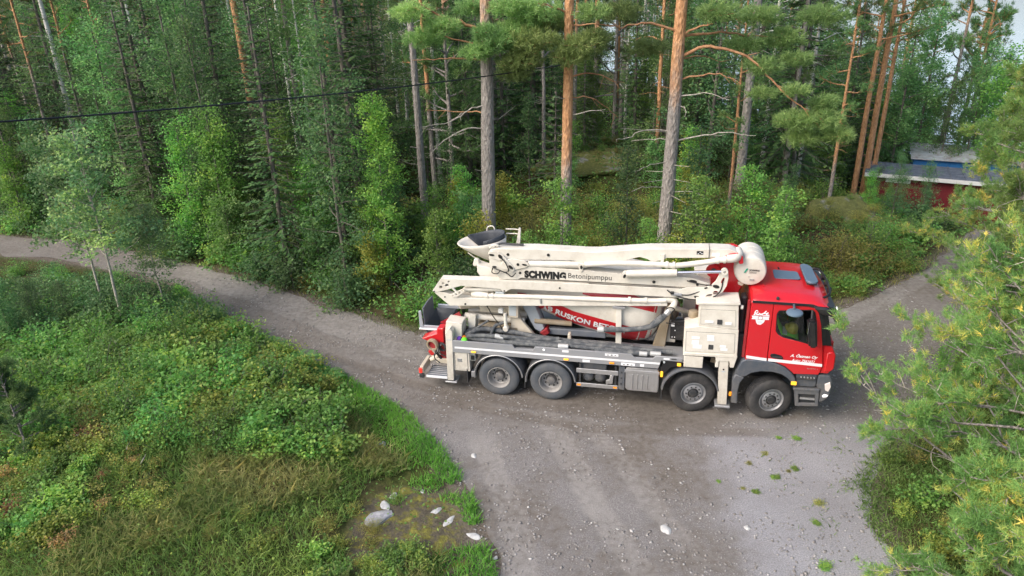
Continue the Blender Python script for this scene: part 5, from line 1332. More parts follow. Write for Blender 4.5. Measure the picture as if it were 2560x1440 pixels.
# windscreen
def quad_slab(name, pts, mat, th=0.012):
    bm = bmesh.new(); f_ = bm.faces.new([bm.verts.new(p) for p in pts]); bm.normal_update()
    bmesh.ops.solidify(bm, geom=[f_], thickness=th); return bm_obj(name, bm, mat, cab, False, None)
quad_slab('windscreen', [(7.665, 0.10, 2.10), (7.72, CW / 2, 2.10), (7.50, CW / 2, 2.96), (7.42, 0.10, 2.94)], MT['window_glass'])
quad_slab('windscreen', [(7.72, CW / 2, 2.10), (7.665, CW - 0.10, 2.10), (7.42, CW - 0.10, 2.94), (7.50, CW / 2, 2.96)], MT['window_glass'])
prism('a_pillar', [(7.47, 2.10), (7.67, 2.10), (7.44, 2.95), (7.30, 2.95), (7.38, 2.62)], 0.0, 0.10, BK, cab, 0.012)
prism('a_pillar', [(7.47, 2.10), (7.67, 2.10), (7.44, 2.95), (7.30, 2.95), (7.38, 2.62)], CW - 0.10, CW, BK, cab, 0.012)
box('windscreen_header', 7.30, 7.46, 0.10, CW - 0.10, 2.94, 3.03, BK, cab, 0.012)
prism('sun_visor', [(7.38, 3.06), (7.66, 2.98), (7.66, 2.86), (7.62, 2.84), (7.42, 2.97)], 0.06, CW - 0.06, BK, cab, 0.015)
for y_ in (0.16, CW - 0.16): lathe('visor_lamp', (7.665, y_, 2.95), (1, -0.4, 0.2), [(0, 0.04), (0.02, 0.045), (0.035, 0.0)], MT['white_lit'], cab, 12)
tube('lamp_bar', [(7.40, 0.35, 3.10), (7.56, 0.5, 3.16), (7.60, CW / 2, 3.20), (7.56, CW - 0.5, 3.16), (7.40, CW - 0.35, 3.10)], 0.028, BK, cab, 8)
for y_ in (0.75, 1.1, 1.5): lathe('spot_lamp', (7.56, y_, 3.13), (1, 0, 0), [(0, 0), (0, 0.06), (0.06, 0.07), (0.08, 0.065), (0.08, 0)], BK, cab, 14)
for y_ in (0.55, 1.2, 1.75): tube('wiper', [(7.74, y_, 2.10), (7.68, y_ + 0.15, 2.40), (7.64, y_ + 0.25, 2.60)], 0.012, BK, cab, 6)
# stripes, lettering, emblem
prism('stripe', [(5.89, 1.635), (6.34, 1.60), (6.335, 1.67), (5.885, 1.71)], -0.004, -0.001, MT['white_film'], cab, 0)
prism('stripe', [(6.375, 1.60), (7.535, 1.558), (7.53, 1.63), (6.37, 1.675)], -0.004, -0.001, MT['white_film'], cab, 0)
prism('door_handle', [(6.40, 1.74), (6.42, 1.80), (6.48, 1.81), (6.64, 1.775), (6.69, 1.72), (6.68, 1.675), (6.56, 1.68), (6.44, 1.70)], -0.012, -0.001, BK, cab, 0.004)
box('handle_grip', 6.45, 6.66, -0.03, -0.0125, 1.715, 1.745, MT['chassis'], cab, 0.006)
side_text('lettering', 'A. Östman Oy', 6.83, 7.42, 1.735, 1.845, -0.0045, MT['white_film'], cab, 0.03, 0.35, -0.01)
side_text('lettering', 'Auto: 7561651', 6.87, 7.37, 1.645, 1.715, -0.0045, MT['white_film'], cab, 0.025, 0.35, -0.02)
side_text('lettering', 'BLUETEC 6', 7.23, 7.46, 1.475, 1.505, -0.0045, MT['rim_dusty'], cab, 0.01)
em = part('emblem', cab)
prism('ribbon', [(5.90, 2.64), (5.92, 2.68), (5.90, 2.725), (6.28, 2.725), (6.265, 2.69), (6.28, 2.645)], -0.004, -0.001, MT['white_film'], em, 0)
prism('shield', [(5.99, 2.635), (6.19, 2.635), (6.17, 2.57), (6.11, 2.51), (6.04, 2.52), (6.01, 2.57)], -0.004, -0.001, MT['white_film'], em, 0)
plate('ring', ellipse(6.09, 2.685, 0.055, 0.05, 16), [ellipse(6.09, 2.685, 0.046, 0.042, 16)], -0.008, -0.005, MT['dark_red'], em, 0.0005)
for q in ([(5.95, -0.004, 2.75), (5.97, -0.004, 2.84), (6.01, -0.004, 2.86), (6.02, -0.004, 2.81), (5.97, -0.004, 2.79), (6.04, -0.004, 2.765), (6.06, -0.004, 2.80), (6.09, -0.004, 2.765), (6.12, -0.004, 2.80)], [(6.12, -0.004, 2.77), (6.20, -0.004, 2.86), (6.16, -0.004, 2.79), (6.25, -0.004, 2.82), (6.20, -0.004, 2.775), (6.27, -0.004, 2.765)], [(5.93, -0.004, 2.745), (6.08, -0.004, 2.755), (6.27, -0.004, 2.742)]):
    tube('script_stroke', q, 0.009, MT['white_film'], em, 5, 4)
for z_ in (2.6, 2.575): box('print_mark', 6.04, 6.14, -0.006, -0.0045, z_ - 0.012, z_ - 0.004, MT['grey_box'], em, 0)
# front wing, steps, bumper
prism('front_wing', [(5.68, 1.22), (5.80, 1.56), (5.90, 1.615), (6.36, 1.60), (6.56, 1.555), (6.75, 1.48), (6.90, 1.36), (7.0, 1.24), (7.06, 1.05), (6.96, 1.06), (6.86, 1.19), (6.70, 1.29), (6.5, 1.335), (6.24, 1.325), (6.04, 1.26), (5.92, 1.16), (5.82, 1.14)], -0.03, 0.42, AN, cab, 0.02)
prism('wing_tail', [(5.665, 0.41), (5.81, 0.41), (5.79, 0.75), (5.82, 0.98), (5.90, 1.13), (5.70, 1.20), (5.64, 1.06)], -0.03, 0.40, AN, cab, 0.02)
prism('front_wing', [(5.68, 1.22), (5.80, 1.56), (5.90, 1.615), (6.36, 1.60), (6.75, 1.48), (7.0, 1.24), (7.06, 1.05), (6.96, 1.06), (6.70, 1.29), (6.24, 1.325), (5.92, 1.16)], CW - 0.40, CW + 0.05, AN, cab, 0.02)
box('side_repeater', 6.93, 7.05, -0.055, -0.02, 1.05, 1.14, MT['amber_lit'], cab, 0.012)
box('side_marker', 5.60, 5.655, -0.03, 0.02, 0.60, 0.70, MT['amber_lens'], cab, 0.008)
prism('step_box', [(7.02, 1.31), (7.49, 1.335), (7.49, 1.0), (7.40, 0.98), (7.06, 0.98)], 0.05, 0.4, AN, cab, 0.015)
prism('step_tread', [(7.06, 1.18), (7.44, 1.19), (7.44, 1.23), (7.06, 1.22)], 0.0, 0.05, MT['chassis'], cab, 0.004)
prism('lower_step', [(7.02, 0.96), (7.56, 0.97), (7.55, 0.84), (7.58, 0.52), (7.12, 0.48), (7.05, 0.80)], 0.06, 0.45, MT['chassis'], cab, 0.02)
prism('step_tread', [(7.0, 0.90), (7.56, 0.915), (7.57, 0.965), (7.01, 0.955)], -0.02, 0.058, AN, cab, 0.006)
plate('step_frame', [(7.03, 0.90), (7.57, 0.91), (7.59, 0.51), (7.10, 0.47)], [[(7.13, 0.80), (7.50, 0.81), (7.52, 0.58), (7.17, 0.55)]], 0.0, 0.055, AN, cab, 0.006)
box('step_tread', 7.18, 7.50, 0.0, 0.056, 0.66, 0.70, AL, cab, 0.004)
for k_ in range(5): box('tread_tooth', 7.12 + k_ * 0.07, 7.15 + k_ * 0.07, -0.012, 0.03, 1.235, 1.26, AL, cab, 0.003)
prism('bumper_corner', [(7.50, 1.33), (7.76, 1.32), (7.84, 1.14), (7.84, 0.92), (7.79, 0.74), (7.68, 0.62), (7.60, 0.60), (7.585, 0.95), (7.50, 1.0)], 0.02, 0.5, AN, cab, 0.03)
prism('bumper_corner', [(7.50, 1.33), (7.76, 1.32), (7.84, 1.14), (7.84, 0.92), (7.79, 0.74), (7.68, 0.62), (7.60, 0.60), (7.585, 0.95), (7.50, 1.0)], CW - 0.5, CW - 0.02, AN, cab, 0.03)
box('bumper', 7.66, 7.86, 0.5, CW - 0.5, 0.62, 1.32, AN, cab, 0.04)
prism('headlamp', [(7.66, 1.11), (7.765, 1.17), (7.80, 1.05), (7.76, 0.92), (7.69, 0.95)], -0.004, 0.06, MT['headlamp_lit'], cab, 0.008)
prism('fog_lamp', [(7.65, 0.80), (7.70, 0.84), (7.775, 0.82), (7.74, 0.775), (7.66, 0.76)], -0.002, 0.05, MT['white_lit'], cab, 0.006)
prism('headlamp', [(7.66, 1.11), (7.765, 1.17), (7.80, 1.05), (7.76, 0.92), (7.69, 0.95)], CW - 0.06, CW + 0.004, MT['headlamp_lit'], cab, 0.008)
# inside the cab
for y_ in (0.32, 1.55):
    st_ = box('seat', 6.42, 6.95, y_, y_ + 0.55, 1.85, 2.02, MT['seat_fabric'], cab, 0.04, 2)
    bm = bmesh.new(); add_box(bm, 6.30, 6.44, y_, y_ + 0.55, 1.95, 2.72)
    for v in bm.verts: v.co.x -= (v.co.z - 1.95) * 0.12
    bevel_all(bm, 0.04, 2); bm_obj('seat_back', bm, MT['seat_fabric'], cab)
prism('dashboard', [(7.10, 1.55), (7.60, 1.55), (7.62, 2.06), (7.40, 2.12), (7.16, 2.02)], 0.12, CW - 0.12, MT['seat_fabric'], cab, 0.02)
tube('steering_wheel', [(6.98 + 0.10 * math.cos(t), 1.82 + 0.22 * math.sin(t), 2.18 + 0.16 * math.cos(t)) for t in np.linspace(0, 2 * PI, 17)], 0.018, BK, cab, 8, 2)
# behind the cab: ducts and frames
bh = part('air_intake')
box('snorkel', 5.72, 5.85, 0.62, 0.9, 1.5, 2.9, MT['chassis'], bh, 0.03)
box('duct', 5.70, 5.84, 0.25, 0.55, 1.2, 2.1, MT['chassis'], bh, 0.03)
rod('duct_pipe', (5.76, 0.4, 2.1), (5.76, 0.5, 2.75), 0.05, MT['chassis'], bh, 10)
box('frame_bar', 5.80, 5.86, 0.08, 0.16, 1.6, 3.05, MT['dark_red'], bh, 0.008)

# loose things on the truck ---------------------------------------------------
def world_tube(name, pts, r_, mat, ends, label, group, seed):
    rr = random.Random(seed)
    o = empty(name, (TRUCK_X, TRUCK_Y, 0), -TRUCK_YAW)
    tag(o, label, 'hose', group)
    tube('rubber_tube', pts, r_, mat, o, 10, 6)
    for e_, d_ in ends:
        rod('end_fitting', e_, d_, r_ * 1.12, MT['hose_end'], o, 12)
H = MT['hose_rubber']; gh = 'dusty rubber hoses laid along the truck deck'
world_tube('rubber_hose', [(-0.9, 0.30, 1.51), (-0.6, 0.50, 1.61), (-0.2, 0.55, 1.60), (0.3, 0.50, 1.60), (0.8, 0.42, 1.57), (1.4, 0.34, 1.51), (2.2, 0.28, 1.51), (3.2, 0.26, 1.51), (3.9, 0.24, 1.51), (4.25, 0.25, 1.51)], 0.066, H, [], 'thickest dusty grey hose bowing over the others on the truck deck', gh, 1)
world_tube('rubber_hose', [(-0.85, 0.25, 1.50), (-0.5, 0.18, 1.50), (0.0, 0.13, 1.50), (0.6, 0.12, 1.50), (1.2, 0.13, 1.50), (1.72, 0.14, 1.50)], 0.060, H, [((1.5, 0.135, 1.50), (1.76, 0.14, 1.50))], 'dusty hose with pale fitting ending above the middle of the side rail', gh, 2)
world_tube('rubber_hose', [(-0.4, 0.35, 1.52), (0.1, 0.28, 1.55), (0.7, 0.20, 1.52), (1.5, 0.22, 1.50), (2.4, 0.15, 1.50), (3.2, 0.13, 1.50), (3.9, 0.12, 1.50)], 0.055, H, [((3.72, 0.12, 1.50), (3.98, 0.12, 1.50))], 'slim dusty hose with white fitting near the front end of the deck', gh, 3)
world_tube('rubber_hose', [(-0.95, 0.42, 1.50), (-0.75, 0.55, 1.57), (-0.3, 0.62, 1.57), (0.4, 0.62, 1.52), (0.9, 0.55, 1.50), (1.6, 0.45, 1.50), (2.6, 0.42, 1.50), (3.3, 0.40, 1.50)], 0.060, H, [], 'dusty hose lying furthest inward on the truck deck', gh, 4)
world_tube('rubber_hose', [(-0.8, 0.16, 1.58), (-0.3, 0.20, 1.60), (0.3, 0.22, 1.60), (0.9, 0.30, 1.54), (1.5, 0.36, 1.58)], 0.055, H, [((-0.10, 0.20, 1.62), (0.12, 0.21, 1.575))], 'short dusty hose lying on top of the coil at the rear deck', gh, 5)
world_tube('rubber_hose', [(2.4, 0.10, 1.47), (2.9, 0.09, 1.48), (3.35, 0.09, 1.49), (3.62, 0.10, 1.49)], 0.055, H, [((3.46, 0.095, 1.49), (3.66, 0.10, 1.49))], 'short dusty hose end resting in the front notch of the side rail', gh, 6)
for nm, (x_, y_, z_), r_, mt_, lab in (('sponge_ball', (-0.88, 0.12, 1.46), 0.085, 'sponge_green', 'bright green sponge ball at the rear corner of the truck deck'), ('sponge_ball', (-1.03, 0.2, 1.46), 0.07, 'sponge_purple', 'purple sponge ball behind the rear outrigger leg'), ('sponge_ball', (-0.93, 0.28, 1.46), 0.07, 'sponge_orange', 'orange sponge ball behind the green one on the truck deck')):
    bm = bmesh.new(); bmesh.ops.create_icosphere(bm, subdivisions=3, radius=r_)
    from mathutils import noise as mnz
    for v in bm.verts: v.co *= 1 + 0.05 * mnz.noise(v.co * 30)
    o = bm_obj(nm, bm, MT[mt_], None, True, None); o.location = to_world((x_, y_, z_)); tag(o, lab, 'ball', 'sponge balls on the truck deck')
# vest and helmet on the passenger seat
vb = empty('safety_vest', (TRUCK_X, TRUCK_Y, 0), -TRUCK_YAW); tag(vb, 'lime green safety vest with reflective band behind the cab window', 'vest')
pyd('cloth', [(6.46, 0.12, 2.60), (6.47, 0.42, 2.66), (6.52, 0.14, 2.40), (6.56, 0.44, 2.42), (6.60, 0.12, 2.24), (6.66, 0.46, 2.26), (6.80, 0.12, 2.20), (6.86, 0.46, 2.22), (6.98, 0.14, 2.12), (7.0, 0.44, 2.14)], [(0, 1, 3, 2), (2, 3, 5, 4), (4, 5, 7, 6), (6, 7, 9, 8)], MT['vest_green'], vb, True, None).modifiers.new('thick', 'SOLIDIFY').thickness = 0.02
pyd('reflective_band', [(6.62, 0.115, 2.262), (6.67, 0.46, 2.282), (6.72, 0.115, 2.245), (6.77, 0.46, 2.262)], [(0, 1, 3, 2)], MT['white_film'], vb, False, None).modifiers.new('thick', 'SOLIDIFY').thickness = 0.008
hl = lathe('helmet', (0, 0, 0), (0.3, -0.5, 1), [(0, 0.15), (0.01, 0.16), (0.02, 0.135), (0.08, 0.13), (0.13, 0.105), (0.165, 0.06), (0.175, 0)], MT['helmet_yellow'], None, 22)
hl.location = to_world((6.82, 0.28, 2.32)); tag(hl, 'yellow safety helmet seen through the cab side window', 'helmet')
# ------------------------------------------------------------------ trees and plants
def unit(v): return v / (np.linalg.norm(v, axis=-1, keepdims=True) + 1e-9)

def leaf_quads(C, r, L, W, up=0.35, tint=None, droop=0.0):
    """rhombic leaves at points C: half upright, half hanging."""
    n = len(C)
    d = r.normal(0, 1, (n, 3)); d[:, 2] = d[:, 2] * 0.6 - droop; d = unit(d)
    nn = r.normal(0, 1, (n, 3)); nn[:, 2] += up * 3; nn = unit(nn - d * (nn * d).sum(1, keepdims=True))
    s = np.cross(d, nn)
    l = (L * r.uniform(0.65, 1.25, n))[:, None]; w = (W * r.uniform(0.7, 1.2, n))[:, None]
    V = np.stack([C - d * l * 0.5, C + s * w * 0.5 + nn * w * 0.12, C + d * l * 0.5, C - s * w * 0.5 + nn * w * 0.12], 1).reshape(-1, 3)
    F_ = np.arange(n * 4).reshape(n, 4)
    return V, F_, (r.random(n) if tint is None else np.clip(tint, 0, 1))

def needles(C, D, r, K, L, W, spread=0.9, tint=None):
    """tufts of K thin needles at points C, around directions D."""
    n = len(C)
    d = unit(D[:, None, :] + r.normal(0, spread, (n, K, 3)))
    s = unit(np.cross(d, r.normal(0, 1, (n, K, 3))))
    l = L * r.uniform(0.6, 1.2, (n, K, 1))
    b0 = C[:, None, :] + r.normal(0, L * 0.18, (n, K, 3))
    V = np.stack([b0 - s * W * 0.5, b0 + s * W * 0.5, b0 + d * l], 2).reshape(-1, 3)
    F_ = np.arange(n * K * 3).reshape(-1, 3)
    t = (r.random(n) if tint is None else tint)
    t = np.clip(np.repeat(t, K) + r.normal(0, 0.07, n * K), 0, 1)
    return V, F_, t

def limb(p0, d0, L, r, bend=0.25, rise=0.1, n=6):
    """a wandering limb: list of points."""
    d = unit(np.array(d0, float)); p = np.array(p0, float); out = [p.copy()]
    for k in range(n):
        d = unit(d + r.normal(0, bend, 3) * 0.6 + np.array([0, 0, rise]))
        p = p + d * L / n; out.append(p.copy())
    return np.array(out)

def along(path, t):
    L = np.concatenate([[0], np.cumsum(np.linalg.norm(np.diff(path, axis=0), axis=1))]); s = np.asarray(t) * L[-1]
    return np.stack([np.interp(s, L, path[:, k]) for k in range(3)], -1)

# --- pine
def pine_foliage(paths, r, twigs=7, tufts=5, K=9, L=0.16, W=0.016, tw=0.55, start=0.45, base_tint=0.45):
    Cs, Ds, Ts, tw_parts = [], [], [], []
    for path in paths:
        t = r.uniform(start, 1.0, twigs)
        P0 = along(path, t); d0 = unit(path[-1] - path[0])
        dirs = unit(d0 * 0.7 + r.normal(0, 0.6, (twigs, 3)) + np.array([0, 0, 0.35]))
        ln = tw * r.uniform(0.5, 1.2, twigs)
        bt = base_tint + r.normal(0, 0.16)
        for p, d, l in zip(P0, dirs, ln):
            tt = np.linspace(0.25, 1.0, tufts)
            q = p + d * l * tt[:, None] + r.normal(0, l * 0.12, (tufts, 3))
            Cs.append(q); Ds.append(np.repeat((d * 0.8 + np.array([0, 0, 0.5]))[None], tufts, 0)); Ts.append(np.clip(bt + r.normal(0, 0.12, tufts), 0, 1))
            tw_parts.append(tube_arrays(np.stack([p, p + d * l * 0.9]), [0.012, 0.005], 3))
    V, F_, t = needles(np.concatenate(Cs), unit(np.concatenate(Ds)), r, K, L, W, 0.75, np.concatenate(Ts))
    return V, F_, t, tw_parts

def trunk_parts(H, r0, r, lean=0.02, n=14, sides=10, flare=1.25):
    z = np.linspace(0, H, n)
    wob = np.cumsum(r.normal(0, lean, (n, 2)), 0) * 0.5; wob[0] = 0
    P = np.stack([wob[:, 0], wob[:, 1], z - 0.15], 1)
    rad = r0 * (1 - 0.75 * (z / H) ** 1.1); rad[0] *= flare
    return P, rad, tube_arrays(P, rad, sides)

def pine_tree(seed, H=17, r0=0.16, z0=7.5, cr=2.3, nb=26, dead=14, mat='pine_needles', K=9, L=0.19, W=0.030, twigs=9, tufts=5):
    r = np.random.default_rng(seed)
    P, rad, tr_ = trunk_parts(H, r0, r)
    wood, limbs = [tr_], []
    for k in range(nb):
        t = (k + r.random()) / nb
        z = z0 + (H - z0) * t ** 0.9
        az = r.uniform(0, 2 * PI); l = cr * (1 - 0.72 * t) * r.uniform(0.65, 1.15)
        path = limb(along(P, [z / H])[0], (math.cos(az), math.sin(az), 0.1 + 0.5 * t), l, r, 0.3, 0.06)
        limbs.append(path); wood.append(tube_arrays(path, np.linspace(0.035 + 0.02 * (1 - t), 0.01, len(path)), 5))
    for k in range(dead):
        z = r.uniform(1.5, z0); az = r.uniform(0, 2 * PI)
        path = limb(along(P, [z / H])[0], (math.cos(az), math.sin(az), 0.0), r.uniform(0.3, 1.3), r, 0.35, -0.03, 4)
        wood.append(tube_arrays(path, np.linspace(0.016, 0.005, len(path)), 4))
    V, F_, t, tw_ = pine_foliage(limbs, r, twigs, tufts, K, L, W)
    Vw, Fw = join_arrays(wood + tw_)
    return fast_mesh('trunk', Vw, Fw, MT['pine_bark'], smooth=True), fast_mesh('crown', V, F_, MT[mat], t)

def spruce_tree(seed, H=6, R_=1.4, dens=1.0, mat='spruce_needles', z0=0.15):
    r = np.random.default_rng(seed)
    P, rad, tr_ = trunk_parts(H, 0.02 + H * 0.011, r, 0.01, 10, 7)
    wood = [tr_]; Vs, Fs, Ts = [], [], []; off = 0
    z = z0
    while z < H * 0.98:
        t = z / H
        l0 = R_ * (1 - t) ** 0.85 + 0.12
        nbr = max(4, int(7 * dens * (0.6 + 0.5 * (1 - t))))
        a0 = r.uniform(0, 6.28)
        for k in range(nbr):
            az = a0 + 2 * PI * k / nbr + r.normal(0, 0.25); l = l0 * r.uniform(0.7, 1.12)
            d = np.array([math.cos(az), math.sin(az), -0.12 - 0.25 * (1 - t) + 0.3 * t])
            path = limb(along(P, [t])[0], d, l, r, 0.12, 0.05, 4)
            wood.append(tube_arrays(path, np.linspace(0.018, 0.005, len(path)), 3))
            m_ = max(5, int(l * 11 * dens))
            tt = r.uniform(0.12, 1.0, m_); C = along(path, tt)
            hd = unit(np.array([d[0], d[1], 0.0])); sd_ = np.array([-hd[1], hd[0], 0])
            sg = r.choice([-1, 1], m_)[:, None]
            dirs = unit(hd * 0.75 + sd_ * sg * r.uniform(0.3, 1.0, (m_, 1)) + np.array([0, 0, -0.35]) + r.normal(0, 0.15, (m_, 3)))
            ln = (0.12 + 0.20 * (1 - tt) * l)[:, None] * r.uniform(0.7, 1.2, (m_, 1))
            s = unit(np.cross(dirs, np.array([0, 0, 1.0]))) ; w = 0.045 + 0.02 * r.random((m_, 1))
            C2 = C + r.normal(0, 0.02, C.shape)
            V = np.stack([C2, C2 + dirs * ln * 0.5 + s * w, C2 + dirs * ln, C2 + dirs * ln * 0.5 - s * w - np.array([0, 0, 0.03])], 1).reshape(-1, 3)
            Vs.append(V); Fs.append(np.arange(len(V)).reshape(-1, 4) + off); off += len(V)
            Ts.append(np.clip(0.35 + 0.25 * tt + r.normal(0, 0.14, m_), 0, 1))
        z += (0.24 + 0.10 * (1 - t)) / max(0.6, dens)
    Vw, Fw = join_arrays(wood)
    return fast_mesh('trunk', Vw, Fw, MT['grey_bark'], smooth=True), fast_mesh('crown', np.concatenate(Vs), np.concatenate(Fs), MT[mat], np.concatenate(Ts))

def leafy_tree(seed, H=8, r0=0.07, z0=1.0, cr=1.4, n_limb=22, n_leaf=5200, leaf=(0.085, 0.06), mat='birch_leaves', bark='grey_bark', droop=0.0, spread=0.42, top=0.5, rise=0.10, tint=0.42, lean=0.03, taper=0.6):
    r = np.random.default_rng(seed)
    P, rad, tr_ = trunk_parts(H, r0, r, lean, 12, 8)
    wood, limbs = [tr_], [P[int(len(P) * 0.6):]]
    for k in range(n_limb):
        t = (k + r.random()) / n_limb
        z = z0 + (H * 0.96 - z0) * t
        az = k * 2.4 + r.normal(0, 0.4); l = cr * (1 - taper * t ** 1.5) * r.uniform(0.6, 1.2)
        path = limb(along(P, [z / H])[0], (math.cos(az), math.sin(az), 0.35 + top * t), l, r, 0.3, rise - droop * 0.25, 6)
        limbs.append(path); wood.append(tube_arrays(path, np.linspace(0.010 + 0.25 * r0 * (1 - t), 0.004, len(path)), 4))
    w = np.array([np.linalg.norm(np.diff(p, axis=0), axis=1).sum() for p in limbs]); w = w / w.sum()
    Cs, Ts = [], []
    for p, wi in zip(limbs, w):
        n = max(6, int(n_leaf * wi)); ncl = max(3, int(n / 38))
        ct = r.uniform(0.25, 1.05, ncl); cc = along(p, np.clip(ct, 0, 1)) + r.normal(0, spread * 0.55, (ncl, 3)) * np.array([1, 1, 0.8])
        cc[:, 2] -= droop * r.uniform(0, 0.7, ncl)
        k = r.integers(0, ncl, n)
        q = cc[k] + r.normal(0, spread * 0.42, (n, 3)) * np.array([1, 1, 0.75 + droop])
        q[:, 2] = np.maximum(q[:, 2], 0.05)
        ctint = np.clip(tint + r.normal(0, 0.17, ncl), 0, 1)
        Cs.append(q); Ts.append(ctint[k] + r.normal(0, 0.09, n))
    V, F_, t = leaf_quads(np.concatenate(Cs), r, leaf[0], leaf[1], 0.35, np.concatenate(Ts), 0.15 + droop * 0.4)
    Vw, Fw = join_arrays(wood)
    return fast_mesh('trunk', Vw, Fw, MT[bark], smooth=True), fast_mesh('crown', V, F_, MT[mat], t)

def bush(seed, H=1.0, R_=0.7, n_stem=12, n_leaf=1300, leaf=(0.09, 0.065), mat='bush_leaves', tint=0.42, low=0.1):
    r = np.random.default_rng(seed)
    wood, Cs, Ts = [], [], []
    for k in range(n_stem):
        az = r.uniform(0, 6.28); rr = R_ * math.sqrt(r.random()) * 0.6
        p0 = np.array([math.cos(az) * rr * 0.5, math.sin(az) * rr * 0.5, -0.05])
        path = limb(p0, (math.cos(az) * 0.5 * rr / R_, math.sin(az) * 0.5 * rr / R_, 1.0), H * r.uniform(0.55, 1.1), r, 0.3, -0.02, 6)
        wood.append(tube_arrays(path, np.linspace(0.011, 0.004, len(path)), 4))
        n = n_leaf // n_stem; ncl = max(3, n // 16)
        cc = along(path, r.uniform(low, 1.0, ncl)) + r.normal(0, R_ * 0.26, (ncl, 3)) * np.array([1, 1, 0.45])
        i_ = r.integers(0, ncl, n); q = cc[i_] + r.normal(0, 0.10, (n, 3)) * np.array([1, 1, 0.6]) * (0.6 + R_)
        q[:, 2] = np.maximum(q[:, 2], 0.02)
        ct = np.clip(tint + r.normal(0, 0.18, ncl), 0, 1)
        Cs.append(q); Ts.append(ct[i_] + r.normal(0, 0.08, n))
    V, F_, t = leaf_quads(np.concatenate(Cs), r, leaf[0], leaf[1], 0.6, np.concatenate(Ts), 0.05)
    Vw, Fw = join_arrays(wood)
    return fast_mesh('stems', Vw, Fw, MT['grey_bark'], smooth=True), fast_mesh('foliage', V, F_, MT[mat], t)

def fern(seed, n_fr=9, L=0.75, mat='fern_leaves'):
    r = np.random.default_rng(seed); Vs, Fs, Ts = [], [], []; off = 0; wood = []
    for k in range(n_fr):
        az = 2 * PI * k / n_fr + r.normal(0, 0.2); l = L * r.uniform(0.75, 1.15)
        u_ = np.linspace(0, 1, 13); out = l * 0.75 * u_; zz = l * (0.95 * u_ - 0.75 * u_ ** 2.2)
        path = np.stack([math.cos(az) * out, math.sin(az) * out, zz], 1)
        wood.append(tube_arrays(path, np.linspace(0.006, 0.002, 13), 3))
        T = np.gradient(path, axis=0); T = unit(T); side = np.array([-math.sin(az), math.cos(az), 0])
        for sgn in (-1, 1):
            for j_ in range(2, 13):
                c = path[j_]; ln = l * 0.26 * math.sin(PI * (j_ / 13) ** 0.75) + 0.02; w = 0.028
                d = unit(side * sgn + T[j_] * 0.5 + np.array([0, 0, -0.15]))
                Vs.append(np.stack([c - T[j_] * w, c + d * ln * 0.5 - T[j_] * w * 0.6, c + d * ln, c + d * ln * 0.5 + T[j_] * w])); Fs.append(np.arange(4)[None] + off); off += 4
                Ts.append(0.45 + r.normal(0, 0.13))
    Vw, Fw = join_arrays(wood)
    return fast_mesh('stems', Vw, Fw, MT['fern_leaves'], smooth=True), fast_mesh('foliage', np.concatenate(Vs), np.concatenate(Fs), MT[mat], np.clip(np.array(Ts), 0, 1))

LIB = {}
def kind(name, makers): LIB[name] = makers
kind('pine', [pine_tree(100 + k, H, r0, z0, cr, nb, 16) for k, (H, r0, z0, cr, nb) in enumerate([(17, 0.15, 7.0, 2.0, 18), (18, 0.17, 8.5, 2.2, 18), (15.5, 0.12, 6.0, 1.7, 16), (16.5, 0.13, 5.0, 1.9, 19)])])
kind('low_pine', [pine_tree(120 + k, H, 0.11, z0, cr, 34, 6) for k, (H, z0, cr) in enumerate([(12, 2.4, 2.2), (10, 1.8, 2.0)])])
kind('spruce', [spruce_tree(130 + k, H, R_, 1.0) for k, (H, R_) in enumerate([(9, 1.9), (6.5, 1.55), (4.2, 1.2), (11.5, 2.2)])])
kind('birch', [leafy_tree(140 + k, H, 0.11, z0, cr, 30, 6000, (0.11, 0.08), 'birch_leaves', 'birch_bark', 0.35, 0.5, 0.4, 0.02, 0.42, 0.03) for k, (H, z0, cr) in enumerate([(14, 3.2, 2.3), (12.5, 2.2, 2.0), (15, 5.0, 2.5)])])
kind('leafy', [leafy_tree(150 + k, H, 0.075, z0, cr, 26, 6500, (0.105, 0.075), mt_, 'grey_bark', 0.1, 0.45, 0.5, 0.08, 0.42) for k, (H, z0, cr, mt_) in enumerate([(8.5, 1.2, 1.7, 'birch_leaves'), (7, 0.6, 1.5, 'dark_leaves'), (9.5, 1.6, 1.9, 'dark_leaves'), (6, 0.4, 1.3, 'bright_leaves')])])
kind('sapling', [leafy_tree(160 + k, H, 0.035, 0.3, cr, 20, 2600, (0.085, 0.06), mt_, 'grey_bark', 0.05, 0.28, 0.6, 0.10, 0.45) for k, (H, cr, mt_) in enumerate([(3.4, 0.8, 'bright_leaves'), (2.6, 0.75, 'birch_leaves'), (4.2, 0.9, 'dark_leaves'), (2.2, 0.6, 'yellow_leaves')])])
kind('bush', [bush(170 + k, H, R_, 14, nl, ls_, mt_, tn) for k, (H, R_, nl, mt_, tn, ls_) in enumerate([(0.95, 0.75, 900, 'bush_leaves', 0.40, (0.13, 0.10)), (1.2, 0.8, 1500, 'bush_leaves', 0.30, (0.09, 0.065)), (0.7, 0.65, 800, 'bush_leaves', 0.60, (0.11, 0.085)), (1.5, 0.95, 2000, 'dark_leaves', 0.5, (0.095, 0.07)), (0.8, 0.7, 900, 'yellow_leaves', 0.30, (0.10, 0.07)), (0.6, 0.6, 900, 'heath_leaves', 0.45, (0.07, 0.05)), (0.55, 0.5, 700, 'brown_leaves', 0.5, (0.08, 0.04))])])
kind('heath', [bush(185 + k, H, R_, 16, nl, (0.055, 0.035), mt_, tn, 0.0) for k, (H, R_, nl, mt_, tn) in enumerate([(0.8, 0.9, 2600, 'heath_leaves', 0.40), (0.6, 0.8, 2200, 'heath_leaves', 0.55), (1.0, 0.8, 2400, 'bush_leaves', 0.45)])])
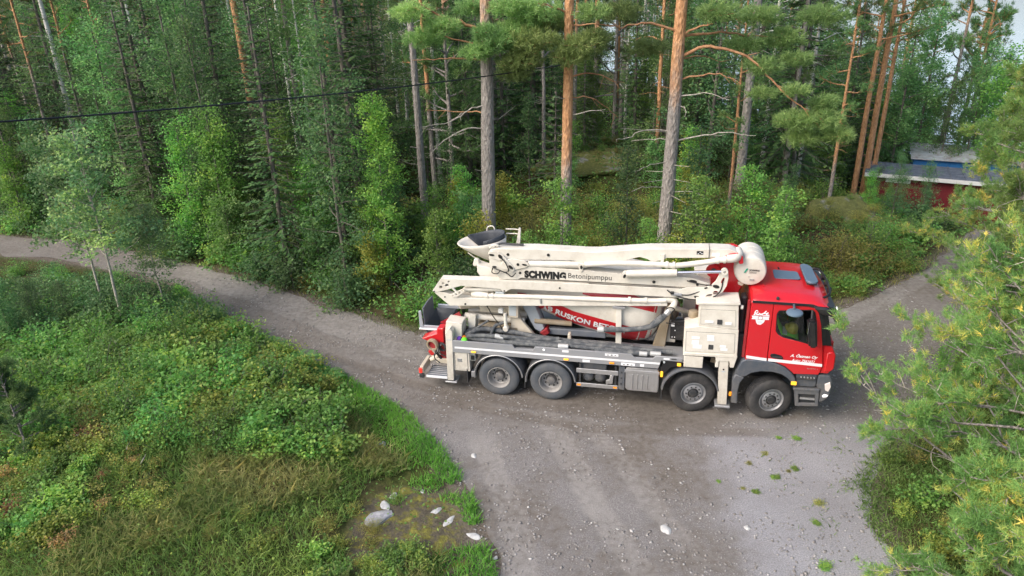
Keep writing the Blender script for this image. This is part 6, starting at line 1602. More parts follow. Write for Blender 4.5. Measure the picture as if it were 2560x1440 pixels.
kind('fern', [fern(190 + k, n_, L_) for k, (n_, L_) in enumerate([(9, 0.75), (11, 0.95), (8, 0.6)])])

CAT = {'pine': 'pine tree', 'low_pine': 'pine tree', 'spruce': 'spruce tree', 'birch': 'birch tree', 'leafy': 'tree', 'sapling': 'young tree', 'bush': 'bush', 'heath': 'bush', 'fern': 'fern'}
NAME = {'pine': 'pine_tree', 'low_pine': 'pine_tree', 'spruce': 'spruce_tree', 'birch': 'birch_tree', 'leafy': 'broadleaf_tree', 'sapling': 'young_tree', 'bush': 'bush', 'heath': 'heath_bush', 'fern': 'fern'}
used_labels = {}
def plant(kn, x, y, s=1.0, rz=None, label=None, group=None, var=None, z=None, tilt=0.0, wide=1.0, bark=None, name=None):
    i_ = rng.integers(0, len(LIB[kn])) if var is None else var
    wd, cr_ = LIB[kn][i_]
    nm_ = {3: 'shrub', 4: 'yellow_bush', 5: 'heath_bush', 6: 'dry_shrub'}.get(int(i_), 'bush') if kn == 'bush' else NAME[kn]
    o = empty(name or nm_, (x, y, h1(x, y) if z is None else z), rng.uniform(0, 6.28) if rz is None else rz)
    o.rotation_euler[0] = rng.normal(0, tilt) if tilt else 0.0
    o.scale = (s * wide, s * wide, s)
    a_ = link('trunk' if 'trunk' in wd.name else 'stems', wd, o)
    if 'pine' in kn: a_['bark_change'] = float(rng.uniform(5.0, 10.0) if bark is None else bark)
    link('crown' if 'crown' in cr_.name else 'foliage', cr_, o)
    tag(o, label, CAT[kn], group)
    return o

def project(w):
    d = np.asarray(w, float) - CAM; z = d @ FWD
    return 1280 + F_PX * (d @ RT) / z, 720 - F_PX * (d @ UPV) / z, z

def zone(x, y):
    """where a plant stands, in words, from landmarks of the scene."""
    px, py, _ = project((x, y, 0.0))
    if px < 300: return 'at the far left'
    if px < 560: return 'behind the aspens'
    if px < 860: return 'left of the bright birch'
    if px < 1120: return 'around the bright birch'
    if px < 1320: return 'behind the hopper'
    if px < 1540: return 'behind the boom lettering'
    if px < 1780: return 'behind the boom elbow'
    if px < 2060: return 'behind the cab'
    return 'near the lake'

ADJ = {'pine': 'tall bare pine', 'low_pine': 'low boughed pine', 'spruce': 'dark dense spruce', 'birch': 'tall birch', 'leafy': 'leafy green tree', 'sapling': 'slim young tree', 'bush': 'green bush', 'heath': 'yellowish heath bush', 'fern': 'fern'}
def depth_word(y): return 'at the forest edge' if y < 27 else ('just inside the forest' if y < 33 else ('further into the forest' if y < 42 else 'deep in forest'))
CLEAR = [(60, 225, 40.5), (590, 668, 36.5), (745, 840, 32), (860, 1075, 26), (1040, 1112, 31.5), (1500, 1570, 37), (1610, 1660, 32.5), (1790, 2000, 31), (2035, 2090, 29), (2100, 2215, 34)]
TALL = ('pine', 'low_pine', 'spruce', 'birch', 'leafy')
def in_front(kn, px, y): return (kn in ('sapling', 'bush') and 880 < px < 1060 and y < 23.0) or kn in TALL and any(a_ < px < b_ and y < c_ for a_, b_, c_ in CLEAR)
def wood_plant(kn, x, y, **kw):
    lab = f'{ADJ[kn]} {depth_word(y)} {zone(x, y)}'
    if kn == 'bush' and 'var' not in kw: kw['var'] = int(rng.choice([0, 1, 2, 3, 3, 1, 5]))
    if kn == 'sapling' and 'var' not in kw: kw['var'] = int(rng.choice([0, 1, 2, 0, 1, 2, 3]))
    return plant(kn, x, y, label=lab, group=lab, **kw)
# ------------------------------------------------------------------ the three big pines behind the truck
def hero_pine(px0, py0, px1, py1, Y, width_px, bark, label, branches, clumps, seed, H=17):
    r = np.random.default_rng(seed)
    p0 = at(px0, py0, Y); p1 = at(px1, py1, Y)
    sl = (p1[0] - p0[0]) / (p1[2] - p0[2])
    bx_ = p0[0] - sl * p0[2]; gz_ = h1(bx_, Y)
    o = empty('pine_tree', (bx_, Y, gz_)); tag(o, label, 'pine tree', 'big pines right behind the truck')
    r0 = width_px / 2 * (np.linalg.norm(p0 - CAM) * 0.97) / F_PX
    z = np.linspace(-0.2, H, 26)
    wob = np.cumsum(r.normal(0, 0.010, (26, 2)), 0); wob -= wob[0]
    P = np.stack([sl * z + wob[:, 0], wob[:, 1], z], 1)
    rad = r0 * (1.06 - 0.62 * (np.clip(z, 0, H) / H)); rad[0] *= 1.3; rad[1] *= 1.08
    rad = rad * (1 + r.normal(0, 0.012, 26))
    V, F_ = tube_arrays(P, rad, 18)
    t = link('trunk', fast_mesh('trunk', V, F_, MT['pine_bark'], smooth=True), o); t['bark_change'] = bark
    loc = np.array([bx_, Y, gz_])
    paths = []
    for pts, rb, mt_, dy in branches:
        n = len(pts); q = [at(a_, b_, Y + dy * k / max(1, n - 1)) - loc for k, (a_, b_) in enumerate(pts)]
        q[0] = np.array([np.interp(q[0][2], z, P[:, 0]), np.interp(q[0][2], z, P[:, 1]), q[0][2]])
        sp_ = smooth_path(q, 4)
        sp_ = [p + r.normal(0, 0.018, 3) * (k > 0) for k, p in enumerate(sp_)]
        V, F_ = tube_arrays(sp_, np.linspace(rb, max(0.006, rb * 0.25), len(sp_)), 7)
        parts_ = [(V, F_)]
        for _ in range(max(1, len(sp_) // 5)):
            k = r.integers(len(sp_) // 3, len(sp_)); d = unit(np.array(sp_[k]) - np.array(sp_[max(0, k - 2)]) + r.normal(0, 0.6, 3) * 0.3 + 1e-6)
            pth = limb(sp_[k], d + r.normal(0, 0.5, 3), r.uniform(0.15, 0.5), r, 0.3, 0, 3)
            parts_.append(tube_arrays(pth, np.linspace(rb * 0.3, 0.004, len(pth)), 4))
        V, F_ = join_arrays(parts_)
        link('branch', fast_mesh('branch', V, F_, MT[mt_], smooth=True), o)
        if mt_ == 'orange_branch': paths.append(np.array(sp_))
    Vs, Fs, Ts, off = [], [], [], 0; wood = []
    for px, py, rp, dy in clumps:
        c = at(px, py, Y + dy) - loc; rr = rp * Y / F_PX
        n = max(60, int(620 * rr ** 1.8))
        q = c + unit(r.normal(0, 1, (n, 3))) * (rr * r.random((n, 1)) ** 0.45) * np.array([1.25, 1.25, 0.55])
        d = unit(q - c + np.array([0, 0, 0.5 * rr]))
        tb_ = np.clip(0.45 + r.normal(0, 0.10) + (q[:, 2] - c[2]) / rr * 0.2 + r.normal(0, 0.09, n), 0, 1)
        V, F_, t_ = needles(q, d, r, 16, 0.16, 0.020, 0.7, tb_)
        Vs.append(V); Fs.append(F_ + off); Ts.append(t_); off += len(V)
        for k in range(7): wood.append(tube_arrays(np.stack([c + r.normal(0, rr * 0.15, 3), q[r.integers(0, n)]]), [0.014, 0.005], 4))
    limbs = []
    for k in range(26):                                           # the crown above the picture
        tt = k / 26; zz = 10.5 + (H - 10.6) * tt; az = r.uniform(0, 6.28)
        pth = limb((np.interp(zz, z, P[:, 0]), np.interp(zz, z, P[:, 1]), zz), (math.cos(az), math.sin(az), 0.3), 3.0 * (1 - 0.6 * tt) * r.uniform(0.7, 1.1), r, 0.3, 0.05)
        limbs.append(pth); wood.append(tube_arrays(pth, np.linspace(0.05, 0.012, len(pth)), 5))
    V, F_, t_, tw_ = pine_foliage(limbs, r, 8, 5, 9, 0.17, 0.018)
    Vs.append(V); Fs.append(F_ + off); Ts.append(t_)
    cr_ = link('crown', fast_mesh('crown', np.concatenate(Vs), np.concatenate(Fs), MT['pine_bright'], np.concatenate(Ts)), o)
    V, F_ = join_arrays(wood + tw_)
    tag(link('twigs', fast_mesh('twigs', V, F_, MT['orange_branch'], smooth=True), cr_), kind='stuff')
    return o

OB, DB = 'orange_branch', 'dead_branch'
hero_pine(1222, 585, 1212, 0, 23.5, 36, 9.0, 'big pine with grey lower trunk rising behind the truck hopper', [
    ([(1200, 82), (1150, 56), (1100, 40), (1040, 5), (1000, -15)], 0.055, OB, -0.8), ([(1190, 112), (1130, 98), (1092, 78)], 0.035, OB, 0.6), ([(1205, 152), (1150, 145), (1100, 148), (1032, 150)], 0.035, OB, -0.6),
    ([(1206, 262), (1170, 275), (1130, 305), (1055, 318)], 0.028, DB, -1.0), ([(1206, 282), (1160, 278), (1062, 275)], 0.028, OB, 0.9), ([(1207, 322), (1170, 322), (1110, 352), (1072, 392)], 0.03, DB, -0.8),
    ([(1207, 215), (1197, 200), (1180, 195)], 0.02, DB, -0.4), ([(1210, 432), (1190, 422)], 0.016, DB, -0.3), ([(1225, 30), (1260, 10), (1300, 5)], 0.04, OB, -0.5), ([(1228, 300), (1255, 290), (1290, 262)], 0.016, DB, 0.6)],
    [(1195, 130, 34, -0.8), (1240, 105, 42, -0.9), (1215, 80, 30, -0.9), (1060, 95, 40, 0.4), (1105, 65, 36, -0.5), (1290, 80, 48, -0.5), (1030, 30, 40, -0.6), (1340, 30, 55, -0.3), (1280, 20, 45, -0.6), (1180, 20, 35, 0.6)], 501)
hero_pine(1415, 620, 1425, 0, 23.0, 28, 4.1, 'slender pine with bright orange trunk behind the lettered boom arm', [
    ([(1412, 36), (1380, 16), (1345, 6)], 0.035, OB, -0.5), ([(1438, 66), (1480, 58), (1512, 76)], 0.03, OB, -0.5), ([(1412, 117), (1380, 105), (1350, 122), (1330, 145)], 0.035, OB, -0.6), ([(1438, 192), (1480, 183), (1520, 195), (1550, 220)], 0.03, OB, -0.3),
    ([(1436, 245), (1470, 242), (1510, 265), (1545, 292)], 0.026, OB, 0.5), ([(1435, 292), (1470, 277), (1515, 275)], 0.02, DB, -0.5), ([(1412, 248), (1385, 243)], 0.016, DB, -0.4), ([(1438, 34), (1460, 25)], 0.016, DB, -0.4), ([(1412, 330), (1395, 340)], 0.012, DB, -0.2)],
    [(1450, 115, 46, -0.7), (1425, 145, 36, -0.8), (1490, 95, 34, -0.6), (1300, 150, 46, -0.3), (1330, 100, 52, -0.5), (1285, 185, 34, -0.2), (1370, 60, 40, 0.4), (1550, 30, 46, 0.8), (1620, 120, 40, 1.4)], 502)
hero_pine(1660, 600, 1705, 0, 22.5, 34, 6.6, 'stout leaning pine with many dead side branches behind the boom', [
    ([(1712, 88), (1750, 64), (1782, 60)], 0.045, OB, -0.4), ([(1714, 92), (1800, 82), (1880, 90), (1965, 93)], 0.045, OB, 0.8), ([(1690, 82), (1640, 60), (1590, 60), (1550, 70), (1490, 58)], 0.045, OB, -0.6), ([(1710, 147), (1760, 115), (1820, 125), (1880, 150), (1930, 200), (1980, 250), (2022, 276)], 0.055, OB, -1.2),
    ([(1708, 148), (1750, 140), (1802, 156)], 0.03, OB, 0.8), ([(1705, 202), (1760, 187), (1810, 190), (1852, 212)], 0.032, OB, -0.4), ([(1702, 240), (1760, 234), (1825, 250)], 0.024, DB, -0.8), ([(1697, 356), (1760, 338), (1830, 332), (1888, 342)], 0.03, DB, -0.6),
    ([(1672, 325), (1610, 325), (1570, 345), (1540, 350)], 0.022, DB, -0.8), ([(1670, 350), (1620, 348), (1578, 350)], 0.018, DB, 0.4), ([(1690, 270), (1712, 268), (1712, 292)], 0.02, DB, -0.5), ([(1570, 335), (1555, 322)], 0.010, DB, -0.7),
    ([(1662, 405), (1625, 412), (1600, 426)], 0.016, DB, -0.8), ([(1662, 430), (1615, 428)], 0.012, DB, 0.5), ([(1657, 448), (1610, 456)], 0.014, DB, -0.8), ([(1655, 470), (1615, 470), (1578, 480)], 0.014, DB, -0.9), ([(1682, 412), (1722, 418)], 0.014, DB, -0.7), ([(1680, 447), (1726, 455)], 0.014, DB, -0.7),
    ([(1680, 480), (1725, 478), (1772, 496)], 0.016, DB, -0.5), ([(1678, 484), (1712, 506)], 0.014, DB, -0.9), ([(1676, 526), (1718, 541)], 0.014, DB, -0.8), ([(1675, 556), (1700, 562)], 0.012, DB, -0.5), ([(1673, 582), (1706, 596)], 0.013, DB, -0.7), ([(1655, 498), (1630, 508)], 0.010, DB, -0.4), ([(1676, 515), (1692, 513)], 0.010, DB, 0.4)],
    [(2045, 300, 46, -1.2), (1985, 300, 40, -1.0), (2090, 335, 34, -1.2), (2000, 345, 36, -0.9), (1905, 165, 36, -0.4), (1860, 110, 40, 0.5), (1960, 95, 44, 0.8), (1990, 150, 34, 0.2), (1905, 235, 28, -0.6), (1800, 30, 44, -0.3), (2060, 40, 50, 0.8), (1900, 40, 44, 0.6), (1480, 30, 34, -0.6), (1990, 225, 26, -1.1), (2060, 255, 30, -1.0)], 503)

# smaller single trees one can pick out
def px_tree(kn, px, py, Y, label, s=1.0, **kw):
    q = at(px, py, Y); return plant(kn, q[0], Y, s, label=label, group=None, **kw)
px_tree('pine', 1838, 560, 29.5, 'grey brown pine trunk standing right of the dead branched pine', 1.25, var=1, bark=9.0)
px_tree('pine', 1948, 545, 31.0, 'slim grey trunk of the left twin pine behind the cab', 0.85, var=0, bark=11.0)
px_tree('pine', 1966, 545, 31.8, 'slim grey trunk of the right twin pine behind the cab', 0.85, var=2, bark=11.0)
px_tree('pine', 2064, 560, 29.0, 'thin reddish pine trunk above the mossy boulder', 0.7, var=2, bark=2.5)
px_tree('pine', 1812, 600, 26.5, 'thin reddish pine stem just left of the water tank', 0.55, var=3, bark=2.0)
for k_, (px, Y, s, lab) in enumerate([(2140, 33.2, 0.85, 'orange pine trunk on the left of the trio beside the red shed'), (2163, 34.0, 0.98, 'thick orange pine trunk in the middle of the trio beside the red shed'), (2182, 35.2, 0.8, 'orange pine trunk on the right of the trio beside the red shed')]):
    px_tree('pine', px, 440, Y, lab, s, var=1, bark=-3.0)
px_tree('pine', 1066, 560, 29.0, 'brown pine trunk just right of the bright green birch', 1.0, var=1, bark=11.0)
px_tree('pine', 1092, 520, 32.0, 'thin pine with reddish upper trunk behind the hopper', 0.85, var=0, bark=5.5)
px_tree('pine', 1540, 270, 38.0, 'orange pine between the two right big pines further back', 1.0, var=0, bark=2.0)
px_tree('pine', 1640, 400, 33.0, 'reddish pine close behind the dead branched pine on its left', 0.9, var=2, bark=1.0)
px_tree('pine', 632, 290, 37.0, 'tall reddish pine trunk above the left road', 1.2, var=1, bark=3.0)
px_tree('pine', 776, 480, 33.0, 'dark double trunk pine left of the bright green birch', 1.05, var=0, bark=9.0)
px_tree('birch', 800, 490, 32.5, 'slanting pale birch stem beside the dark double trunk', 0.85, var=1)
LIB['white_birch'] = [leafy_tree(603, 17, 0.17, 11.0, 2.4, 26, 5000, (0.11, 0.08), 'birch_leaves', 'birch_bark', 0.3, 0.5, 0.4, 0.02)]; NAME['white_birch'] = 'birch_tree'; CAT['white_birch'] = 'birch tree'
px_tree('white_birch', 162, 240, 41.0, 'white barked birch trunk at the far left of the forest', 1.0)
q = at(975, 740, 21.9)
me_t, me_c = leafy_tree(601, 6.6, 0.05, 0.5, 1.15, 30, 9000, (0.085, 0.062), 'bright_leaves', 'grey_bark', 0.12, 0.30, 0.5, 0.06, 0.58, 0.02, 0.62)
LIB['bright_birch'] = [(me_t, me_c)]; NAME['bright_birch'] = 'birch_tree'; CAT['bright_birch'] = 'birch tree'
plant('bright_birch', q[0], 22.3, 1.0, label='bright green young birch in full leaf at the forest edge', rz=0.4)
plant('sapling', q[0] - 0.5, 21.9, 0.95, label='yellowing sapling at the foot of the bright green birch', var=3)
# left thicket in front of the road
me_t, me_c = leafy_tree(602, 6.2, 0.045, 2.4, 1.35, 26, 4000, (0.10, 0.075), 'aspen_leaves', 'dead_branch', 0.05, 0.34, 0.5, 0.10, 0.50, 0.03, 0.5)
LIB['aspen'] = [(me_t, me_c)]; NAME['aspen'] = 'aspen_tree'; CAT['aspen'] = 'young tree'
for px, py, s, rz_, lab in ((322, 850, 1.0, 0.5, 'young aspen with pale stem nearest the camera in the left thicket'), (272, 806, 0.98, 2.2, 'young aspen with pale stem behind its twin in the left thicket'), (420, 800, 0.62, 4.0, 'small grey green aspen leaning over the road in the left thicket')):
    q = ground(px, py); plant('aspen', q[0], q[1], s, rz=rz_, label=lab)

# ------------------------------------------------------------------ the forest
FE = [(-60, 47), (-45, 41.5), (-32, 35.2)] + [tuple(ground(*p)[:2]) for p in [(0, 588), (160, 600), (300, 622)] + ROAD_PX_FAR] + [(-1.4, 20.7), (1.5, 20.3), (4.5, 20.0), (7.2, 19.6)] + [tuple(ground(*p)[:2]) for p in [(2080, 772), (2160, 748), (2240, 709), (2300, 678), (2340, 650)]] + [(18.5, 26.2), (26, 29), (40, 31)]
FE = np.array(sorted(FE))
def far_edge(x): return np.interp(x, FE[:, 0], FE[:, 1]) + 0.25
placed = [(-0.76, 23.5), (1.9, 23), (5.1, 22.5), (-4.15, 22.3)]
def free(x, y, d):
    return all((x - a_) ** 2 + (y - b_) ** 2 > d * d for a_, b_ in placed)
SHED = at(2270, 440, 33)[:2]
def blocked(x, y, kn=''):
    if y < far_edge(x) + 0.2: return True
    px, py, _ = project((x, y, h1(x, y)))
    if np.hypot(x - SHED[0] - 1.5, y - SHED[1] - 1) < 4.6: return True
    if 11 < x < 16.5 and 24.0 < y < 29.5: return True
    if kn in ('bush', 'sapling', 'leafy') and 9 < x < 14.5 and y < 26.5: return True
    if 0.97 * x + 0.24 * y - 21 > 18.5: return True
    if px > 2180 and y < 36: return True
    return False
def scatter(kn, n, y0, y1, gap, smin, smax, xr=(-44, 34), keep=None, tries=60, **kw):
    c = 0
    for _ in range(n * tries):
        if c >= n: break
        x = rng.uniform(*xr); y = far_edge(x) + rng.uniform(y0, y1)
        px, py, dz = project((x, y, 3.0))
        if px < -160 or px > 2720 or dz < 1: continue
        if in_front(kn, px, y) or blocked(x, y, kn) or not free(x, y, gap) or (keep is not None and not keep(px, x, y)): continue
        wood_plant(kn, x, y, s=rng.uniform(smin, smax), tilt=0.015, **kw); placed.append((x, y)); c += 1
not_front = lambda px, x, y: not (1000 < px < 1960 and y < 30)
left_only = lambda px, x, y: px < 980
# edge of the wood
scatter('spruce', 20, 0.8, 6, 1.5, 0.75, 1.15, (-30, -3), left_only)
scatter('leafy', 26, 0.9, 5, 1.3, 0.75, 1.15, (-32, -2), left_only)
scatter('sapling', 44, 0.3, 3.5, 0.7, 0.7, 1.25, (-32, 12))
scatter('bush', 74, 0.2, 1.9, 0.45, 0.8, 1.35, (-32, 12))
# inside
scatter('pine', 58, 5, 40, 2.2, 0.85, 1.15, keep=not_front)
scatter('birch', 26, 4, 34, 2.0, 0.85, 1.15, (-40, 18), not_front)
scatter('spruce', 46, 5, 30, 1.7, 0.8, 1.4, (-40, 22), not_front)
scatter('leafy', 50, 5, 30, 1.5, 0.8, 1.35, (-40, 26), not_front)
scatter('low_pine', 16, 7, 34, 2.0, 0.9, 1.3, (-36, 28), not_front)
# lower growth between the big pines and further in
scatter('heath', 64, 0.8, 9, 0.6, 0.9, 1.6, (0, 16))
for v_, n_ in ((2, 12), (0, 8), (5, 10), (4, 5)): scatter('bush', n_, 2.0, 11, 0.7, 0.9, 1.6, (-10, 16), None, 60, var=v_)
for v_, n_ in ((0, 12), (1, 12), (3, 5), (2, 4)): scatter('sapling', n_, 3, 12, 0.9, 0.7, 1.2, (-12, 16), None, 60, var=v_)
scatter('spruce', 8, 9, 16, 1.3, 0.45, 0.8, (-4, 16))
for v_, n_ in ((0, 8), (3, 6), (1, 4)): scatter('leafy', n_, 9, 18, 1.4, 0.7, 1.05, (-4, 18), None, 60, var=v_)
# thin belt of trees along the shore
shore = lambda px, x, y: px > 1950 and y > 35 and 0.97 * x + 0.24 * y - 21 > 0
scatter('leafy', 36, 5, 44, 1.2, 0.7, 1.2, (12, 42), shore)
scatter('pine', 30, 6, 54, 1.6, 0.8, 1.15, (12, 42), shore)
scatter('birch', 6, 6, 44, 1.6, 0.8, 1.1, (12, 42), shore)
scatter('low_pine', 14, 5, 44, 1.5, 0.7, 1.15, (12, 42), shore)
# far background, trunks still tell apart
for kn, n in (('pine', 44), ('leafy', 20), ('spruce', 22)):
    scatter(kn, n, 38, 75, 2.6, 1.0, 1.4, (-60, 40), lambda px, x, y: px < 1930)

# between the right branch road and the shed
g = 'low bushes on the slope between the truck cab and the shed'
for k_ in range(64):
    px = rng.uniform(1900, 2330); py = rng.uniform(560, 745)
    q = ground(px, py)
    if poly_sd(np.array([q[:2]]), ROAD)[0] < 0.25: continue
    kn = 'heath' if rng.random() < 0.74 else ('bush' if rng.random() < 0.7 else 'sapling')
    lab = {'heath': 'yellowish heath bush on the slope behind the truck cab', 'bush': 'green leafy bush on the slope behind the truck cab', 'sapling': 'slim young tree on the slope behind the truck cab'}[kn]
    plant(kn, q[0], q[1], rng.uniform(0.45, 0.8) * (0.7 if kn == 'sapling' else 1), label=lab, group=lab, var=int(rng.choice([0, 1, 2])))
for k_ in range(24):
    q = at(rng.uniform(2120, 2420), rng.uniform(515, 580), rng.uniform(28.3, 30.8))
    plant('leafy' if k_ % 3 == 0 else 'bush', q[0], q[1], rng.uniform(0.26, 0.36) if k_ % 3 == 0 else rng.uniform(0.9, 1.3), label='green shrub growing in front of the red shed wall', group='shrubs in front of the red shed')

# heath creeping over the mossy rocks
for bpx, bpy_, n_, dz_ in ((2095, 600, 15, 0.9), (1500, 480, 14, 0.35)):
    qb = ground(bpx, bpy_)
    for k_ in range(n_):
        a_ = rng.uniform(0, 6.28); rr_ = rng.uniform(0.35, 1.05)
        x_ = qb[0] + 0.2 + math.cos(a_) * 2.7 * rr_; y_ = qb[1] + 1.0 + math.sin(a_) * 1.6 * rr_
        lab = 'low heath clump on the big mossy boulder behind the cab' if bpx > 2000 else 'low heath clump on the mossy hump behind the pines'
        plant('heath', x_, y_, rng.uniform(0.25, 0.5), z=h1(x_, y_) + dz_ * max(0.0, 1 - rr_ ** 2) - 0.05, label=lab, group=lab)

# ------------------------------------------------------------------ left bank: bushes, ferns, grass
def on_bank(x, y, m_=0.25):
    return poly_sd(np.array([[x, y]]), ROAD)[0] > m_ and y < far_edge(x) - 2.5 and x < 2
BZ = [('upper', 0, 430, 560, 830), ('middle', 0, 640, 800, 1000), ('lower', 0, 1000, 1000, 1440)]
def bank(n, pxr, pyr, kinds, smin, smax, lab, gap=0.45, wide=1.0):
    c = 0
    for _ in range(n * 30):
        if c >= n: break
        px, py = rng.uniform(*pxr), rng.uniform(*pyr); q = ground(px, py)
        if not on_bank(q[0], q[1]) or not free(q[0], q[1], gap): continue
        kn, v = kinds[rng.integers(0, len(kinds))]
        lb = lab.replace('plant', {'bush': 'bush', 'heath': 'low bush', 'fern': 'fern', 'sapling': 'sapling', 'leafy': 'young tree', 'spruce': 'small spruce'}[kn])
        if kn == 'bush' and v in (4, 6): lb = lb.replace('green', 'yellowing' if v == 4 else 'brown')
        plant(kn, q[0], q[1], rng.uniform(smin, smax), var=v, label=lb, group=lb, wide=wide); placed.append((q[0], q[1])); c += 1
bank(46, (-60, 400), (765, 860), [('bush', 3), ('bush', 1), ('bush', 3)], 0.7, 1.0, 'dense dark green plant filling the bank below the far road', 0.5)
bank(26, (-60, 300), (690, 775), [('bush', 3), ('bush', 1)], 0.35, 0.55, 'low dark green plant beside the far road', 0.45)
for k_ in range(5):
    q = ground((40, 110, 190, 330, 10)[k_], (870, 860, 850, 860, 840)[k_])
    plant('leafy', q[0], q[1], (0.33, 0.30, 0.26, 0.18, 0.30)[k_], var=1, label='thick dark green shrub below the far road at the left edge', group='thick dark shrubs at the left edge')
bank(64, (-40, 640), (830, 1010), [('bush', 0), ('bush', 2), ('bush', 0), ('bush', 1), ('bush', 2)], 0.6, 1.05, 'light green plant on the left bank below the aspens', 0.42)
bank(10, (380, 640), (740, 900), [('bush', 3), ('bush', 1)], 0.5, 0.75, 'dark green plant beside the road at the left thicket', 0.4)
bank(60, (300, 860), (900, 1180), [('bush', 0), ('bush', 2), ('bush', 4), ('bush', 5), ('heath', 2), ('bush', 1)], 0.55, 0.95, 'green plant on the middle of the left bank', 0.38)
bank(34, (-40, 420), (960, 1140), [('bush', 2), ('bush', 5), ('bush', 0), ('heath', 0)], 0.5, 0.85, 'green plant on the left bank above the fallen branches', 0.4)
bank(40, (520, 900), (820, 960), [('fern', 0), ('fern', 1), ('fern', 2)], 0.6, 1.0, 'bright green plant along the grassy road edge', 0.28)
bank(26, (-20, 260), (1140, 1400), [('bush', 2), ('bush', 0), ('bush', 4), ('bush', 6)], 0.45, 0.75, 'green plant in the lower left corner', 0.35)
bank(14, (240, 420), (1180, 1330), [('bush', 6), ('bush', 6), ('bush', 5), ('bush', 4)], 0.3, 0.55, 'green plant among dry stalks on the lower bank', 0.3)
bank(12, (780, 1060), (1370, 1480), [('bush', 2), ('bush', 0), ('bush', 4)], 0.3, 0.5, 'green plant at the bottom edge beside the mossy patch', 0.28)
bank(20, (380, 960), (1120, 1400), [('heath', 1), ('bush', 5), ('bush', 4), ('heath', 0)], 0.22, 0.42, 'green plant on the dry grass of the lower bank', 0.35)
q = ground(90, 1180)
me_t, me_c = pine_tree(610, 6.0, 0.08, 0.6, 2.0, 34, 0, 'pine_needles', 12, 0.28, 0.034, 9, 5)
LIB['small_pine'] = [(me_t, me_c)]; NAME['small_pine'] = 'pine_tree'; CAT['small_pine'] = 'pine tree'
o = plant('small_pine', q[0], q[1], 0.36, label='small bluish green pine sapling at the left edge'); 
q = ground(0, 1090); plant('small_pine', q[0], q[1], 0.34, label='small dark pine sapling cut by the left picture edge')

# grass: uncountable
def grass(name, pts, hmin, hmax, w, mat, seed, label, lean=0.35):
    r = np.random.default_rng(seed); n = len(pts)
    z = height(pts[:, 0], pts[:, 1]); b0 = np.concatenate([pts, z[:, None] - 0.01], 1)
    hh_ = r.uniform(hmin, hmax, (n, 1)); d = np.concatenate([r.normal(0, lean, (n, 2)), np.ones((n, 1))], 1); d = unit(d)
    s = unit(np.cross(d, r.normal(0, 1, (n, 3)))) * w * r.uniform(0.6, 1.3, (n, 1))
    tip = b0 + d * hh_; tip[:, :2] += d[:, :2] * hh_ * 0.5; tip[:, 2] -= hh_[:, 0] * 0.08
    mid_ = b0 + d * hh_ * 0.55
    V = np.stack([b0 - s, b0 + s, mid_ + s * 0.8, tip, mid_ - s * 0.8], 1).reshape(-1, 3)
    F_ = np.arange(n * 5).reshape(n, 5)
    tn = np.clip(vnoise(pts[:, 0], pts[:, 1], 0.7, seed) * 0.7 + r.normal(0.12, 0.14, n), 0, 1)
    o = link(name, fast_mesh(name, V, F_, MT[mat], tn)); tag(o, label, kind='stuff'); return o
def sample(n, xr, yr, cond, seed):
    r = np.random.default_rng(seed); P = np.stack([r.uniform(*xr, n), r.uniform(*yr, n)], 1)
    d = poly_sd(P, ROAD); return P[cond(P, d, r)]
edge_near = lambda P: P[:, 1] < np.array(far_edge(P[:, 0])) - 2.0
P1 = sample(210000, (-12, 1.5), (8.5, 24), lambda P, d, r: edge_near(P) & (d > -0.12) & (r.random(len(P)) < np.exp(-np.clip(d - 0.25, 0, 9) / 0.65)), 21)
ROCKP = np.array([ground(1040, 1330)[0], ground(1040, 1330)[1]])
bare = lambda P: (((P[:, 0] - ROCKP[0]) / 1.5) ** 2 + ((P[:, 1] - ROCKP[1]) / 1.5) ** 2 < vnoise(P[:, 0], P[:, 1], 0.5, 8) * 1.9)
P1 = P1[~bare(P1)]
grass('grass', P1, 0.08, 0.26, 0.008, 'grass_edge', 31, 'lush short green grass along the left road edge')
P2 = sample(170000, (-14, 0), (7.5, 22), lambda P, d, r: edge_near(P) & (d > 0.75 + 0.5 * vnoise(P[:, 0], P[:, 1], 0.8, 19)), 22); P2 = P2[~bare(P2)]
k_ = vnoise(P2[:, 0], P2[:, 1], 1.3, 9)
grass('grass', P2[k_ > 0.40][:60000], 0.14, 0.46, 0.007, 'grass_dry', 32, 'long dry yellowish grass on the left bank', 0.5)
grass('grass', P2[k_ <= 0.52][:42000], 0.10, 0.36, 0.008, 'grass_green', 33, 'long green grass between the bushes of the left bank', 0.45)
P3 = sample(90000, (-30, 18), (19, 40), lambda P, d, r: (P[:, 1] > np.array(far_edge(P[:, 0])) - 1.6) & (d > -0.05) & (r.random(len(P)) < np.exp(-np.clip(d, 0, 9) / 0.9)), 23)
grass('grass', P3, 0.08, 0.30, 0.010, 'grass_dry', 34, 'dry grass verge on the far side of the road', 0.4)
P4 = sample(90000, (5.2, 13), (8, 18), lambda P, d, r: (d > -2.4) & (r.random(len(P)) < np.where(d > -0.15, 0.8, 0.6 * np.exp(np.clip(d, -9, 0) / 0.7) * (vnoise(P[:, 0], P[:, 1], 0.4, 12) > 0.55))), 24)
grass('grass', P4, 0.04, 0.20, 0.008, 'grass_green', 35, 'weeds and grass at the right edge of the gravel', 0.5)
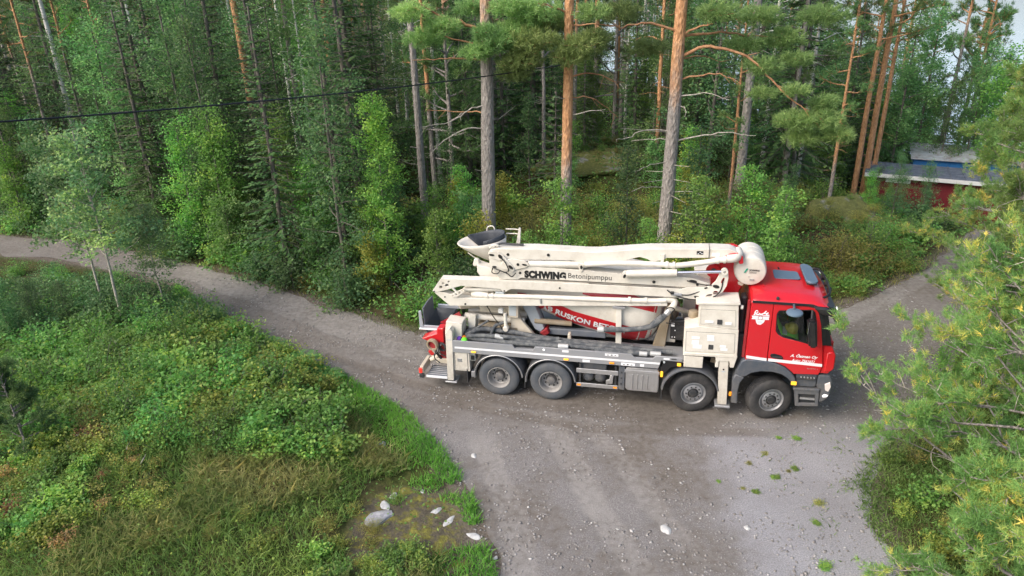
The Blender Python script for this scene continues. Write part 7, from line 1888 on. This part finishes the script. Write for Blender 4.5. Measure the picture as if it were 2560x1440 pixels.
# leafy ground cover in the forest
r_ = np.random.default_rng(77)
P5 = np.stack([r_.uniform(-40, 30, 150000), r_.uniform(19, 62, 150000)], 1)
P5 = P5[(P5[:, 1] > np.array(far_edge(P5[:, 0])) + 0.1) & (poly_sd(P5, ROAD) > 0.3)]
P5 = P5[(np.abs(P5[:, 0]) < P5[:, 1] * 0.8 + 3)][:85000]
zc_ = height(P5[:, 0], P5[:, 1]); C5 = np.concatenate([P5, (zc_ + r_.uniform(0.02, 0.45, len(P5)) * vnoise(P5[:, 0], P5[:, 1], 1.5, 14) * 1.4)[:, None]], 1)
V, F_, t_ = leaf_quads(C5, r_, 0.14, 0.10, 0.9, np.clip(vnoise(P5[:, 0], P5[:, 1], 1.8, 15) * 0.8 + r_.normal(0, 0.12, len(P5)), 0, 1))
tag(link('undergrowth', fast_mesh('undergrowth', V, F_, MT['bush_leaves'], t_)), 'low leafy ground cover over the forest floor', kind='stuff')
r_ = np.random.default_rng(78)
P6 = np.stack([r_.uniform(-13, 0, 60000), r_.uniform(7.5, 21, 60000)], 1)
P6 = P6[(poly_sd(P6, ROAD) > 0.35)]; P6 = P6[edge_near(P6)]
m_ = bare(P6); low_ = P6[:, 1] < 12.6 + 2.0 * vnoise(P6[:, 0], P6[:, 1], 2.0, 18); keep_ = np.where(m_ | low_, r_.random(len(P6)) < 0.10, vnoise(P6[:, 0], P6[:, 1], 0.9, 16) > 0.5); P6 = P6[keep_]
C6 = np.concatenate([P6, (height(P6[:, 0], P6[:, 1]) + r_.uniform(0.01, 0.22, len(P6)))[:, None]], 1)
V, F_, t_ = leaf_quads(C6, r_, 0.075, 0.05, 0.9, np.clip(vnoise(P6[:, 0], P6[:, 1], 0.8, 17) * 0.9 + r_.normal(0, 0.15, len(P6)), 0, 1))
tag(link('weeds', fast_mesh('weeds', V, F_, MT['bush_leaves'], t_)), 'small leafy weeds growing through the bank grass', kind='stuff')

# ------------------------------------------------------------------ right foreground: autumn pines and shrubs
def near_pine(px, py, H, r0, cr, z0, nb, seed, label, yaw=0.0, bias=None):
    q = ground(px, py); r = np.random.default_rng(seed)
    P, rad, tr_ = trunk_parts(H, r0, r, 0.02, 14, 12)
    wood, limbs, dead = [tr_], [], []
    for k in range(nb):
        t = (k + r.random()) / nb; z = z0 + (H - z0) * t
        az = k * 2.4 + r.normal(0, 0.3); l = cr * (1 - 0.68 * t) * r.uniform(0.75, 1.15)
        pth = limb(along(P, [z / H])[0], (math.cos(az), math.sin(az), 0.05 + 0.35 * t), l, r, 0.22, 0.03, 8)
        limbs.append(pth); wood.append(tube_arrays(pth, np.linspace(0.035, 0.009, len(pth)), 6))
        for _ in range(4):
            s0 = along(pth, [r.uniform(0.3, 0.9)])[0]; d = unit(pth[-1] - pth[0]) + r.normal(0, 0.55, 3) * np.array([1, 1, 0.4])
            p2 = limb(s0, d, l * r.uniform(0.25, 0.45), r, 0.25, 0.04, 4); limbs.append(p2); wood.append(tube_arrays(p2, np.linspace(0.014, 0.005, len(p2)), 4))
        for _ in range(2):
            s0 = along(pth, [r.uniform(0.1, 0.6)])[0]
            p3 = limb(s0, unit(pth[-1] - pth[0]) * 0.5 + r.normal(0, 0.6, 3), r.uniform(0.3, 0.8), r, 0.4, -0.05, 5); dead.append(tube_arrays(p3, np.linspace(0.010, 0.003, len(p3)), 4))
    V1, F1, t1, tw1 = pine_foliage(limbs, r, 9, 6, 16, 0.115, 0.013, 0.34, 0.30, 0.31)
    hot = r.random(len(t1) // 16 + 1) < 0.03
    t1 = np.where(np.repeat(hot, 16)[:len(t1)], np.clip(t1 + 0.5, 0, 1), t1)
    o = empty('pine_tree', (q[0], q[1], h1(q[0], q[1])), yaw); tag(o, label, 'pine tree', 'pines with yellowing needles on the right')
    Vw, Fw = join_arrays(wood); tk = link('trunk', fast_mesh('trunk', Vw, Fw, MT['pine_bark'], smooth=True), o); tk['bark_change'] = 9.0
    cw_ = link('crown', fast_mesh('crown', V1, F1, MT['pine_autumn'], t1), o)
    Vw, Fw = join_arrays(tw1 + dead); tag(link('twigs', fast_mesh('twigs', Vw, Fw, MT['dead_branch'], smooth=True), cw_), kind='stuff')
    return o
near_pine(2510, 985, 8.6, 0.17, 2.6, 1.4, 34, 701, 'tall pine with yellowing needles right of the truck cab', 0.4)
near_pine(2640, 1340, 4.8, 0.15, 4.6, 0.4, 44, 702, 'broad pine with bare pale twigs in the lower right corner', 1.1)
near_pine(2640, 940, 13.5, 0.17, 3.2, 1.5, 50, 703, 'pine with yellowing needles cut by the right picture edge', 2.0)
near_pine(2540, 1640, 3.6, 0.12, 2.5, 0.4, 26, 705, 'low pine with pale twigs cut by the bottom edge', 2.6)
near_pine(2480, 715, 7.0, 0.13, 2.5, 0.6, 30, 704, 'pine with golden needle tips between the road and the red shed', 0.9)
for k_, (px, py, s) in enumerate([(2400, 935, 0.75), (2330, 1010, 0.5), (2480, 900, 0.85), (2540, 960, 0.8), (2440, 1010, 0.6)]):
    q = ground(px, py); plant('sapling', q[0], q[1], s, var=0, label='light green leafy shrub beside the trunk of the tall right pine', group='light green shrubs under the right pines')
for k_ in range(16):
    px, py = rng.uniform(2130, 2520), rng.uniform(1060, 1440); q = ground(px, py)
    if poly_sd(np.array([q[:2]]), ROAD)[0] < 0.1: continue
    plant('bush', q[0], q[1], rng.uniform(0.3, 0.55), var=int(rng.choice([2, 4, 5, 0])), label='small bush under the right pine boughs at the gravel edge', group='small bushes under the right pines')
# weeds in the gravel
for k_, (px, py, s) in enumerate([(1925, 1137, 0.10), (1955, 1098, 0.09), (1990, 1100, 0.10), (1880, 1168, 0.08), (1990, 1170, 0.09), (1935, 1200, 0.10), (1850, 1225, 0.08), (1876, 1228, 0.08), (1790, 1206, 0.07), (2050, 1250, 0.14), (2030, 1310, 0.13), (1945, 1195, 0.08), (1970, 1182, 0.07), (2060, 1420, 0.14)]):
    q = ground(px + rng.uniform(-14, 14), py + rng.uniform(-10, 10)); plant('bush', q[0], q[1], s * rng.uniform(0.5, 1.0), var=2 if k_ % 3 else 5, z=0.0, name='weed_tuft', label='tiny green weed tuft growing in the bluish gravel', group='weed tufts in the gravel', wide=1.9)

# ------------------------------------------------------------------ wire, poles, fallen wood
p_a = at(-260, 322, 11.5); p_b = at(1420, 160, 24.4)
pts = []
for t in np.linspace(0, 1, 40):
    p = p_a * (1 - t) + p_b * t; p[2] -= 0.0 + 0.5 * 4 * t * (1 - t) * 0.35; pts.append(p)
pts = np.array(smooth_path(pts, 8)); s_ = np.arange(len(pts)) * 0.55
strands = []
for ph in (0, 2.09, 4.19):
    off_ = np.stack([np.zeros(len(pts)), np.cos(s_ + ph), np.sin(s_ + ph)], 1) * 0.010
    strands.append(tube_arrays(pts + off_, np.full(len(pts), 0.0095), 6))
V, F_ = join_arrays(strands)
w_ = link('overhead_cable', fast_mesh('overhead_cable', V, F_, MT['wire_black'], smooth=True))
tag(w_, 'black overhead cable sagging across the forest on the left', 'cable')
def pole(name, x, y, hgt, r_, label):
    o = empty(name, (x, y, h1(x, y))); tag(o, label, 'pole')
    lathe('shaft', (0, 0, -0.2), (0, 0, 1), [(0, r_), (hgt, r_ * 0.85), (hgt + 0.2, r_ * 0.83)], MT['wood_grey'], o, 14)
    rod('top_cap', (0, 0, hgt), (0, 0, hgt + 0.04), r_ * 0.95, MT['trim_white'], o, 14); return o
pole('utility_pole', p_b[0], p_b[1] + 0.12, p_b[2] + 0.3 - h1(p_b[0], p_b[1]), 0.10, 'grey utility pole hidden behind the orange pine trunk')
q = ground(8, 905)
pole('wooden_post', q[0] - 0.05, q[1], 1.75, 0.14, 'grey wooden post with pale top at the left edge')
def stick(pts_px, z, r_, label):
    pts_ = [np.append(ground(*p)[:2], 0) for p in pts_px]
    for p in pts_: p[2] = h1(p[0], p[1]) + z
    o = tube('fallen_branch', pts_, r_, MT['dead_branch'], None, 7, 4, r_ * 0.4); tag(o, label, 'branch', 'fallen pale branches on the left bank')
stick([(212, 1160), (245, 1158), (275, 1146)], 0.16, 0.022, 'pale fallen branch on the grass beside the pine sapling')
stick([(340, 1200), (345, 1186), (358, 1175)], 0.16, 0.018, 'short pale curved branch in the grass of the left bank')
stick([(372, 1230), (380, 1218), (386, 1208)], 0.14, 0.016, 'small pale stick near the dry stalks on the left bank')

# ------------------------------------------------------------------ labels: where a few look alike, count them from the left
WORD = ['first', 'second', 'third', 'fourth', 'fifth', 'sixth', 'seventh', 'eighth', 'ninth', 'tenth', 'eleventh', 'twelfth', 'thirteenth', 'fourteenth', 'fifteenth']
by_label = {}
for o in COL.objects:
    if o.parent is None and o.get('category'): by_label.setdefault(o.get('label'), []).append(o)
bpy.context.view_layer.update()
def number(lab, os_):
    os_.sort(key=lambda o: project(np.array(o.location))[0])
    for k_, o in enumerate(os_):
        o['label'] = f'{lab}, {WORD[k_]} from left'
        if not o.get('group'): o['group'] = lab
for lab, os_ in by_label.items():
    if len(os_) < 2: continue
    nw = len(lab.split())
    if len(os_) <= 15 and nw <= 13: number(lab, os_)
    elif nw <= 11:
        pj = {o.name: project(np.array(o.location)) for o in os_}
        ymed = np.median([p[1] for p in pj.values()]); cells = {}
        q1, q2 = np.quantile([p[0] for p in pj.values()], [1 / 3, 2 / 3])
        for o in os_:
            p = pj[o.name]
            cells.setdefault(('upper' if p[1] < ymed else 'lower') + (' left' if p[0] < q1 else (' centre' if p[0] < q2 else ' right')), []).append(o)
        for cn, cell in cells.items():
            if len(cell) <= 15: number(f'{lab}, {cn}', cell) if len(cell) > 1 else cell[0].__setitem__('label', f'{lab}, {cn}')
            else:
                for o in cell: o['label'] = f'{lab}, {cn}'
#print('TRIS', sum(len(me.loop_triangles) or sum(len(p.vertices) - 2 for p in me.polygons) for me in bpy.data.meshes if me.users))
